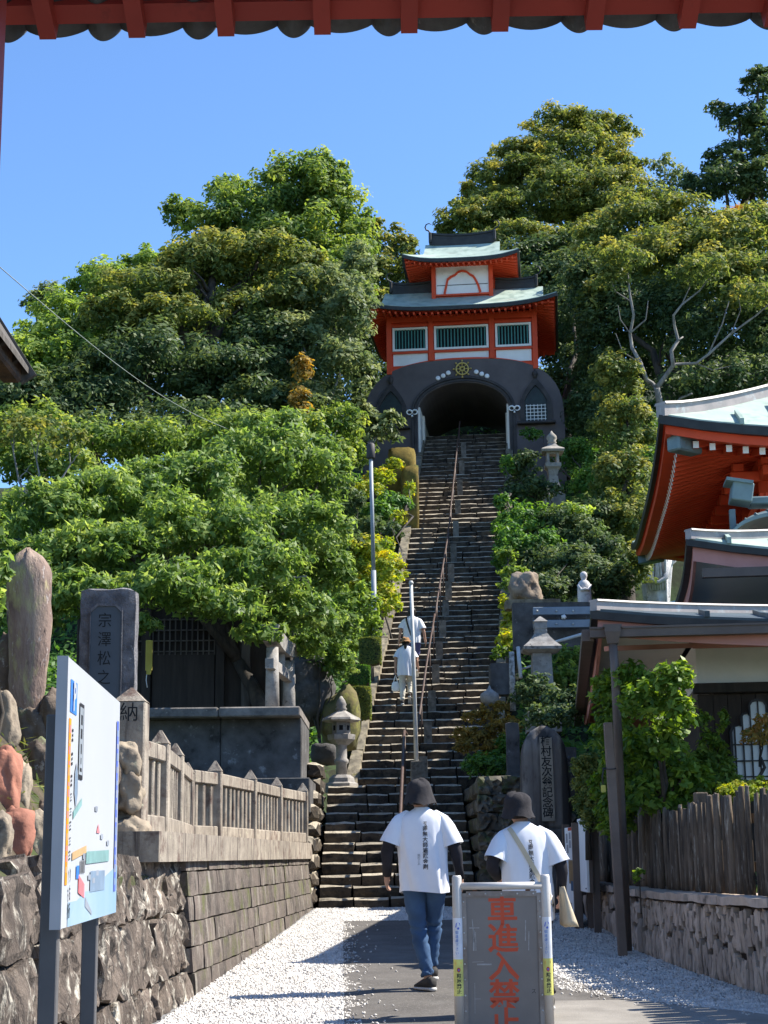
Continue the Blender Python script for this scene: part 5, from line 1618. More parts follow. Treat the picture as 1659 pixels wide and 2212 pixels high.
b = MB(); b.prism([(-12 * s, 16 * s), (16 * s, 16 * s), (14 * s, 196 * s), (-12 * s, 196 * s)], ((0, -.012, 0), (1, 0, 0), (0, 0, 1), (0, 1, 0)), .05); b.build('inscription_strip', mat('inscription_stone', (.34, .30, .24, 1), (.25, .22, .175, 1), s=4, rough=.85, bump=.2, rnd=0), mo)
lettering('植\n村\n友\n次\n翁\n記\n念\n碑', .15, INK, mo, (1 * s, -.0135, 198 * s), (1, 0, 0), (0, 0, 1), .0012, .93, 0.002)
b = MB(); vs, fs = rough_box((1.15, .8, mp_.z - gz(22.5) + .1), (6, 4, 5), .02, 77, .2, 5); b.add([Vector(v) + Vector((mp_.x + .12, mp_.y + .2, (mp_.z + gz(22.5)) / 2 - .05)) for v in vs], fs)
b.build('plinth', PLAT, mo, world=True)
rocks('boulder', 'pale upright boulder leaning on the right of the stone monument', 1228, 1690, 22.9, 22, 60, PLAT, 61.5, 1, .4, .25)
b = MB(); q = P(1224, 1680, 24.2); vs, fs = rough_box((.3, .2, .9), (3, 2, 5), .015, 7.7, .2, 5); b.add([Vector(v) + q for v in vs], fs)
single(b, 'stone_marker', PLAT, 'plain grey stone marker standing behind the round topped monument', 'stone marker', None, q - Vector((0, 0, .45)))
b = MB(); q = P(1108, 1625, 24.6); vs, fs = rough_box((.20, .12, .9), (3, 2, 5), .015, 9.7, .2, 5); b.add([Vector(v) + q for v in vs], fs)
single(b, 'stone_marker', PLAT, 'narrow grey stone marker left of the monument in the azalea shade', 'stone marker', None, q - Vector((0, 0, .55)))

# --- lanterns, statues, rails right of the stair
lp = P(1173, 1540, 27.0)
lantern('stone_lantern', 'stone pillar lantern with square shaft and mossy cap among shrubs beside the temple house', lp, 1.5, GRANITE, 2, None)
for ch in list(bpy.data.objects):                   # its pillar is taller than the other lantern's
    pass
lp = P(1196, 1072, 47.0)
lantern('stone_lantern', 'tall waisted stone lantern with open firebox in the shade near the gate tower', lp, 1.78, mat('shade_granite', (.40, .36, .31, 1), (.26, .235, .20, 1), s=5, rough=.9, bump=.4, bs=40, rnd=0, patches=[((.10, .09, .08, 1), 6, .58, .7)]), 1, None)
fpn = P(1058, 1520, 29.6)
fo = thing('stone_finial', 'small onion shaped stone finial on a post beside the stair', 'finial', fpn)
b = MB(); b.lathe([(.13, -.9), (.13, -.02)], 4, (0, 0, 0), False, rot=.78); b.build('post', PILLAR, fo)
b = MB(); b.lathe([(.09, -.03), (.15, .03), (.18, .11), (.16, .18), (.07, .24), (.035, .27), (.01, .33)], 16); b.build('onion', GRANITE, fo)
q = P(1079, 1500, 30.5)
b = MB(); vs, fs = rough_box((.36, .5, .6), (3, 3, 4), .015, 3.9, .2, 5); b.add([Vector(v) + q + Vector((0, 0, .27)) for v in vs], fs)
single(b, 'stone_block', PLAT, 'dark stone slab wall end beside the stair near the white post', 'stone block', None, q)
q0, q1 = P(1107, 1500, 29.5), P(1105, 1408, 29.5)
b = MB(); b.tube([q0 - Vector((0, 0, .3)), q1], [.055, .05], 8)
single(b, 'birch_post', mat('birch', (.55, .52, .47, 1), (.15, .14, .12, 1), s=14, rough=.9, bump=.3, rnd=0), 'white mottled post beside the stair under the grassy shrub', 'post', None, q0)
gr = thing('pipe_railing', 'pale metal pipe railing running behind the square stone lantern', 'railing', P(1122, 1465, 28.5))
for (a, c, r) in (((1119, 1398), (1125, 1465), .035), ((1122, 1408), (1146, 1400), .022), ((1124, 1447), (1150, 1438), .022), ((1186, 1391), (1272, 1366), .03)):
    b = MB(); b.tube([P(*a, 28.5), P(*c, 28.3)], r, 8); b.build('pipe', STEEL, gr, world=True)
RAILP = mat('blue_grey_steel', (.26, .31, .37, 1), (.20, .24, .29, 1), s=3, rough=.55, bump=.05, rnd=.03)
rt = thing('steel_barrier', 'two blue grey bolted steel beams on a dark terrace wall behind the house eave', 'barrier', P(1215, 1360, 31.0))
A, B = P(1125, 1300, 31.2), P(1300, 1400, 31.2)
b = MB(); b.box((A + B) / 2 + Vector((0, .25, 0)), (B.x - A.x + .3, .3, A.z - B.z)); b.build('terrace_wall', PLAT, rt, world=True)
for y0, y1 in ((1312, 1327), (1340, 1355)):
    A, B = P(1151, y0, 31.0), P(1281, y1, 31.0)
    b = MB(); b.box((A + B) / 2, (B.x - A.x, .06, A.z - B.z), ch=.008); bb = b.build('beam', RAILP, rt, world=True)
    for x in (1160, 1202, 1238, 1276):
        c = wm(rt).inverted() @ P(x, (y0 + y1) / 2, 30.95)
        b = MB(); b.lathe([(.022, 0), (.014, .02)], 7); b.v = [(v[0] + c.x, -v[2] + c.y, v[1] + c.z) for v in b.v]; b.build('bolt', STEEL, bb)
c = wm(rt).inverted() @ P(1218, 1333, 30.95)
b = MB(); b.lathe([(.06, 0), (.02, .03)], 5); b.v = [(v[0] + c.x, -v[2] + c.y, v[1] + c.z) for v in b.v]; b.build('flower_ornament', WHITE, rt)
# small Jizo figure
STATUE = mat('statue_stone', (.68, .66, .64, 1), (.48, .46, .45, 1), s=5, rough=.9, bump=.5, bs=25, rnd=0, patches=[((.12, .11, .10, 1), 6, .58, .70)])
q = P(1263, 1302, 36.0); s = (q - CAM).dot(_F) / FPX
jz = thing('stone_statue', 'small round headed stone figure standing on the terrace edge', 'statue', q)
b = MB()
b.lathe([(15 * s, -.3), (15 * s, 0), (15 * s, 20 * s), (14 * s, 36 * s), (12 * s, 44 * s), (8 * s, 48 * s), (5 * s, 50 * s), (6.5 * s, 54 * s), (8 * s, 59 * s), (7 * s, 65 * s), (3 * s, 68 * s)], 16, sq=(1, .75)); b.build('figure', STATUE, jz)
b = MB(); b.tube([Vector((-13 * s, -.05, 38 * s)), Vector((-8 * s, -.13, 26 * s)), Vector((0, -.15, 28 * s)), Vector((8 * s, -.13, 26 * s)), Vector((13 * s, -.05, 38 * s))], 3.5 * s, 7); b.build('sleeve', STATUE, jz)
# tall white robed statue under the eave
q = P(1420, 1318, 44.0); s = (q - CAM).dot(_F) / FPX
wsx = thing('stone_statue', 'tall white stone statue in draped robe, its head hidden by the red eave', 'statue', q)
b = MB()
rr_ = []
for i in range(26):
    f = i / 25
    hw = (26 + 14 * f) * s if f < .55 else (40 - 6 * (f - .55)) * s
    rr_.append([Vector((math.cos(a) * hw * (1 + .16 * math.sin(a * 5 + f * 2.5) * (.4 + f)), math.sin(a) * hw * .6 * (1 + .16 * math.sin(a * 7 + f * 4)), f * 190 * s)) for a in [2 * math.pi * k / 40 for k in range(40)]])
rr_ += [[Vector((math.cos(a) * r * s, math.sin(a) * r * s * .8, z * s)) for a in [2 * math.pi * k / 40 for k in range(40)]] for r, z in ((22, 200), (14, 206), (15, 214), (19, 226), (18, 240), (8, 250))]
b.rings(rr_); b.build('robe', STATUE, wsx)
b = MB()
for k in range(7):
    x0 = (-30 + k * 9) * s
    b.tube([Vector((x0 * .9, -28 * s, 150 * s)), Vector((x0 * .8 + .1 * math.sin(k), -29 * s, 100 * s)), Vector((x0 * .6, -24 * s, 40 * s))], [2.5 * s, 3.5 * s, 2 * s], 6)
b.build('drapery', STATUE, wsx, kind='stuff')
b = MB(); b.tube([Vector((-34 * s, -10 * s, 130 * s)), Vector((-20 * s, -30 * s, 62 * s)), Vector((0, -32 * s, 55 * s)), Vector((16 * s, -28 * s, 66 * s)), Vector((32 * s, -8 * s, 120 * s))], [7 * s, 6 * s, 5 * s, 6 * s, 7 * s], 8); b.build('sash', STATUE, wsx)
rocks('rock_outcrop', 'pale weathered rock above the grassy shrub right of the stair', 1134, 1275, 36.5, 34, 42, mat('pale_rock', (.34, .27, .20, 1), (.16, .125, .095, 1), s=4, rough=.95, bump=.8, bs=18, rnd=0, patches=[((.42, .38, .34, 1), 8, .6, .7)]), 71.5, 1, .4, .3, 4, cat='rock')
b = MB(); q = P(1150, 1308, 34.5); vs, fs = rough_box((1.2, .5, .2), (6, 3, 2), .02, 71, .3, 4); b.add([Vector(v) + q for v in vs], fs)
single(b, 'stone_slab', CURB, 'tan flat stone slab at the foot of the pale weathered rock', 'stone slab', None, q)
# ------------------------------------------------------------------ trees and shrubs
def base_at(x, y, d, h=None):
    p = P(x, y, d)
    p.z = hill(p.x, p.y) if h is None else h
    return p
GB = 'broadleaf trees on the wooded slope'
# left wood, front to back
tree('broadleaf_tree', 'tallest round topped light green tree left of the gate tower', 'tree', base_at(640, 800, 58),
     [lobe(650, 410, 58, 110, 75), lobe(715, 480, 58, 85, 95), lobe(560, 470, 58, 120, 80), lobe(470, 510, 57, 90, 70), lobe(620, 560, 57, 150, 110), lobe(740, 590, 56, 65, 90), lobe(390, 470, 58, 45, 45), lobe(500, 420, 59, 60, 40), lobe(690, 370, 58, 60, 45), lobe(770, 520, 57, 40, 60), lobe(690, 650, 55, 110, 90), lobe(560, 620, 56, 130, 90), lobe(760, 660, 54, 50, 80)],
     L_BROAD, (.22, .10), 3.6, .30, .3, .75, trunk_r=.35, group=GB)
tree('broadleaf_tree', 'golden topped spreading tree with dark underside left of the gate', 'tree', base_at(440, 1000, 48),
     [lobe(560, 570, 50, 130, 60), lobe(430, 590, 50, 120, 70), lobe(320, 640, 49, 120, 60), lobe(620, 640, 49, 90, 60), lobe(390, 690, 48, 110, 50), lobe(520, 680, 49, 100, 60), lobe(480, 560, 50, 120, 55), lobe(250, 690, 48, 90, 55), lobe(640, 590, 50, 70, 60)],
     L_GOLD, (.20, .09), 3.6, .30, .3, .6, trunk_r=.4, limbs=5, twigs=2, group=GB, top=P(430, 760, 48))
tree('broadleaf_tree', 'bright green dome of leaves at the left skyline', 'tree', base_at(200, 950, 50),
     [lobe(250, 640, 53, 110, 70), lobe(170, 700, 51, 110, 70), lobe(100, 760, 49, 100, 70), lobe(40, 780, 48, 80, 70), lobe(150, 800, 48, 130, 80), lobe(270, 730, 50, 100, 70), lobe(330, 590, 54, 70, 60), lobe(210, 620, 53, 60, 50), lobe(60, 850, 47, 90, 70)],
     L_LIME, (.20, .09), 3.4, .28, .3, .7, trunk_r=.3, group=GB)
tree('broadleaf_tree', 'small grey green tree with bare twigs on the left skyline', 'tree', base_at(100, 800, 66),
     [lobe(115, 640, 66, 52, 28), lobe(80, 660, 66, 40, 30), lobe(150, 690, 66, 40, 30)], L_GREY, (.22, .10), 2.6, .34, .2, .6, gaps=.2, trunk_r=.2, twigs=2, group=GB)
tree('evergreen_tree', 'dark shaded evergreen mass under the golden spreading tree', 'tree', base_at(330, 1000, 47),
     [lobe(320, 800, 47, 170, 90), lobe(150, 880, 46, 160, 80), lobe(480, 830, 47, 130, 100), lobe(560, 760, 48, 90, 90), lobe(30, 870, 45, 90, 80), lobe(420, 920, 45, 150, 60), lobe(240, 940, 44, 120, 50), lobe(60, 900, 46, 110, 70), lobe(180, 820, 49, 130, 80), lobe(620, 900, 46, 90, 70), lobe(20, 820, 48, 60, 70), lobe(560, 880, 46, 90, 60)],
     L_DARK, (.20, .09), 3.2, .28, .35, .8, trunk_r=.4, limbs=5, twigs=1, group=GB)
tree('broadleaf_tree', 'grey green tree with slender pale trunk beside the gate base', 'tree', base_at(728, 975, 46.5),
     [lobe(700, 660, 49, 90, 100), lobe(760, 690, 48, 50, 90), lobe(650, 760, 48, 80, 90), lobe(735, 800, 47, 70, 80), lobe(680, 880, 47, 70, 70), lobe(775, 600, 52, 40, 80)],
     L_GREY, (.20, .09), 3.2, .28, .3, .75, trunk_r=.16, bark=BARK_PALE, group=GB)
tree('climbing_vine', 'ochre leaved vine column in the left wood', 'vine', base_at(652, 960, 45.5), [lobe(652, 800, 45.5, 20, 40), lobe(648, 870, 45.3, 22, 50), lobe(655, 920, 45.2, 18, 30)], L_AZAL, (.16, .08), 3.0, .4, .3, .8, trunk_r=.05, limbs=1)
tree('broadleaf_tree', 'distant olive tree in the gap left of the gate roofs', 'tree', base_at(850, 700, 70),
     [lobe(850, 540, 68, 55, 55), lobe(815, 600, 66, 45, 70), lobe(880, 600, 66, 50, 60), lobe(800, 500, 68, 30, 35), lobe(830, 680, 60, 50, 60)], L_OLIVE, (.26, .12), 3.2, .3, .3, .7, trunk_r=.25, group=GB)
tree('glossy_shrub', 'glossy leaved shrub in front of the gate base, left niche', 'shrub', base_at(800, 985, 47.5, P(800, 985, 47.5).z),
     [lobe(820, 925, 48, 55, 38), lobe(780, 900, 48, 40, 40), lobe(845, 910, 48, 32, 26), lobe(770, 950, 47.5, 40, 25)], L_GREY, (.26, .11), 3.2, .30, .25, .7, gaps=.1, trunk_r=.06, bark=BARK_PALE, twigs=2)
CH = [lobe(560, 1010, 30, 170, 80), lobe(390, 1060, 29, 170, 80), lobe(240, 1090, 28, 150, 80), lobe(110, 1120, 27, 120, 80), lobe(690, 1050, 31, 80, 100), lobe(430, 1150, 27.5, 200, 80), lobe(620, 1150, 28, 150, 80), lobe(240, 1190, 26.5, 150, 70), lobe(90, 1230, 26, 100, 80), lobe(700, 1230, 29, 80, 80), lobe(540, 1240, 26, 150, 70), lobe(360, 1270, 24.8, 130, 60), lobe(480, 1310, 24.9, 110, 45), lobe(640, 1330, 26.5, 110, 55), lobe(590, 930, 32, 80, 50), lobe(180, 1290, 25, 110, 60), lobe(730, 1350, 30, 45, 45), lobe(300, 1350, 24.6, 50, 26), lobe(560, 1370, 25, 60, 28), lobe(60, 1330, 25, 80, 70), lobe(660, 1400, 27, 50, 30)]
tree('cherry_tree', 'big light green leafy tree spreading over the wooden shrine', 'tree', base_at(575, 1530, 26.6, 3.7), CH, L_CHERRY, (.145, .054), 4.6, .24, .34, .75, gaps=.0, trunk_r=.14, limbs=7, twigs=3, droop=.35, top=P(510, 1420, 27.2))
tree('bare_tree', 'thin twiggy tree with sparse olive leaves at the left', 'tree', base_at(90, 1080, 34), [lobe(90, 950, 34, 95, 50), lobe(30, 930, 34, 60, 50), lobe(150, 960, 34, 50, 40)], L_OLIVE, (.15, .07), 1.1, .25, .2, .6, gaps=.25, trunk_r=.08, bark=BARK_PALE, limbs=3, twigs=6)
tree('ivy', 'ivy hanging at the left edge beside the tall standing stone', 'ivy', Vector((P(-5, 1400, 10.6).x, 10.6, bank(P(-5, 1400, 10.6).x, 10.6))), [lobe(-4, 1150, 10.6, 18, 60), lobe(-6, 1240, 10.6, 24, 60), lobe(-8, 1310, 10.6, 20, 50)], L_CHERRY, (.07, .045), 3.5, .35, .3, .8, trunk_r=.02, limbs=1)
# shrubs left of the stair
tree('shrub', 'yellow tipped shrub with reddish leaf ends left of the stair', 'shrub', base_at(795, 1320, 37.5), [lobe(795, 1210, 37.8, 62, 52), lobe(840, 1235, 37.2, 34, 50), lobe(770, 1270, 37.5, 45, 50), lobe(835, 1300, 36.8, 30, 45)], L_SUNNY, (.11, .055), 3.6, .26, .3, .75, trunk_r=.06)
tree('shrub', 'mid green leafy shrub behind the foot of the lamp post', 'shrub', base_at(765, 1420, 35), [lobe(770, 1320, 35.5, 50, 60), lobe(735, 1390, 35, 45, 45), lobe(800, 1360, 36, 25, 40)], L_LIME, (.11, .06), 3.6, .28, .3, .75, trunk_r=.05)
tree('shrub', 'green grassy bush at the stair edge under the mossy block', 'shrub', base_at(845, 1130, 42.8), [lobe(845, 1090, 43, 45, 26), lobe(820, 1110, 42.5, 40, 26)], L_HEDGE, (.16, .05), 3.6, .3, .3, .8, trunk_r=.03)
tree('shrub', 'yellow green bush beside the lamp head', 'shrub', base_at(820, 1065, 46), [lobe(822, 1035, 46, 38, 24), lobe(795, 1060, 45, 35, 25), lobe(850, 1005, 47, 25, 20)], L_SUNNY, (.14, .06), 3.4, .3, .3, .75, trunk_r=.03)
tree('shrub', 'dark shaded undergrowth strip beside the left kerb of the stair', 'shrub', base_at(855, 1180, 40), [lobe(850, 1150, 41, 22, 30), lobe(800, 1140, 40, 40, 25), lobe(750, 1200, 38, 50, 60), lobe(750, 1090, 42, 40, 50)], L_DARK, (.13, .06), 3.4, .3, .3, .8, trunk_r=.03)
def boxhedge(label, x, y, d, rx, ry, m, name='clipped_hedge', dp=1.0, leaf=(.05, .03), cover=5, top=None, cat='hedge'):
    p = P(x, y, d); s = (p - CAM).dot(_F) / FPX
    a, c = rx * s, ry * s
    b_ = a * dp
    n = int(cover * (4 * rx * ry * s * s) * 2.2 / (leaf[0] * leaf[1] * .5))
    u = rng.uniform(-1, 1, (n, 3))
    ax = rng.integers(0, 3, n)
    sg = np.sign(rng.normal(size=n)); sg = np.where((ax == 1) & (rng.random(n) < .8), -1, sg); sg = np.where((ax == 2) & (rng.random(n) < .9), 1, sg)
    u[np.arange(n), ax] = sg * (1 - np.abs(rng.normal(0, .07, n)))
    r = np.linalg.norm(u, axis=1, keepdims=True)
    u = np.where(r > 1.35, u * 1.35 / r, u)
    pt = u * np.array([a, b_, c])
    bump_ = np.array([nz(q, 3.0 / max(a, .2), 3) for q in pt[:: max(1, n // 400)]])
    nn = np.zeros((n, 3)); nn[np.arange(n), ax] = sg
    nn += rng.normal(0, .5, (n, 3)) + np.array([0, 0, .3])
    t = thing(name, label, cat, (p.x, p.y, p.z - c), 0, 'clipped box hedges beside the stair' if name == 'clipped_hedge' else None)
    link('foliage', leaf_mesh('foliage', pt + np.array([0, 0, c]), nn, leaf[0], leaf[1], rng.normal(.45, .2, n), m), t)
    b = MB(); vs, fs = rough_box((a * 1.8, b_ * 1.8, c * 1.9), (4, 4, 4), .03, x, .6, 2); b.add([Vector(v) + Vector((0, 0, c * .97)) for v in vs], fs); b.build('stems', BARK, t)
    LEAFN[0] += n
boxhedge('highest square clipped hedge left of the climbing pair', 800, 1408, 34.6, 24, 30, L_OLIVE)
boxhedge('clipped hedge block in the middle of the three beside the stair', 776, 1460, 33.6, 24, 22, L_HEDGE)
boxhedge('lowest clipped hedge beside the stair above the stone lantern', 778, 1520, 32.8, 24, 36, L_OLIVE)
tree('shrub', 'leafy bush behind the torii under the big tree', 'shrub', base_at(690, 1470, 31.5), [lobe(690, 1400, 32, 60, 50), lobe(730, 1440, 32, 45, 40), lobe(640, 1440, 33, 40, 40)], L_CHERRY, (.11, .05), 3.2, .3, .3, .75, trunk_r=.04)

# right wood
tree('layered_tree', 'tall tree with flat layered crowns on the skyline behind the gate', 'tree', base_at(1270, 640, 74),
     [lobe(1220, 280, 75, 100, 42), lobe(1305, 285, 75, 70, 48), lobe(1240, 340, 74, 130, 50), lobe(1100, 390, 73, 100, 45), lobe(1240, 420, 72, 150, 60), lobe(1060, 480, 71, 110, 55), lobe(1130, 335, 74, 80, 28), lobe(1180, 390, 73, 120, 35), lobe(1320, 370, 73, 85, 45), lobe(1050, 430, 72, 80, 30), lobe(1150, 460, 71, 130, 40), lobe(1290, 450, 71, 110, 50), lobe(1010, 490, 70, 65, 35), lobe(1120, 540, 69, 130, 50), lobe(960, 500, 70, 25, 22), lobe(1240, 540, 68, 110, 60)],
     L_GOLD, (.22, .10), 4.2, .26, .28, .55, gaps=.03, trunk_r=.3, limbs=10, twigs=2, noisy=.34, group=GB)
tree('evergreen_tree', 'dark evergreen filling the gap behind the gate roofs', 'tree', base_at(1130, 760, 66),
     [lobe(1130, 600, 66, 120, 80), lobe(1200, 640, 64, 80, 110), lobe(1010, 560, 68, 80, 50), lobe(1220, 560, 66, 70, 70)], L_DARK, (.24, .11), 3.6, .28, .35, .8, trunk_r=.3, group=GB)
tree('evergreen_tree', 'high dark tree cut by the right edge of the picture', 'tree', base_at(1620, 560, 62),
     [lobe(1640, 190, 62, 50, 50), lobe(1600, 260, 62, 60, 40), lobe(1650, 290, 62, 60, 60), lobe(1590, 350, 62, 80, 45), lobe(1560, 400, 61, 90, 45), lobe(1650, 400, 61, 70, 60), lobe(1510, 410, 62, 45, 30), lobe(1545, 235, 63, 25, 16)],
     L_DARK, (.22, .10), 3.2, .28, .25, .55, gaps=.08, trunk_r=.3, limbs=6, twigs=2, group=GB)
tree('bare_tree', 'sparse see through tree between the two skyline trees', 'tree', base_at(1450, 520, 72), [lobe(1435, 370, 72, 35, 40), lobe(1465, 400, 72, 40, 45), lobe(1420, 420, 72, 40, 35)], L_GREY, (.20, .10), 1.3, .3, .2, .7, gaps=.2, trunk_r=.12, bark=BARK_PALE, twigs=5, limbs=3)
tree('broadleaf_tree', 'golden green round crown above the bare branches at right', 'tree', base_at(1440, 880, 53),
     [lobe(1350, 490, 56, 110, 55), lobe(1450, 470, 56, 90, 50), lobe(1520, 520, 54, 110, 60), lobe(1620, 510, 53, 90, 70), lobe(1420, 560, 54, 140, 60), lobe(1320, 590, 53, 80, 70), lobe(1560, 600, 51, 120, 60), lobe(1640, 600, 50, 60, 70), lobe(1290, 520, 55, 60, 50), lobe(1480, 560, 53, 120, 60), lobe(1390, 450, 57, 80, 40), lobe(1580, 540, 52, 100, 60), lobe(1310, 650, 52, 70, 60), lobe(1620, 660, 49, 80, 60)],
     L_GOLD, (.20, .09), 3.5, .28, .3, .7, trunk_r=.0, group=GB)
tree('broadleaf_tree', 'rust tinged crown at the upper right edge', 'tree', base_at(1560, 760, 55), [lobe(1560, 480, 56, 55, 26), lobe(1600, 470, 56, 40, 22)], L_RUST, (.2, .09), 3.0, .35, .3, .6, trunk_r=.15, limbs=1, group=GB)
tree('evergreen_tree', 'dark undergrowth behind the bare white branches', 'tree', base_at(1450, 950, 51),
     [lobe(1430, 700, 52, 130, 90), lobe(1560, 740, 50, 120, 80), lobe(1600, 830, 48, 110, 60), lobe(1330, 690, 52, 80, 90), lobe(1500, 850, 48, 110, 50), lobe(1650, 740, 49, 50, 90)], L_DARK, (.17, .08), 3.2, .28, .35, .8, trunk_r=.3, limbs=4, twigs=1, group=GB)
tree('evergreen_tree', 'tall dark green column of leaves right beside the gate tower', 'tree', base_at(1270, 1000, 51), [lobe(1265, 640, 53, 45, 110), lobe(1280, 780, 52, 50, 110), lobe(1265, 900, 51, 45, 90), lobe(1225, 980, 50, 40, 40), lobe(1235, 700, 60, 60, 120), lobe(1240, 850, 58, 60, 100), lobe(790, 760, 60, 60, 120)], L_DARK, (.17, .08), 3.4, .28, .35, .85, trunk_r=.2, group=GB)
tree('ivy_column', 'conical ivy clad tree in front of the red hall eave', 'tree', base_at(1350, 1290, 42.5), [lobe(1330, 820, 46, 55, 70), lobe(1350, 930, 45, 70, 90), lobe(1345, 1040, 44, 75, 90), lobe(1350, 1140, 43, 72, 90), lobe(1355, 1230, 42, 60, 60)], L_OLIVE, (.13, .07), 3.8, .24, .3, .85, trunk_r=.25, limbs=2, group=GB)
tree('evergreen_tree', 'continuous deep green wood behind the big leafy tree at left', 'tree', base_at(300, 1020, 41),
     [lobe(60, 930, 43, 110, 60), lobe(200, 960, 42, 140, 50), lobe(350, 960, 42, 140, 50), lobe(500, 950, 43, 140, 60), lobe(640, 940, 44, 90, 60), lobe(735, 920, 45, 60, 60), lobe(40, 1000, 40, 90, 60), lobe(765, 985, 46, 40, 40), lobe(20, 960, 42, 80, 60), lobe(120, 1010, 40, 100, 50), lobe(720, 990, 44, 50, 50), lobe(790, 960, 48.5, 30, 40)],
     L_BROAD, (.16, .075), 3.4, .26, .4, .8, trunk_r=.25, limbs=4, group=GB)
tree('evergreen_tree', 'far dark wood filling the gaps between the left crowns', 'tree', base_at(420, 900, 64),
     [lobe(300, 720, 62, 150, 90), lobe(480, 700, 62, 150, 110), lobe(640, 740, 61, 130, 120), lobe(760, 730, 61, 60, 120), lobe(160, 800, 60, 140, 80), lobe(420, 830, 58, 200, 80), lobe(640, 860, 56, 120, 70), lobe(790, 850, 58, 40, 80)],
     L_DARK, (.24, .11), 3.0, .3, .4, .85, trunk_r=.3, group=GB)
tree('evergreen_tree', 'far dark wood filling the gaps right of the gate tower', 'tree', base_at(1330, 900, 62),
     [lobe(1215, 760, 62, 50, 90), lobe(1320, 640, 61, 120, 90), lobe(1480, 650, 60, 150, 90), lobe(1620, 640, 60, 90, 80), lobe(1400, 790, 58, 150, 80), lobe(1260, 860, 58, 70, 80), lobe(1180, 640, 66, 60, 60)],
     L_DARK, (.24, .11), 3.0, .3, .4, .85, trunk_r=.3, group=GB)
# the tree with bare pale branches
d_ = 47.0
bt_ = thing('bare_branched_tree', 'tree with pale bare forking branches above the red hall roof', 'tree', base_at(1427, 900, d_))
b = MB()
def br(pts, r0, r1, d0=d_):
    b.tube([P(x, y, d0 + .25 * math.sin(i * 1.7)) for i, (x, y) in enumerate(pts)], [.46 * (r0 + (r1 - r0) * i / (len(pts) - 1)) for i in range(len(pts))], 8)
br([(1432, 960), (1427, 880), (1419, 838)], .26, .2); br([(1419, 842), (1408, 828), (1396, 820), (1384, 785), (1365, 751), (1361, 720), (1369, 681), (1361, 639), (1356, 593), (1350, 560)], .17, .05)
br([(1419, 838), (1438, 812), (1454, 789), (1450, 758), (1465, 735), (1457, 705), (1455, 681), (1473, 658), (1511, 628), (1540, 590)], .17, .04)
br([(1452, 792), (1461, 787), (1504, 785), (1530, 766), (1580, 720), (1634, 681), (1680, 640)], .12, .05); br([(1361, 720), (1395, 690), (1400, 650)], .06, .03); br([(1361, 650), (1330, 630), (1318, 600)], .05, .025)
br([(1530, 766), (1560, 700), (1575, 650)], .06, .03); br([(1384, 785), (1345, 760), (1330, 720)], .05, .02); br([(1473, 658), (1490, 620), (1480, 590)], .05, .02); br([(1580, 720), (1600, 670), (1595, 640)], .045, .02); br([(1504, 785), (1540, 800), (1580, 790)], .05, .02); br([(1361, 720), (1340, 690), (1335, 660)], .04, .02); br([(1440, 900), (1470, 860), (1495, 850)], .1, .06); br([(1465, 735), (1475, 728)], .06, .05)
b.build('branches', BARK_PALE, bt_, world=True)
C_, N_, T_ = crown_points([lobe(1350, 560, d_, 60, 40), lobe(1520, 590, d_, 70, 40), lobe(1640, 640, d_, 60, 40), lobe(1320, 600, d_, 40, 40)], .16, .07, 2.2, .3, .3, .7)
link('crown', leaf_mesh('crown', C_ - np.array(bt_.location), N_, .16, .07, T_, L_GOLD), bt_)
# shrubs right of the stair
SH = [('rounded dark shrub beside the middle of the stair', [(1130, 1130, 42, 60, 45), (1100, 1180, 41, 32, 60), (1160, 1190, 41, 60, 50)], L_HEDGE),
      ('dark clipped shrub with bare twisted stems right of the stair', [(1220, 1150, 42, 80, 55), (1260, 1190, 41.5, 55, 50), (1200, 1230, 40.5, 100, 60)], L_DARK),
      ('sunlit leafy top above the twisted stems', [(1235, 1110, 42, 50, 26), (1275, 1150, 41.8, 35, 25)], L_LIME),
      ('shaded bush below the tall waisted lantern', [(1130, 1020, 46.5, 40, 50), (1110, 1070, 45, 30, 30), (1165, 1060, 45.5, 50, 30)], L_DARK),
      ('small round bush at the gate base under the right niche', [(1147, 940, 50, 25, 16), (1235, 990, 49, 45, 50), (1280, 1060, 46, 50, 60)], L_HEDGE),
      ('yellow green shrub with large leaves at the right stair edge', [(1105, 1310, 37, 30, 30), (1110, 1345, 36.5, 32, 34), (1098, 1385, 36, 26, 32)], L_SUNNY),
      ('flat topped bright shrub above the pale weathered rock', [(1112, 1238, 39, 34, 18), (1100, 1265, 38.5, 22, 18), (1095, 1205, 40, 22, 24)], L_LIME),
      ('dark creeping shrub filling the slope under the ivy column', [(1200, 1270, 39, 70, 45), (1290, 1260, 39, 70, 55), (1320, 1275, 39, 40, 36)], L_DARK),
      ('spiky grassy clump at the right edge of the stair', [(1085, 1412, 35, 24, 18), (1120, 1400, 35, 20, 20)], L_GLOSS)]
SH += [('leafy edge growth overhanging the left kerb of the long stair', [(838, 1180, 40, 16, 24), (822, 1290, 37.3, 16, 26), (862, 1120, 41.8, 18, 20), (885, 1060, 43.6, 12, 22)], L_SUNNY),
       ('dark ferny growth along the right kerb of the long stair', [(1085, 1090, 43.5, 20, 26), (1080, 1150, 42, 18, 30), (1078, 1210, 40.4, 18, 30), (1095, 1010, 46, 18, 30)], L_HEDGE),
       ('deep green bank of shrubs above the steel barrier', [(1180, 1285, 38, 50, 40), (1250, 1230, 39.5, 60, 50), (1300, 1200, 41, 50, 60), (1290, 1120, 43, 60, 60)], L_DARK)]
for lb_, ls, m in SH:
    q = ls[-1]
    tree('shrub', lb_, 'shrub', base_at(q[0], q[1] + q[4], q[2], P(q[0], q[1] + q[4] * .9, q[2]).z), [lobe(*z) for z in ls], m, (.13, .06), 3.6, .28, .3, .75, trunk_r=.05, twigs=1)
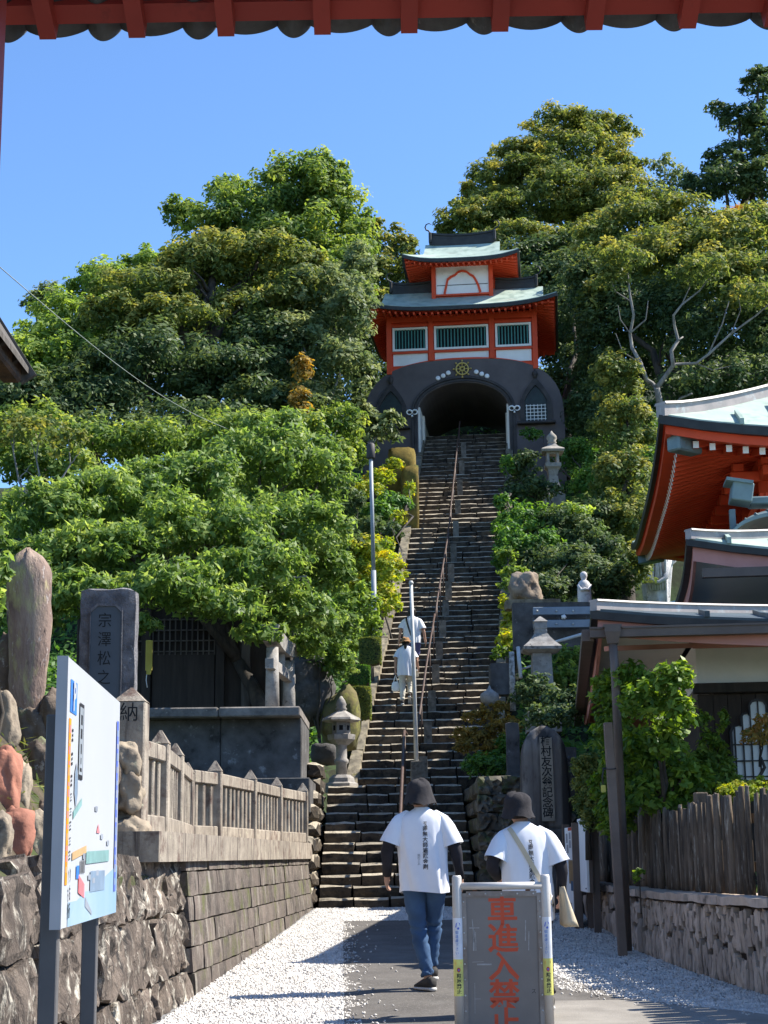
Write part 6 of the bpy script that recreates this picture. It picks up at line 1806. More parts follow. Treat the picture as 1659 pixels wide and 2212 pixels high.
tree('azalea', 'reddish gold azalea with tiered branches over the right of the steps', 'shrub', P(1070, 1700, 28.8), [lobe(1040, 1550, 29.6, 42, 20), lobe(1005, 1585, 29.3, 34, 20), lobe(1070, 1535, 29.6, 36, 20), lobe(1030, 1605, 29.2, 45, 26), lobe(1085, 1580, 29.2, 45, 34), lobe(1075, 1625, 29, 48, 26), lobe(1000, 1615, 29, 22, 16)], L_AZAL, (.075, .035), 3.6, .24, .3, .6, trunk_r=.05, limbs=6, twigs=2)
tree('shrub', 'dark green bush under the reddish azalea', 'shrub', P(1075, 1720, 27.6), [lobe(1062, 1660, 28.2, 56, 36), lobe(1105, 1630, 28.6, 40, 45), lobe(1035, 1650, 28.4, 34, 24)], L_HEDGE, (.08, .04), 3.6, .28, .3, .75, trunk_r=.04)
tree('shrub', 'dark leafy shrub around the foot of the square lantern', 'shrub', P(1180, 1570, 25.6), [lobe(1160, 1500, 26, 55, 45), lobe(1215, 1520, 25.5, 50, 45), lobe(1190, 1550, 25, 60, 30)], L_DARK, (.09, .045), 3.6, .28, .3, .75, trunk_r=.04)
tree('shrub', 'bright topped bush between the lantern and the house eave', 'shrub', P(1230, 1500, 27.5), [lobe(1228, 1425, 27.8, 32, 34), lobe(1225, 1470, 27.5, 36, 40)], L_LIME, (.09, .05), 3.6, .28, .3, .75, trunk_r=.04)
# planting behind the board fence
tree('glossy_hedge', 'tall glossy green hedge plant beside the brown downpipe', 'hedge', P(1330, 1840, 17.4), [lobe(1325, 1500, 17.6, 48, 50), lobe(1320, 1590, 17.5, 48, 70), lobe(1330, 1690, 17.4, 50, 70), lobe(1330, 1770, 17.3, 45, 60)], L_GLOSS, (.095, .042), 4.5, .22, .3, .9, trunk_r=.04, limbs=3)
tree('glossy_shrub', 'large glossy shrub with sunlit yellow green top before the cream wall', 'shrub', P(1430, 1820, 16.7), [lobe(1450, 1470, 15.95, 48, 48), lobe(1400, 1520, 16.1, 60, 50), lobe(1465, 1540, 15.95, 34, 60), lobe(1360, 1470, 16.6, 50, 40), lobe(1320, 1490, 17, 45, 45), lobe(1440, 1600, 16.3, 50, 60), lobe(1400, 1630, 16.9, 80, 60), lobe(1420, 1720, 16.8, 85, 60), lobe(1480, 1680, 16.7, 60, 50)], L_GLOSS, (.10, .046), 4.2, .24, .3, .85, trunk_r=.05, limbs=5)
tree('conifer_shrub', 'narrow olive conifer between the monument and the glossy hedge', 'shrub', P(1270, 1800, 18.8), [lobe(1268, 1660, 19, 32, 36), lobe(1268, 1710, 18.9, 34, 50), lobe(1272, 1760, 18.8, 30, 50)], L_OLIVE, (.05, .022), 4.5, .25, .35, .9, trunk_r=.03, limbs=1)
tree('shrub', 'mid green bush with pointed leaves under the cusped window', 'shrub', P(1520, 1760, 17.2), [lobe(1530, 1650, 17.5, 60, 45), lobe(1480, 1700, 17.2, 60, 45), lobe(1560, 1700, 17.2, 55, 40)], L_LIME, (.085, .036), 3.8, .25, .3, .8, trunk_r=.03)
tree('garden_plant', 'slender leafy stems in front of the cusped window', 'plant', P(1545, 1700, 17.4), [lobe(1520, 1560, 17.5, 16, 24), lobe(1562, 1560, 17.5, 12, 36), lobe(1540, 1600, 17.4, 26, 26)], L_GLOSS, (.07, .03), 2.2, .35, .2, .8, trunk_r=.012, limbs=3)
tree('shrub', 'small golden shrub at the right edge before the window', 'shrub', P(1640, 1680, 17.0), [lobe(1640, 1590, 17, 36, 26), lobe(1655, 1560, 17, 26, 22)], L_RUST, (.06, .02), 3.4, .3, .25, .7, trunk_r=.02, twigs=2)
tree('clipped_shrub', 'low bright clipped mound above the board fence', 'shrub', P(1600, 1750, 15.9), [lobe(1600, 1715, 16, 62, 28), lobe(1640, 1700, 16, 30, 24)], L_SUNNY, (.04, .022), 4.5, .22, .35, .8, trunk_r=.02, limbs=1)
tree('climbing_plant', 'small leafy sprig growing out of the board fence', 'plant', P(1382, 1905, 15.9), [lobe(1380, 1885, 15.8, 13, 10), lobe(1374, 1900, 15.8, 7, 12)], L_GLOSS, (.05, .025), 3, .4, .3, .8, trunk_r=.005, limbs=1)
# wood beyond the stair that closes the passage, and the ground cover
tree('evergreen_tree', 'dark wood seen through the gate passage', 'tree', Vector((3.3, 64, 16)), [((3.2, 62, 17.6), (2.6, 1.6, 2.4)), ((5.2, 64, 19), (3, 2, 3)), ((1.2, 64, 19), (3, 2, 3))], L_DARK, (.2, .09), 3.4, .3, .5, .9, trunk_r=.2, group=GB)
def cover(name, label, n, fn, L, W, m):
    pts = []
    while len(pts) < n:
        q = fn()
        if q: pts.append(q)
    c = np.array(pts)
    nn = rng.normal(0, .45, (n, 3)) + np.array([0, -.35, .8])
    o = link(name, leaf_mesh(name, c, nn, L, W, rng.normal(.45, .22, n), m))
    LEAFN[0] += n
    return _props(o, label, 'ground cover', None, 'stuff')
def slope_pt():
    Y = random.uniform(28, 62); X = random.uniform(-20, 18)
    h = hill(X, Y)
    s = (Y - 33.1) / UV.y; c = UP0.x + UV.x * s
    if abs(X - c) < 1.9 and Y < 54: return None
    if Y < 34 and -1.3 < X < 1.8: return None
    return (X, Y, h + abs(random.gauss(0, .16)))
cover('undergrowth', 'low green undergrowth covering the slope beside the stair', 150000, slope_pt, .20, .10, L_HEDGE)
def bank_pt():
    Y = random.uniform(7.5, 24); X = itp(LWX, Y) - random.uniform(.5, 3.4)
    return (X, Y, (bank(X, Y) if Y < 13.4 else hill(X, Y)) + abs(random.gauss(0, .06)))
cover('grass', 'dry and green grass between the boulders left of the map board', 9000, bank_pt, .14, .012, L_OLIVE)
def bank2():
    Y = random.uniform(12, 24); X = itp(RWX, Y) + random.uniform(.45, 2.0)
    return (X, Y, hill(X, Y) + abs(random.gauss(0, .10)))
cover('undergrowth', 'dark low plants behind the board fence', 9000, bank2, .09, .04, L_DARK)
def grasstop():
    x = random.gauss(78, 30); y = random.gauss(1535, 22)
    p = P(x, y, on_bank(x, y, 4) + random.uniform(-.1, .3)); return (p.x, p.y, bank(p.x, p.y) + random.uniform(0, .10))
cover('grass', 'tuft of green grass at the foot of the tall standing stone', 900, grasstop, .11, .008, L_LIME)
print('leaves', LEAFN[0])
# ------------------------------------------------------------------ map board on two posts
SIGNW = mat('sign_white', (.45, .465, .49, 1), (.43, .445, .47, 1), s=2, rough=.4, bump=0, rnd=0)
SIGNEDGE = mat('sign_edge', (.48, .46, .46, 1), (.42, .41, .41, 1), s=3, rough=.4, bump=.02, rnd=0)
SPOST = mat('sign_post', (.115, .11, .11, 1), (.09, .086, .086, 1), s=3, rough=.5, bump=.04, rnd=0)
def flat(name, c): return mat(name, c + (1,), rough=.5, bump=0, rnd=0)
cBLUE, cORG, cBLK = flat('print_sign_blue', (.05, .20, .62)), flat('print_orange', (.85, .30, .02)), flat('print_black', (.03, .03, .035))
cSEA, cTEAL, cPORG, cREDP, cVIO = mat('print_sea', (.22, .34, .46, 1), (.30, .40, .48, 1), s=1.5, rough=.5, bump=0, rnd=0), flat('print_teal', (.22, .38, .37)), flat('print_pale_orange', (.55, .36, .18)), flat('print_map_red', (.80, .22, .24)), flat('print_violet', (.12, .18, .62))
cGRY, cPBL, cPALE = flat('print_map_grey', (.30, .33, .38)), flat('print_pale_blue', (.22, .30, .40)), flat('print_pale', (.30, .335, .37))
cLINE = flat('print_map_road', (.49, .52, .54))
n0, f0 = P(131, 2007, 5.4), P(250, 1971, 7.05)
u = Vector((f0.x - n0.x, f0.y - n0.y, 0)); BL = u.length; u.normalize()
nb = Vector((u.y, -u.x, 0))                         # outward: to the right
BH = P(153, 1418, 5.4).z - n0.z
mb_ = thing('map_board', 'white printed map board on two grey posts, seen at a steep angle', 'map board', (n0.x, n0.y, gz(5.4)))
R3 = Matrix((u, -nb, Vector((0, 0, 1)))).transposed()
o = Vector((n0.x, n0.y, n0.z))
b = MB(); b.box(o + u * BL / 2 + Vector((0, 0, BH / 2)) - nb * .018, (BL, .034, BH), R3); brd = b.build('board', SIGNW, mb_, world=True)
b = MB(); b.box(o - u * .002 + Vector((0, 0, BH / 2)) - nb * .018, (.006, .037, BH + .004), R3); b.build('edge_trim', SIGNEDGE, mb_, world=True)
for f in (.13, .80):
    q = o + u * BL * f - nb * .065
    b = MB(); b.box((q.x, q.y, (gz(5.5) - .2 + o.z + BH * .8) / 2), (.06, .06, o.z + BH * .8 - gz(5.5) + .2), R3, ch=.004); b.build('post', SPOST, mb_, world=True)
_lay = [0]
def pr(pts, m, nm='print', lift=None):               # pts in (s, v): fractions along and up the board
    _lay[0] += 1
    lf = .0008 + .00003 * _lay[0] if lift is None else lift
    if sum(pts[i][0] * pts[(i + 1) % len(pts)][1] - pts[(i + 1) % len(pts)][0] * pts[i][1] for i in range(len(pts))) < 0: pts = pts[::-1]
    b = MB()
    b.add([o + u * BL * s + Vector((0, 0, BH * v)) + nb * lf for s, v in pts], [tuple(range(len(pts)))])
    ob = b.build(nm, m, brd, world=True, fix=False)
    return ob
def rc(s0, s1, v0, v1, m, nm='print'): return pr([(s0, v0), (s1, v0), (s1, v1), (s0, v1)], m, nm)
rc(.09, 1.0, .0, .09, cSEA); pr([(.09, .0), (1, .0), (1, .22), (.72, .17), (.55, .12), (.36, .12), (.2, .085)], cSEA)
rc(.045, .145, .80, .925, cBLUE, 'parking_sign')
ob = text_mesh('P', .16, .0, 'CENTER', 1, .006)
def sign_text(body, s, v, size, m, sx=1.0, spacing=1.0, bold=0.0):
    q = o + u * BL * s + Vector((0, 0, BH * v)) + nb * .0048
    q = wm(brd).inverted() @ q
    return lettering(body, size, m, brd, q, u, (0, 0, 1), .0003, spacing, bold, sx=sx)
sign_text('P', .094, .935, .135, SIGNW, 1.0, 1, .004)
rc(.035, .068, .155, .775, cORG, 'orange_strip')
for k in range(14): rc(.043, .061, .20 + k * .04, .222 + k * .04 + .008 * math.sin(k * 3), cREDP if k % 3 else cPORG, 'print_mark')
for k, (v0, v1) in enumerate([(.69, .745), (.60, .655), (.52, .57), (.465, .50), (.41, .445), (.355, .395), (.30, .335), (.245, .285)]):
    for j in range(3): rc(.083 + .004 * (j % 2), .101 - .003 * (j == 1), v0 + (v1 - v0) * j / 3 + .003, v0 + (v1 - v0) * (j + 1) / 3 - .004, cBLK, 'print_mark')
sign_text('り\n右\n折', .094, .215, .052, cBLK, .62, 1.1, .001)
rc(.19, .262, .56, .86, cBLK, 'panel_outline'); rc(.196, .256, .578, .845, cPALE, 'panel'); 
for v0, v1, a, c in ((.775, .815, .212, .24), (.72, .76, .212, .24), (.66, .70, .218, .236), (.62, .645, .222, .234), (.59, .605, .212, .243)): rc(a, c, v0, v1, cBLK, 'print_mark')
pr([(.135, .50 + .0), (.165, .44), (.19, .50), (.185, .58), (.16, .62), (.138, .58)], cGRY); pr([(.14, .50), (.165, .455), (.184, .50), (.18, .57), (.16, .605), (.143, .57)], cPBL)
pr([(.13, .40), (.26, .46), (.26, .49), (.13, .43)], cTEAL); pr([(.13, .245), (.36, .275), (.36, .305), (.13, .275)], cPORG)
pr([(.36, .23), (.80, .24), (.80, .29), (.36, .28)], cTEAL)
pr([(.54, .36), (.60, .36), (.57, .40)], cREDP, 'arrow_mark'); rc(.20, .245, .175, .225, cBLUE); pr([(.24, .12), (.34, .095), (.34, .15), (.24, .19)], cREDP)
rc(.44, .72, .115, .20, cPBL); pr([(.36, .06), (.48, .02), (.48, .035), (.36, .10)], cGRY)
for a, v in ((.50, .45), (.30, .25), (.62, .335), (.75, .31), (.55, .18), (.48, .15), (.40, .165)): rc(a, a + .045, v, v + .022, cGRY, 'print_mark')
for k in range(5): rc(.262 + k * .016, .272 + k * .016, .195, .245, cBLK, 'print_mark')
rc(.92, .965, .10, .90, cVIO, 'blue_strip')
for k in range(13): rc(.928, .957, .13 + k * .058, .16 + k * .058 + .008 * math.sin(k * 2.1), cPALE if k % 2 else cPBL, 'print_mark')

# ------------------------------------------------------------------ no entry barrier
PAINTP = mat('barrier_paint', (.60, .57, .53, 1), (.50, .47, .43, 1), s=5, rough=.45, bump=.05, rnd=0, patches=[((.22, .11, .06, 1), 9, .68, .76)], metal=.15)
PANEL = mat('barrier_panel', (.22, .198, .178, 1), (.185, .165, .148, 1), s=3, rough=.6, bump=.04, rnd=0, patches=[((.28, .27, .26, 1), 16, .70, .76)])
PFRAME = mat('barrier_frame', (.30, .27, .24, 1), (.20, .16, .13, 1), s=8, rough=.6, bump=.1, rnd=0, patches=[((.20, .09, .045, 1), 10, .60, .72)])
REDTXT = mat('red_lettering', (.58, .095, .04, 1), (.50, .075, .033, 1), s=4, rough=.6, bump=0, rnd=0)
STKW, STKY = flat('sticker_white', (.74, .76, .80)), flat('sticker_yellow', (.80, .76, .22))
BD = 10.9
bl, br_ = P(991, 2212, BD), P(1189, 2212, BD)
bc = (bl + br_) / 2
bar = thing('barrier_sign', 'grey no entry barrier panel with red characters in a pipe frame', 'barrier sign', (bc.x, bc.y, gz(BD)), rad(-1.0))
px_ = pxm(BD, 1.2)
w2 = 191 / px_ / 2
top = P(1085, 1890, BD).z - gz(BD)
lean = 0.0
for sg in (-1, 1):
    b = MB(); b.tube([(sg * w2, 0, .0), (sg * w2, 0, top - .015), (sg * w2, 0, top)], [10.4 / px_, 10.4 / px_, 8.5 / px_], 16); ps = b.build('post', PAINTP, bar)
    b = MB(); b.lathe([(10.7 / px_, top - .53 * 1.0), (10.7 / px_, top - .27)], 20, (sg * w2, 0, 0), cap=False); b.build('white_sticker', STKW, ps)
    b = MB(); b.lathe([(10.8 / px_, top - .76), (10.8 / px_, top - .53)], 20, (sg * w2, 0, 0), cap=False); b.build('yellow_sticker', STKY, ps)
    rr = 11.1 / px_
    def wrap(v, x0=sg * w2, rr=rr):
        a = (v.x - x0) / rr
        return Vector((x0 + rr * math.sin(a), -rr * math.cos(a), v.z))
    def wtxt(body, size, zz, m, dx=0.0, sp=1.0, bold=0.0):
        lettering(body, size, m, ps, (sg * w2 + dx, 0, zz), (1, 0, 0), (0, 0, 1), .0, sp, bold, bend=wrap)
    wtxt('駐\n車\n禁\n止', .032, top - .62, cBLK, .002, 1.02, .0007)
    wtxt('御\n遠\n慮\n下\n さ\n い'.replace(' ', ''), .023, top - .352, cBLUE, -.008, 1.12)
    def blob(pts, m, nm):
        b = MB(); b.add([wrap(Vector((sg * w2 + x, 0, top + z))) * 1 for x, z in pts], [tuple(range(len(pts)))]); b.build(nm, m, ps, fix=False)
    blob([(.012 * math.cos(t), -.597 + .015 * math.sin(t)) for t in [k * math.pi / 7 for k in range(14)]], PRED, 'no_parking_mark')
    blob([(.006 * math.cos(t), -.597 + .008 * math.sin(t)) for t in [k * math.pi / 7 for k in range(14)]], cVIO, 'no_parking_mark')
    blob([(-.020, -.545), (.018, -.545), (.018, -.56), (-.020, -.565)], cORG, 'orange_mark')
    blob([(-.018, -.33), (-.012, -.305), (-.002, -.297), (-.006, -.305), (-.010, -.33)], cVIO, 'emblem'); blob([(.004, -.298), (.014, -.304), (.018, -.325), (.012, -.312)], cVIO, 'emblem'); blob([(-.006, -.335), (.002, -.328), (.010, -.332), (.008, -.342), (-.002, -.344)], cVIO, 'emblem')
b = MB(); b.tube([(-w2, 0, top - .07 / 1.0), (w2, 0, top - .07)], .0245, 12); b.build('cross_bar', PAINTP, bar)
pw, pt, pb2 = 82 / px_, top - .12, .06
b = MB(); b.box((0, .0, (pt + pb2) / 2), (pw * 2, .008, pt - pb2)); pan = b.build('panel', PANEL, bar)
for x in (-pw, pw):
    b = MB(); b.box((x, -.002, (pt + pb2) / 2), (.034, .02, pt - pb2 + .01)); fr_ = b.build('panel_frame', PFRAME, bar)
    for k in range(9):
        b = MB(); b.lathe([(.006, 0), (.0045, .004), (.001, .0055)], 8); z_ = pt - .05 - k * .098
        b.v = [(v[0] + x, -v[2] - .012, v[1] + z_) for v in b.v]; b.build('rivet', STEEL, fr_)
for z in (pt, pb2):
    b = MB(); b.box((0, -.003, z), (pw * 2 - .036, .02, .034)); fr_ = b.build('panel_frame', PFRAME, bar)
    for k in range(5):
        b = MB(); b.lathe([(.006, 0), (.0045, .004), (.001, .0055)], 8); x = (k - 2) * pw * .42
        b.v = [(v[0] + x, -v[2] - .013, v[1] + z) for v in b.v]; b.build('rivet', STEEL, fr_)
for x in (-.7 * pw, .7 * pw):
    b = MB(); b.box((x, 0, pt + .035), (.03, .012, .06)); b.build('bracket', mat('rust', (.16, .06, .03, 1), (.10, .045, .025, 1), s=8, rough=.9, bump=.2, rnd=0), bar)
lettering('車\n進\n入\n禁\n止', .192, REDTXT, bar, (.004, -.0045, pt - .022), (1, 0, 0), (0, 0, 1), .0006, .915, .0038, sx=1.06)
b = MB()
for (x0, z0, x1, z1, w) in ((-.78, .16, -.74, .31, .006), (-.86, .215, -.60, .215, .006), (-.74, .23, -.76, .36, .010), (-.70, .24, -.70, .36, .004), (.62, .17, .60, .30, .006), (.70, .24, .68, .36, .005), (-.68, .445, -.30, .445, .010), (-.80, .43, -.50, .428, .003), (-.75, .56, -.76, .75, .003), (-.75, .66, -.6, .66, .003)):
    b.beam((x0 * pw, -.005, pt - z0), (x1 * pw, -.005, pt - z1), .0014, w, (0, 0, 1) if abs(x1 - x0) > abs(z1 - z0) * .2 else (1, 0, 0))
b.build('scuff_marks', mat('scuff', (.40, .39, .38, 1), (.28, .27, .26, 1), s=40, rough=.7, bump=0, rnd=0), bar, kind='stuff')
lettering('ス', .035, cBLK, bar, (.78 * pw, -.0045, pt - .60), (1, 0, 0), (0, 0, 1), .0004)

# ------------------------------------------------------------------ the gate the picture is taken from
REDP = mat('red_paint', (.42, .05, .035, 1), (.33, .04, .03, 1), s=2, rough=.55, bump=.08, bs=15, rnd=.05, patches=[((.22, .03, .025, 1), 5, .62, .72)])
KAWARA = mat('kawara_tile', (.11, .11, .115, 1), (.065, .065, .07, 1), s=10, rough=.7, bump=.2, rnd=.12, patches=[((.30, .29, .28, 1), 12, .62, .72)])
ED = 3.95
e0, e1 = P(0, 53, ED), P(1659, 25, ED)               # lower edge of the eave board
er = (e1 - e0).normalized()
fg = thing('entrance_gate', 'red eave with rafters and scalloped tiles across the top of the picture', 'gate', (0, ED, gz(ED)))
zE = (e0.z + e1.z) / 2
pit = rad(24)
inb = Vector((0, -math.cos(pit), math.sin(pit)))     # from the eave back up over the camera
x0, x1 = e0.x - .9, e1.x + .9
ctr = (e0 + e1) / 2
tilt = (e1.z - e0.z) / (e1.x - e0.x)
def ep(x, back, up): return Vector((x, ED, ctr.z + (x - ctr.x) * tilt)) + inb * back + Vector((0, math.sin(pit), math.cos(pit))) * up
b = MB(); b.beam(ep(x0, .03, .035), ep(x1, .03, .035), .06, .075, inb.cross(Vector((1, 0, 0)))); b.build('eave_board', REDP, fg, world=True)
for k in range(5):
    b = MB(); b.slab([[ep(x0, .06 + k * .5, .02), ep(x1, .06 + k * .5, .02)], [ep(x0, .555 + k * .5, .02), ep(x1, .555 + k * .5, .02)]], (0, .01, .02), False); b.build('soffit_board', REDP, fg, world=True)
rx_ = [(105, 1), (297, 1), (489, 1), (697, 1), (884, 1), (1080, 1), (1283, 1), (1485, 1), (1668, 1), (-90, 1)]
for x, _ in rx_:
    a = P(x, 78, ED - .0)
    b = MB(); b.beam(ep(a.x, -.014, -.008), ep(a.x, 2.4, -.008), .044, .08, Vector((0, math.sin(pit), math.cos(pit)))); b.build('rafter', REDP, fg, world=True)
b = MB(); b.slab([[ep(x0, -.02 + k * .6, .085), ep(x1, -.02 + k * .6, .085)] for k in range(5)], (0, .01, .03), False); b.build('roof_deck', WOOD, fg, world=True)
def tile_arc(x, w, dep, back0, back1, up, rim):
    g1 = []
    for bk in (back0, back1):
        g1.append([ep(x + w * (t / 12 - .5), bk, up - dep * math.sin(math.pi * t / 12) ** .8) for t in range(13)])
    b = MB(); b.slab(g1, (0, .004, rim)); return b
for k in range(-1, 10):
    a = P(20 + k * 205, 60, ED + .06)
    b = tile_arc(a.x, .092, .050, -.060, .5, .050, .014); b.build('eave_tile', KAWARA, fg, world=True)
    a = P(122 + k * 205, 60, ED + .06)
    b = tile_arc(a.x, .172, .036, -.055, .5, .047, .014); b.build('eave_tile', KAWARA, fg, world=True)
xp = P(6, 150, 4.05)
b = MB(); b.box((P(-4, 60, 3.5).x - .105, 3.5, 1.6), (.20, .20, 4.2), ch=.01); b.build('pillar', REDP, fg, world=True)
xr = P(1900, 60, 4.05).x
b = MB(); b.box((xr, 3.5, 1.6), (.20, .20, 4.2), ch=.01); b.build('pillar', REDP, fg, world=True)
# ------------------------------------------------------------------ people
from mathutils.bvhtree import BVHTree
SKIN = mat('skin', (.46, .27, .19, 1), (.40, .23, .16, 1), s=8, rough=.55, bump=.05, rnd=0)
TSHIRT = mat('white_cotton', (.80, .80, .82, 1), (.74, .74, .77, 1), s=5, rough=.9, bump=.12, bs=120, rnd=0, dist=.004)
DARKCL = mat('dark_cloth', (.028, .027, .034, 1), (.018, .017, .022, 1), s=9, rough=.9, bump=.15, bs=90, rnd=.1)
HATCL = mat('hat_cloth', (.038, .034, .036, 1), (.024, .022, .024, 1), s=9, rough=.95, bump=.25, bs=70, rnd=.05)
DENIM = mat('denim', (.060, .12, .225, 1), (.032, .068, .14, 1), s=5, rough=.9, bump=.2, bs=150, rnd=0, dist=.004, fac=(.3, .7))
CREAMCL = mat('cream_cloth', (.66, .62, .52, 1), (.56, .52, .43, 1), s=5, rough=.9, bump=.15, bs=60, rnd=0)
CANVAS = mat('canvas_bag', (.62, .52, .36, 1), (.54, .45, .31, 1), s=6, rough=.95, bump=.15, bs=120, rnd=0)
HAIR = mat('dark_hair', (.014, .011, .010, 1), (.022, .017, .014, 1), s=20, rough=.5, bump=.3, bs=60, rnd=0, stretch=(1, 1, .2))
STRAW = mat('straw_hat', (.36, .20, .09, 1), (.28, .15, .065, 1), s=20, rough=.9, bump=.3, bs=120, rnd=0)
SHORTS = mat('blue_shorts', (.10, .11, .26, 1), (.07, .08, .19, 1), s=5, rough=.9, bump=.15, bs=80, rnd=0)
SOLE = mat('shoe_sole', (.72, .70, .66, 1), rough=.7, bump=.05, rnd=0)
SHOE = mat('shoe_upper', (.035, .032, .03, 1), (.06, .055, .05, 1), s=12, rough=.8, bump=.2, rnd=0)
ORANGE = mat('orange_lace', (.62, .24, .05, 1), rough=.8, bump=.1, rnd=0)

def skin_body(name, verts, edges, radii, parent, m, root=0, sub=2):
    me = bpy.data.meshes.new(name)
    me.from_pydata([tuple(v) for v in verts], edges, [])
    ob = bpy.data.objects.new('tmp', me)
    COL.objects.link(ob)
    mo = ob.modifiers.new('skin', 'SKIN')
    mo.use_smooth_shade = True
    ob.modifiers.new('sub', 'SUBSURF').levels = sub
    for i, s in enumerate(me.skin_vertices[0].data):
        r = radii[i]
        s.radius = r if hasattr(r, '__len__') else (r, r)
        s.use_root = (i == root)
    dg = bpy.context.evaluated_depsgraph_get()
    m2 = bpy.data.meshes.new_from_object(ob.evaluated_get(dg), depsgraph=dg)
    m2.name = name
    bpy.data.objects.remove(ob); bpy.data.meshes.remove(me)
    m2.materials.clear(); m2.materials.append(m)
    for p_ in m2.polygons: p_.use_smooth = True
    return link(name, m2, parent)

def person(label, loc, rotz, H, J, shirt=TSHIRT, hat='bucket', under=True, legs=DENIM, hem=.80, text=None, seed=1, shorts=None, loose=1.0, group=None):
    k = H / 1.72
    t = thing('person', label, 'person', loc, rotz, group)
    g = lambda n: Vector(J[n]) * k
    D = dict(pelvis=(0, 0, .95), spine=(0, .0, 1.13), chest=(0, .0, 1.32), neck=(0, -.01, 1.47), chin=(0, .02, 1.56), skull=(0, .015, 1.635), crown=(0, .01, 1.69),
             lsh=(-.185, 0, 1.40), rsh=(.185, 0, 1.40), lel=(-.235, .02, 1.13), rel=(.235, .02, 1.13), lwr=(-.255, .09, .90), rwr=(.255, .09, .90),
             lhip=(-.095, 0, .92), rhip=(.095, 0, .92), lkn=(-.095, .1, .50), rkn=(.09, .04, .50), lan=(-.08, .12, .09), ran=(.06, -.12, .09), lto=(-.09, .28, .03), rto=(.07, .05, .03))
    D.update(J); J = D
    names = ['pelvis', 'spine', 'chest', 'neck', 'chin', 'skull', 'crown', 'lsh', 'lel', 'lwr', 'rsh', 'rel', 'rwr', 'lhip', 'lkn', 'lan', 'lto', 'rhip', 'rkn', 'ran', 'rto']
    V = [g(n) for n in names]
    R = [.11, (.12, .09), (.125, .09), .05, .07, (.082, .10), .06, .042, .040, .028, .042, .040, .028, .085, .056, .036, .020, .085, .056, .036, .020]
    R = [(r[0] * k, r[1] * k) if hasattr(r, '__len__') else r * k for r in R]
    ix = {n: i for i, n in enumerate(names)}
    E = [('pelvis', 'spine'), ('spine', 'chest'), ('chest', 'neck'), ('neck', 'chin'), ('chin', 'skull'), ('skull', 'crown'), ('chest', 'lsh'), ('lsh', 'lel'), ('lel', 'lwr'), ('chest', 'rsh'), ('rsh', 'rel'), ('rel', 'rwr'), ('pelvis', 'lhip'), ('lhip', 'lkn'), ('lkn', 'lan'), ('lan', 'lto'), ('pelvis', 'rhip'), ('rhip', 'rkn'), ('rkn', 'ran'), ('ran', 'rto')]
    E = [(ix[a], ix[b_]) for a, b_ in E]
    def addv(v, r, par):
        V.append(v); R.append((r, r)); E.append((par, len(V) - 1)); return len(V) - 1
    fc = (g('chin') + g('skull')) / 2
    hd = (g('crown') - g('chin')).normalized()
    n0_ = addv(g('skull') + Vector((0, .098, -.035)) * k, .011 * k, ix['skull'])
    for s_ in (-1, 1): addv(g('skull') + Vector((s_ * .082, 0, -.04)) * k, .015 * k, ix['skull'])
    for s_, wr, el in ((-1, 'lwr', 'lel'), (1, 'rwr', 'rel')):
        d = (g(wr) - g(el)).normalized()
        side = Vector((0, 1, 0)) - d * d.y; side.normalize()
        palm = addv(g(wr) + d * .065 * k, .026 * k, ix[wr])
        for f in range(4):
            a = addv(g(wr) + d * .085 * k + side * (.026 - f * .0165) * k, .0095 * k, palm)
            L = (.030, .034, .031, .024)[f] * k
            cu = Vector((-s_, .15, 0))
            b1 = addv(V[a] + (d * .9 + cu * .35).normalized() * L, .0085 * k, a)
            addv(V[b1] + (d * .55 + cu * .85).normalized() * L * .8, .0072 * k, b1)
        a = addv(g(wr) + d * .035 * k + side * .034 * k, .011 * k, ix[wr])
        addv(V[a] + (d * .75 + side * .45 + Vector((-s_ * .5, 0, 0))).normalized() * .04 * k, .0085 * k, a)
    skin_body('body', V, E, R, t, SKIN)
    for s_ in (-1, 1):
        b = MB(); b.lathe([(.002 * k, -.011 * k), (.009 * k, -.006 * k), (.011 * k, 0), (.009 * k, .006 * k), (.002 * k, .011 * k)], 8, g('skull') + Vector((s_ * .033, .083, -.012)) * k); b.build('eye', VOID, t)
    b = MB(); b.tube([g('chin') + Vector((-.022, .072, .012)) * k, g('chin') + Vector((0, .080, .012)) * k, g('chin') + Vector((.022, .072, .012)) * k], .005 * k, 6); b.build('mouth', flat('lips', (.30, .12, .10)), t)
    # shirt
    N = 48
    ch, pe, nk = g('chest'), g('pelvis'), g('neck')
    def wob(a, z, s1): return nz((math.cos(a) * 1.8, math.sin(a) * 1.8, z * 1.5), 1.6, seed + s1)
    prof = [(1.500, .060, .062), (1.490, .068, .068), (1.470, .100, .080), (1.445, .150, .095), (1.415, .190, .106), (1.37, .203, .117), (1.30, .204, .126), (1.22, .202, .130), (1.14, .199, .131), (1.06, .197, .132), (.98, .196, .135), (.90, .194, .137), (hem + .03, .193, .138), (hem, .193, .138)]
    rg_ = []
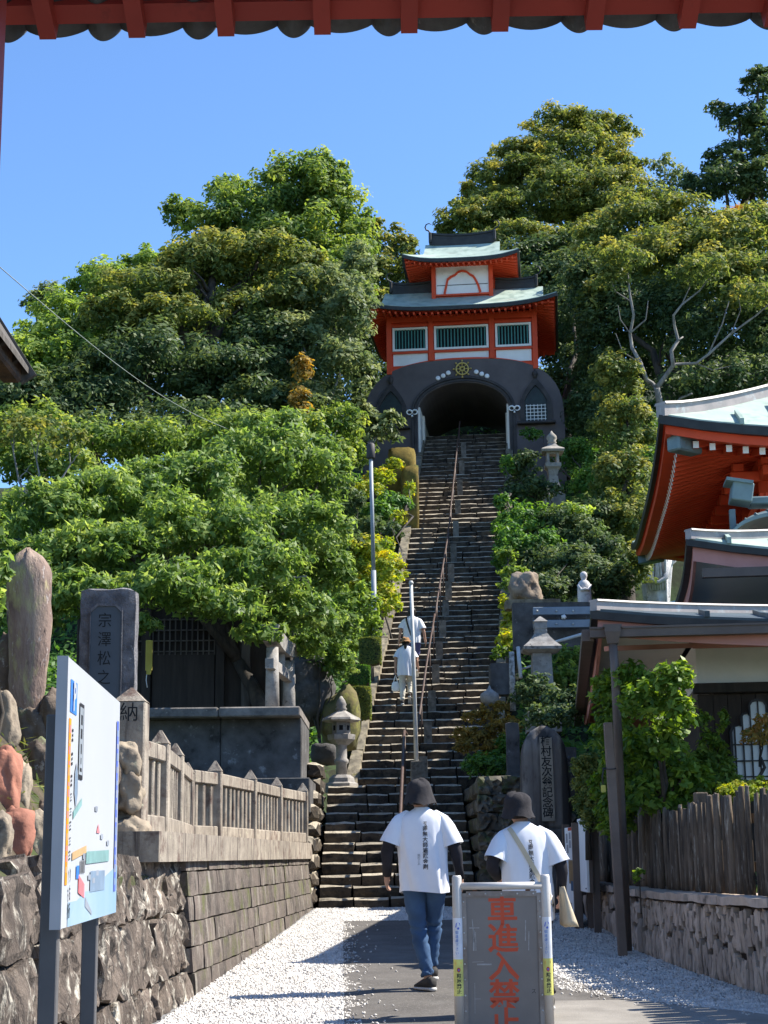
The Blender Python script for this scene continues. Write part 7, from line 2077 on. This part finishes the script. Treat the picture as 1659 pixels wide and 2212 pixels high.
    for z, rx, ry in prof:
        f = min(1, max(0, (z * k - pe.z) / max(.01, ch.z - pe.z)))
        c = pe.lerp(ch, f) if z * k < ch.z else ch.lerp(nk, min(1, (z * k - ch.z) / max(.01, nk.z - ch.z)))
        lo_ = 1 + (loose - 1) * min(1, max(0, (1.36 - z) / .15))
        ring = []
        for i in range(N):
            a = 2 * math.pi * i / N
            fold = (.06 * wob(a * 1.0, z, 0) + .045 * math.sin(a * 8 + 2.5 * math.sin(z * 4 + seed) + seed) * min(1, max(0, (1.36 - z) * 2.2)) + .016 * math.sin(a * 17 + z * 9 + seed)) * min(1, max(0, (1.44 - z) * 8))
            e_ = 2 / 2.4
            ring.append(Vector((c.x + math.copysign(abs(math.cos(a)) ** e_, math.cos(a)) * rx * lo_ * k * (1 + fold), c.y + math.copysign(abs(math.sin(a)) ** e_, math.sin(a)) * ry * lo_ * k * (1 + fold * 1.5), z * k - .012 * k * math.sin(a * 2 + seed) * (z < hem + .02))))
        rg_.append(ring)
    b = MB(); b.rings(rg_, True, False)
    inner = [[v + (Vector((pe.x, pe.y, v.z)) - v) * .06 for v in r] for r in rg_[::-1][:3]]
    b.rings([rg_[-1]] + [inner[0], inner[2]], True, False)
    sl = []
    for s_, sh, el in ((-1, 'lsh', 'lel'), (1, 'rsh', 'rel')):
        a_, e2 = g(sh), g(el)
        d = (e2 - a_).normalized()
        st_ = a_ + Vector((-s_ * .075, 0, .0)) * k
        rr = []
        u1 = d.orthogonal().normalized()
        u1 = (Vector((s_, 0, 0)) - d * d.x * s_).normalized(); w1 = d.cross(u1)
        for q, (f, r1, r2) in enumerate([(-.32, .02, .02), (-.16, .050, .050), (.0, .066, .068), (.2, .078, .080), (.45, .086, .087), (.72, .094, .094), (.82, .097, .097)]):
            c = a_ + d * ((e2 - a_).length * f * .95) - Vector((s_ * .010 * k, 0, (.022 - .012 * f) * k)) + (Vector((-s_ * .05 * k, 0, .02 * k)) if q == 0 else Vector())
            rr.append([c + u1 * math.cos(2 * math.pi * i / 28) * r1 * k * (1 + .05 * math.sin(i * 1.35 + q + seed)) + w1 * math.sin(2 * math.pi * i / 28) * r2 * k * (1 + .04 * math.sin(i * .9 + q * 2)) for i in range(28)])
        b.rings(rr, True, False)
        b.rings([rr[-1], [v + (c - v) * .12 - d * .03 * k for v in rr[-1]]], True, False)
    shirt_v, shirt_f = list(b.v), list(b.f)
    b.build('t_shirt', shirt, t)
    bvh = BVHTree.FromPolygons([Vector(v) for v in shirt_v], shirt_f)
    def onback(v, lift=.004):
        h = bvh.ray_cast(Vector((v.x, -1.0, v.z)), Vector((0, 1, 0)))
        return Vector((v.x, (h[0].y if h[0] is not None else -.13) - lift, v.z))
    if text:
        for body, x, z, sz, sp, bo in text:
            lettering(body, sz * k, cBLK, t, (x * k, 0, z * k), (1, 0, 0), (0, 0, 1), .0, sp, bo, bend=onback)
    # sleeves under the shirt
    if under:
        for s_, sh, el, wr in ((-1, 'lsh', 'lel', 'lwr'), (1, 'rsh', 'rel', 'rwr')):
            a_, e2, w_ = g(sh), g(el), g(wr)
            pts = [a_.lerp(e2, .35), a_.lerp(e2, .7), e2.lerp(a_, .12), e2.lerp(w_, .12), e2.lerp(w_, .5), e2.lerp(w_, .97)]
            b = MB(); b.tube(pts, [r * k for r in (.060, .057, .053, .050, .044, .038)], 16)
            b.v = [tuple(Vector(v) + Vector((nz(v, 22, seed), nz(v, 22, seed + 4), 0)) * .009) for v in b.v]
            b.build('sleeve', DARKCL, t)
    # trousers
    if legs is not None:
        b = MB()
        for s_, hp_, kn, an in ((-1, 'lhip', 'lkn', 'lan'), (1, 'rhip', 'rkn', 'ran')):
            h_, k_, a_ = g(hp_), g(kn), g(an)
            top_ = Vector((h_.x * .75, h_.y, h_.z + .10 * k))
            low_f = .93 if shorts is None else .10
            seq = [(top_, .098), (h_.lerp(k_, .12), .098), (h_.lerp(k_, .35), .093), (h_.lerp(k_, .6), .084), (h_.lerp(k_, .85), .073), (k_, .069), (k_.lerp(a_, .15), .067), (k_.lerp(a_, .35), .064), (k_.lerp(a_, .6), .056), (k_.lerp(a_, .8), .052), (k_.lerp(a_, low_f), .052 if legs is DENIM else .062)]
            if shorts is not None: seq = [(p_, r * 1.12) for p_, r in seq[:6]]
            pts, rs = [], []
            for i in range(len(seq) - 1):
                for q in range(4):
                    f = q / 4
                    pts.append(seq[i][0].lerp(seq[i + 1][0], f)); rs.append((seq[i][1] * (1 - f) + seq[i + 1][1] * f) * k * (1.0 if legs is DENIM else 1.12))
            pts.append(seq[-1][0]); rs.append(seq[-1][1] * k)
            mm = MB(); mm.tube(pts, rs, 24)
            out = []
            for v in mm.v:
                v = Vector(v)
                zf = v.z / k
                wr_ = math.exp(-((zf - .48) / .16) ** 2) + 1.2 * math.exp(-((zf - .13) / .08) ** 2) + .25
                off = .0065 * wr_ * math.sin(zf * 88 + 9 * nz((v.x * 5, v.y * 5, zf * 3), 1.2, seed) + seed) + .010 * nz(v * 9, 1, seed + 3)
                c_ = min(pts, key=lambda p_: (p_ - v).length)
                d_ = (v - c_); d_ = d_.normalized() if d_.length > 1e-6 else d_
                out.append(tuple(v + d_ * off * k))
            b.add(out, mm.f, True)
        b.build('trousers' if shorts is None else 'shorts', legs if shorts is None else shorts, t)
    # shoes
    for s_, an, to in ((-1, 'lan', 'lto'), (1, 'ran', 'rto')):
        a_, o_ = g(an), g(to)
        d = Vector((o_.x - a_.x, o_.y - a_.y, 0)); d.normalize()
        pitch = (a_.z - .09 * k)
        sd = Vector((-d.y, d.x, 0))
        def foot(prof, nm, m, par):
            rr = []
            for (f, w, z0, z1) in prof:
                c = Vector((a_.x, a_.y, 0)) + d * f * k
                lift = max(0, a_.z - .09 * k) * (1 - max(0, min(1, (f + .07) / .24)))
                ring = []
                for i in range(14):
                    A = 2 * math.pi * i / 14
                    zz_ = (z0 + z1) / 2 + (z1 - z0) / 2 * math.sin(A)
                    ring.append(c + sd * math.copysign(abs(math.cos(A)) ** .6, math.cos(A)) * w * k + Vector((0, 0, zz_ * k + lift + min(0, o_.z - .03 * k))))
                rr.append(ring)
            mb = MB(); mb.rings(rr); return mb.build(nm, m, par)
        up_ = foot([(-.085, .024, .03, .075), (-.07, .036, .02, .11), (-.03, .042, .02, .115), (.02, .043, .02, .105), (.07, .045, .02, .085), (.13, .046, .02, .062), (.18, .036, .02, .045), (.195, .018, .025, .04)], 'shoe', SHOE, t)
        foot([(-.09, .026, .0, .032), (-.07, .039, .0, .034), (.0, .041, .0, .030), (.07, .047, .0, .028), (.14, .049, .0, .027), (.19, .037, .002, .026), (.205, .018, .008, .024)], 'sole', SOLE, up_)
        mb = MB()
        for q in range(4): mb.tube([Vector((a_.x, a_.y, 0)) + d * (.045 + q * .022) * k + sd * w * k + Vector((0, 0, (.098 - q * .010 - abs(w) * .6) * k + max(0, a_.z - .09 * k))) for w in (-.03, 0, .03)], .005 * k, 5)
        mb.build('laces', ORANGE, up_, kind='stuff')
    # hair and hat
    sk = g('skull')
    b = MB()
    b.lathe([(.02 * k, -.115 * k), (.078 * k, -.10 * k), (.092 * k, -.05 * k), (.096 * k, .0), (.088 * k, .05 * k), (.05 * k, .085 * k), (.01 * k, .095 * k)], 18, sk + Vector((0, -.018 * k, .0)), sq=(1, 1.02)); b.build('hair', HAIR, t)
    hb = sk + Vector((0, -.01, -.004)) * k
    if hat:
        m = HATCL if hat == 'bucket' else STRAW
        b = MB(); n = 30
        pr_ = [(.142, -.100), (.139, -.092), (.116, -.030), (.110, .0), (.109, .03), (.102, .06), (.084, .084), (.048, .100), (.012, .104)] if hat == 'bucket' else [(.165, -.02), (.160, -.012), (.11, .0), (.104, .02), (.098, .06), (.08, .082), (.04, .095), (.01, .097)]
        rr = []
        for r, z in pr_:
            rr.append([hb + Vector((math.cos(2 * math.pi * i / n) * r * k * (1 + .13 * nz((math.cos(2 * math.pi * i / n) * 2, math.sin(2 * math.pi * i / n) * 2, z * 14), 1.3, seed + 8)), math.sin(2 * math.pi * i / n) * r * k * 1.12 * (1 + .05 * nz((math.sin(2 * math.pi * i / n) * 2, z * 12, 3), 1.2, seed)), (z + .030 * nz((math.cos(2 * math.pi * i / n) * 2.2, math.sin(2 * math.pi * i / n) * 2.2, z * 8), 1.4, seed + 2)) * k)) for i in range(n)])
        b.rings(rr, True, False)
        b.rings([rr[0], [v + (hb - v) * .03 for v in rr[1]], [v + (hb - v) * .05 for v in rr[2]]], True, False)
        b.f.append(tuple(len(rr) * 0 + (len(pr_) - 1) * n + i for i in range(n))); b.sm.append(True)
        b.build('hat', m, t)
    return t, g, onback

m0 = P(925, 2143, 13.55); m0.z = gz(m0.y) + .013
man, gm_, ob_ = person('walking man in black bucket hat, white printed shirt and blue jeans, seen from behind', (m0.x, m0.y, m0.z), rad(-3), 1.665,
    dict(pelvis=(-.02, 0, .95), spine=(-.03, .0, 1.13), chest=(-.035, .02, 1.32), neck=(-.03, .03, 1.475), chin=(-.045, .055, 1.555), skull=(-.05, .05, 1.63), crown=(-.05, .045, 1.69),
         lsh=(-.235, .01, 1.40), rsh=(.165, .01, 1.395), lel=(-.325, -.02, 1.15), rel=(.255, -.02, 1.13), lwr=(-.335, .07, .93), rwr=(.285, .06, .90),
         lhip=(-.115, 0, .92), rhip=(.075, 0, .92), lkn=(-.075, .06, .50), rkn=(.045, .20, .53), lan=(.005, -.02, .09), ran=(.03, .22, .16), lto=(-.10, .14, .03), rto=(-.02, .40, .06)),
    text=[('यु\n南\n無\n大\n師\n遍\n照\n金\n剛', -.0, 1.385, .045, 1.0, .0007), ('同\n行\n二\n人', -.055, 1.11, .024, .95, .0)], seed=3, hem=.80, loose=1.06)
w0 = P(1143, 2190, 12.0); w0.z = gz(w0.y) + .013
wom, gw_, obw = person('woman in black bucket hat and white printed shirt with cream shoulder bag behind the barrier', (w0.x, w0.y, w0.z), rad(4), 1.545,
    dict(pelvis=(.02, 0, .93), spine=(.02, .0, 1.13), chest=(.01, .02, 1.32), neck=(-.005, .035, 1.475), chin=(-.03, .075, 1.55), skull=(-.035, .07, 1.63), crown=(-.035, .06, 1.69),
         lsh=(-.18, .02, 1.39), rsh=(.205, .0, 1.385), lel=(-.275, -.06, 1.15), rel=(.30, -.03, 1.12), lwr=(-.20, .14, 1.06), rwr=(.30, .08, .92), lhip=(-.07, 0, .91), rhip=(.11, 0, .91), lkn=(-.06, .10, .50), rkn=(.11, -.02, .50), lan=(-.04, .12, .09), ran=(.12, -.24, .15), lto=(-.05, .28, .03), rto=(.12, -.06, .05)),
    legs=DARKCL, text=[('यु\n南\n無\n大\n師\n遍\n照\n金\n剛', .035, 1.36, .045, 1.0, .0007)], seed=11, hem=.72, loose=1.05)
kw = 1.545 / 1.72
b = MB(); g1, g2 = [], []
for i in range(26):
    f = i / 25
    x, z = (-.125 + .33 * f) * kw, (1.45 - .60 * f) * kw
    A, B = obw(Vector((x - .016 * kw, 0, z - .010 * kw)), .006), obw(Vector((x + .016 * kw, 0, z + .010 * kw)), .006)
    g1.append([A, B])
b.slab(g1, (0, -.003, 0)); b.build('bag_strap', CANVAS, wom)
b = MB()
rr_ = []
for i in range(9):
    f = i / 8
    w_, th = (.115 + .09 * f) * kw, (.010 + .055 * f) * kw
    rr_.append([Vector((.285 * kw + .05 * f * kw + math.copysign(abs(math.cos(a)) ** .5, math.cos(a)) * th * .9, -.05 + math.copysign(abs(math.sin(a)) ** .5, math.sin(a)) * w_ * .9, (.98 - .30 * f) * kw + .008 * math.sin(a * 3))) for a in [2 * math.pi * j / 20 for j in range(20)]])
b.rings(rr_); 
bg_t = thing('shoulder_bag', 'cream canvas tote bag hanging at the hip of the woman behind the barrier', 'bag', (w0.x + .28, w0.y - .05, w0.z + .6), 0)
inv_ = wm(bg_t).inverted() @ wm(wom)
b.v = [tuple(inv_ @ Vector(v)) for v in b.v]
b.build('bag_body', CANVAS, bg_t)
# the pair on the long stair
def on_stair(step, off):
    s, z, i = 0.0, LANDZ, 0
    for n, r, t_ in SEG:
        for k in range(n):
            z += r
            if i == step:
                p = UP0 + UV * (s + t_ * .5) + UU * off
                return Vector((p.x, p.y, z - .005))
            s += t_; i += 1
c0 = on_stair(10, -.62)
cw, gc_, obc = person('woman in straw hat, white shirt and cream trousers climbing the stair with a white bag', c0, -UA, 1.55,
    dict(lan=(-.08, -.05, .09), lkn=(-.085, .02, .50), lto=(-.08, .12, .03), rkn=(.09, .16, .60), ran=(.085, .06, .28), rto=(.085, .24, .23), lel=(-.25, -.02, 1.13), lwr=(-.26, .02, .88), rel=(.27, .03, 1.12), rwr=(.30, .17, .94), chest=(0, .05, 1.31), neck=(0, .08, 1.45), chin=(0, .11, 1.53), skull=(0, .11, 1.61), crown=(0, .11, 1.67), lsh=(-.17, .04, 1.38), rsh=(.17, .04, 1.38)),
    hat='straw', under=False, legs=CREAMCL, seed=21, hem=.72, loose=1.05)
b = MB(); kc = 1.55 / 1.72
b.tube([gc_('skull') + Vector((0, -.08, -.05)), gc_('skull') + Vector((.01, -.13, -.12)), gc_('skull') + Vector((0, -.12, -.24))], [.03, .035, .012], 8); b.build('ponytail', HAIR, cw)
hb_ = wm(cw) @ (gc_('lwr') + Vector((0, .02, -.10)))
wb = thing('hand_bag', 'small white cloth bag held in the left hand of the climbing woman', 'bag', hb_ - Vector((0, 0, .38)))
b = MB(); rr_ = [[Vector((math.cos(a) * w_, math.sin(a) * w_ * .4, z)) for a in [2 * math.pi * j / 14 for j in range(14)]] for w_, z in ((.05, 0), (.085, .02), (.095, .10), (.075, .19), (.05, .22))]
b.rings(rr_); b.build('bag_body', WHITE, wb)
b = MB(); b.tube([Vector((-.05, 0, .2)), Vector((-.02, 0, .30)), Vector((0, 0, .37)), Vector((.02, 0, .30)), Vector((.05, 0, .2))], .012, 6); b.build('bag_handle', WHITE, wb)
d0 = on_stair(14, -.58)
dm, gd_, obd = person('man in white shirt and blue shorts with black shoulder strap, higher on the stair', d0, -UA, 1.70,
    dict(lan=(-.08, .0, .09), lkn=(-.09, .03, .50), lto=(-.08, .17, .03), rkn=(.09, .15, .60), ran=(.085, .08, .28), rto=(.085, .26, .23), lel=(-.27, -.02, 1.14), lwr=(-.31, .03, .92), rel=(.28, .0, 1.13), rwr=(.31, .06, .90), chest=(0, .04, 1.31), neck=(0, .06, 1.46), chin=(0, .09, 1.54), skull=(0, .09, 1.62), crown=(0, .09, 1.68), lsh=(-.19, .03, 1.39), rsh=(.19, .03, 1.39)),
    hat=None, under=False, legs=DENIM, shorts=SHORTS, seed=31, hem=.84, loose=1.06)
b = MB(); g1 = []
for i in range(22):
    f = i / 21
    x, z = -.13 + .10 * f + .06 * f * f, 1.44 - .52 * f
    g1.append([obd(Vector((x - .02, 0, z)), .007), obd(Vector((x + .02, 0, z + .006)), .007)])
b.slab(g1, (0, -.004, 0)); b.build('shoulder_strap', BLACKTRIM, dm)
lettering('南\n無\n大\n師', .075, cPALE, dm, (.03, 0, 1.33), (1, 0, 0), (0, 0, 1), .0, .8, 0, bend=obd)
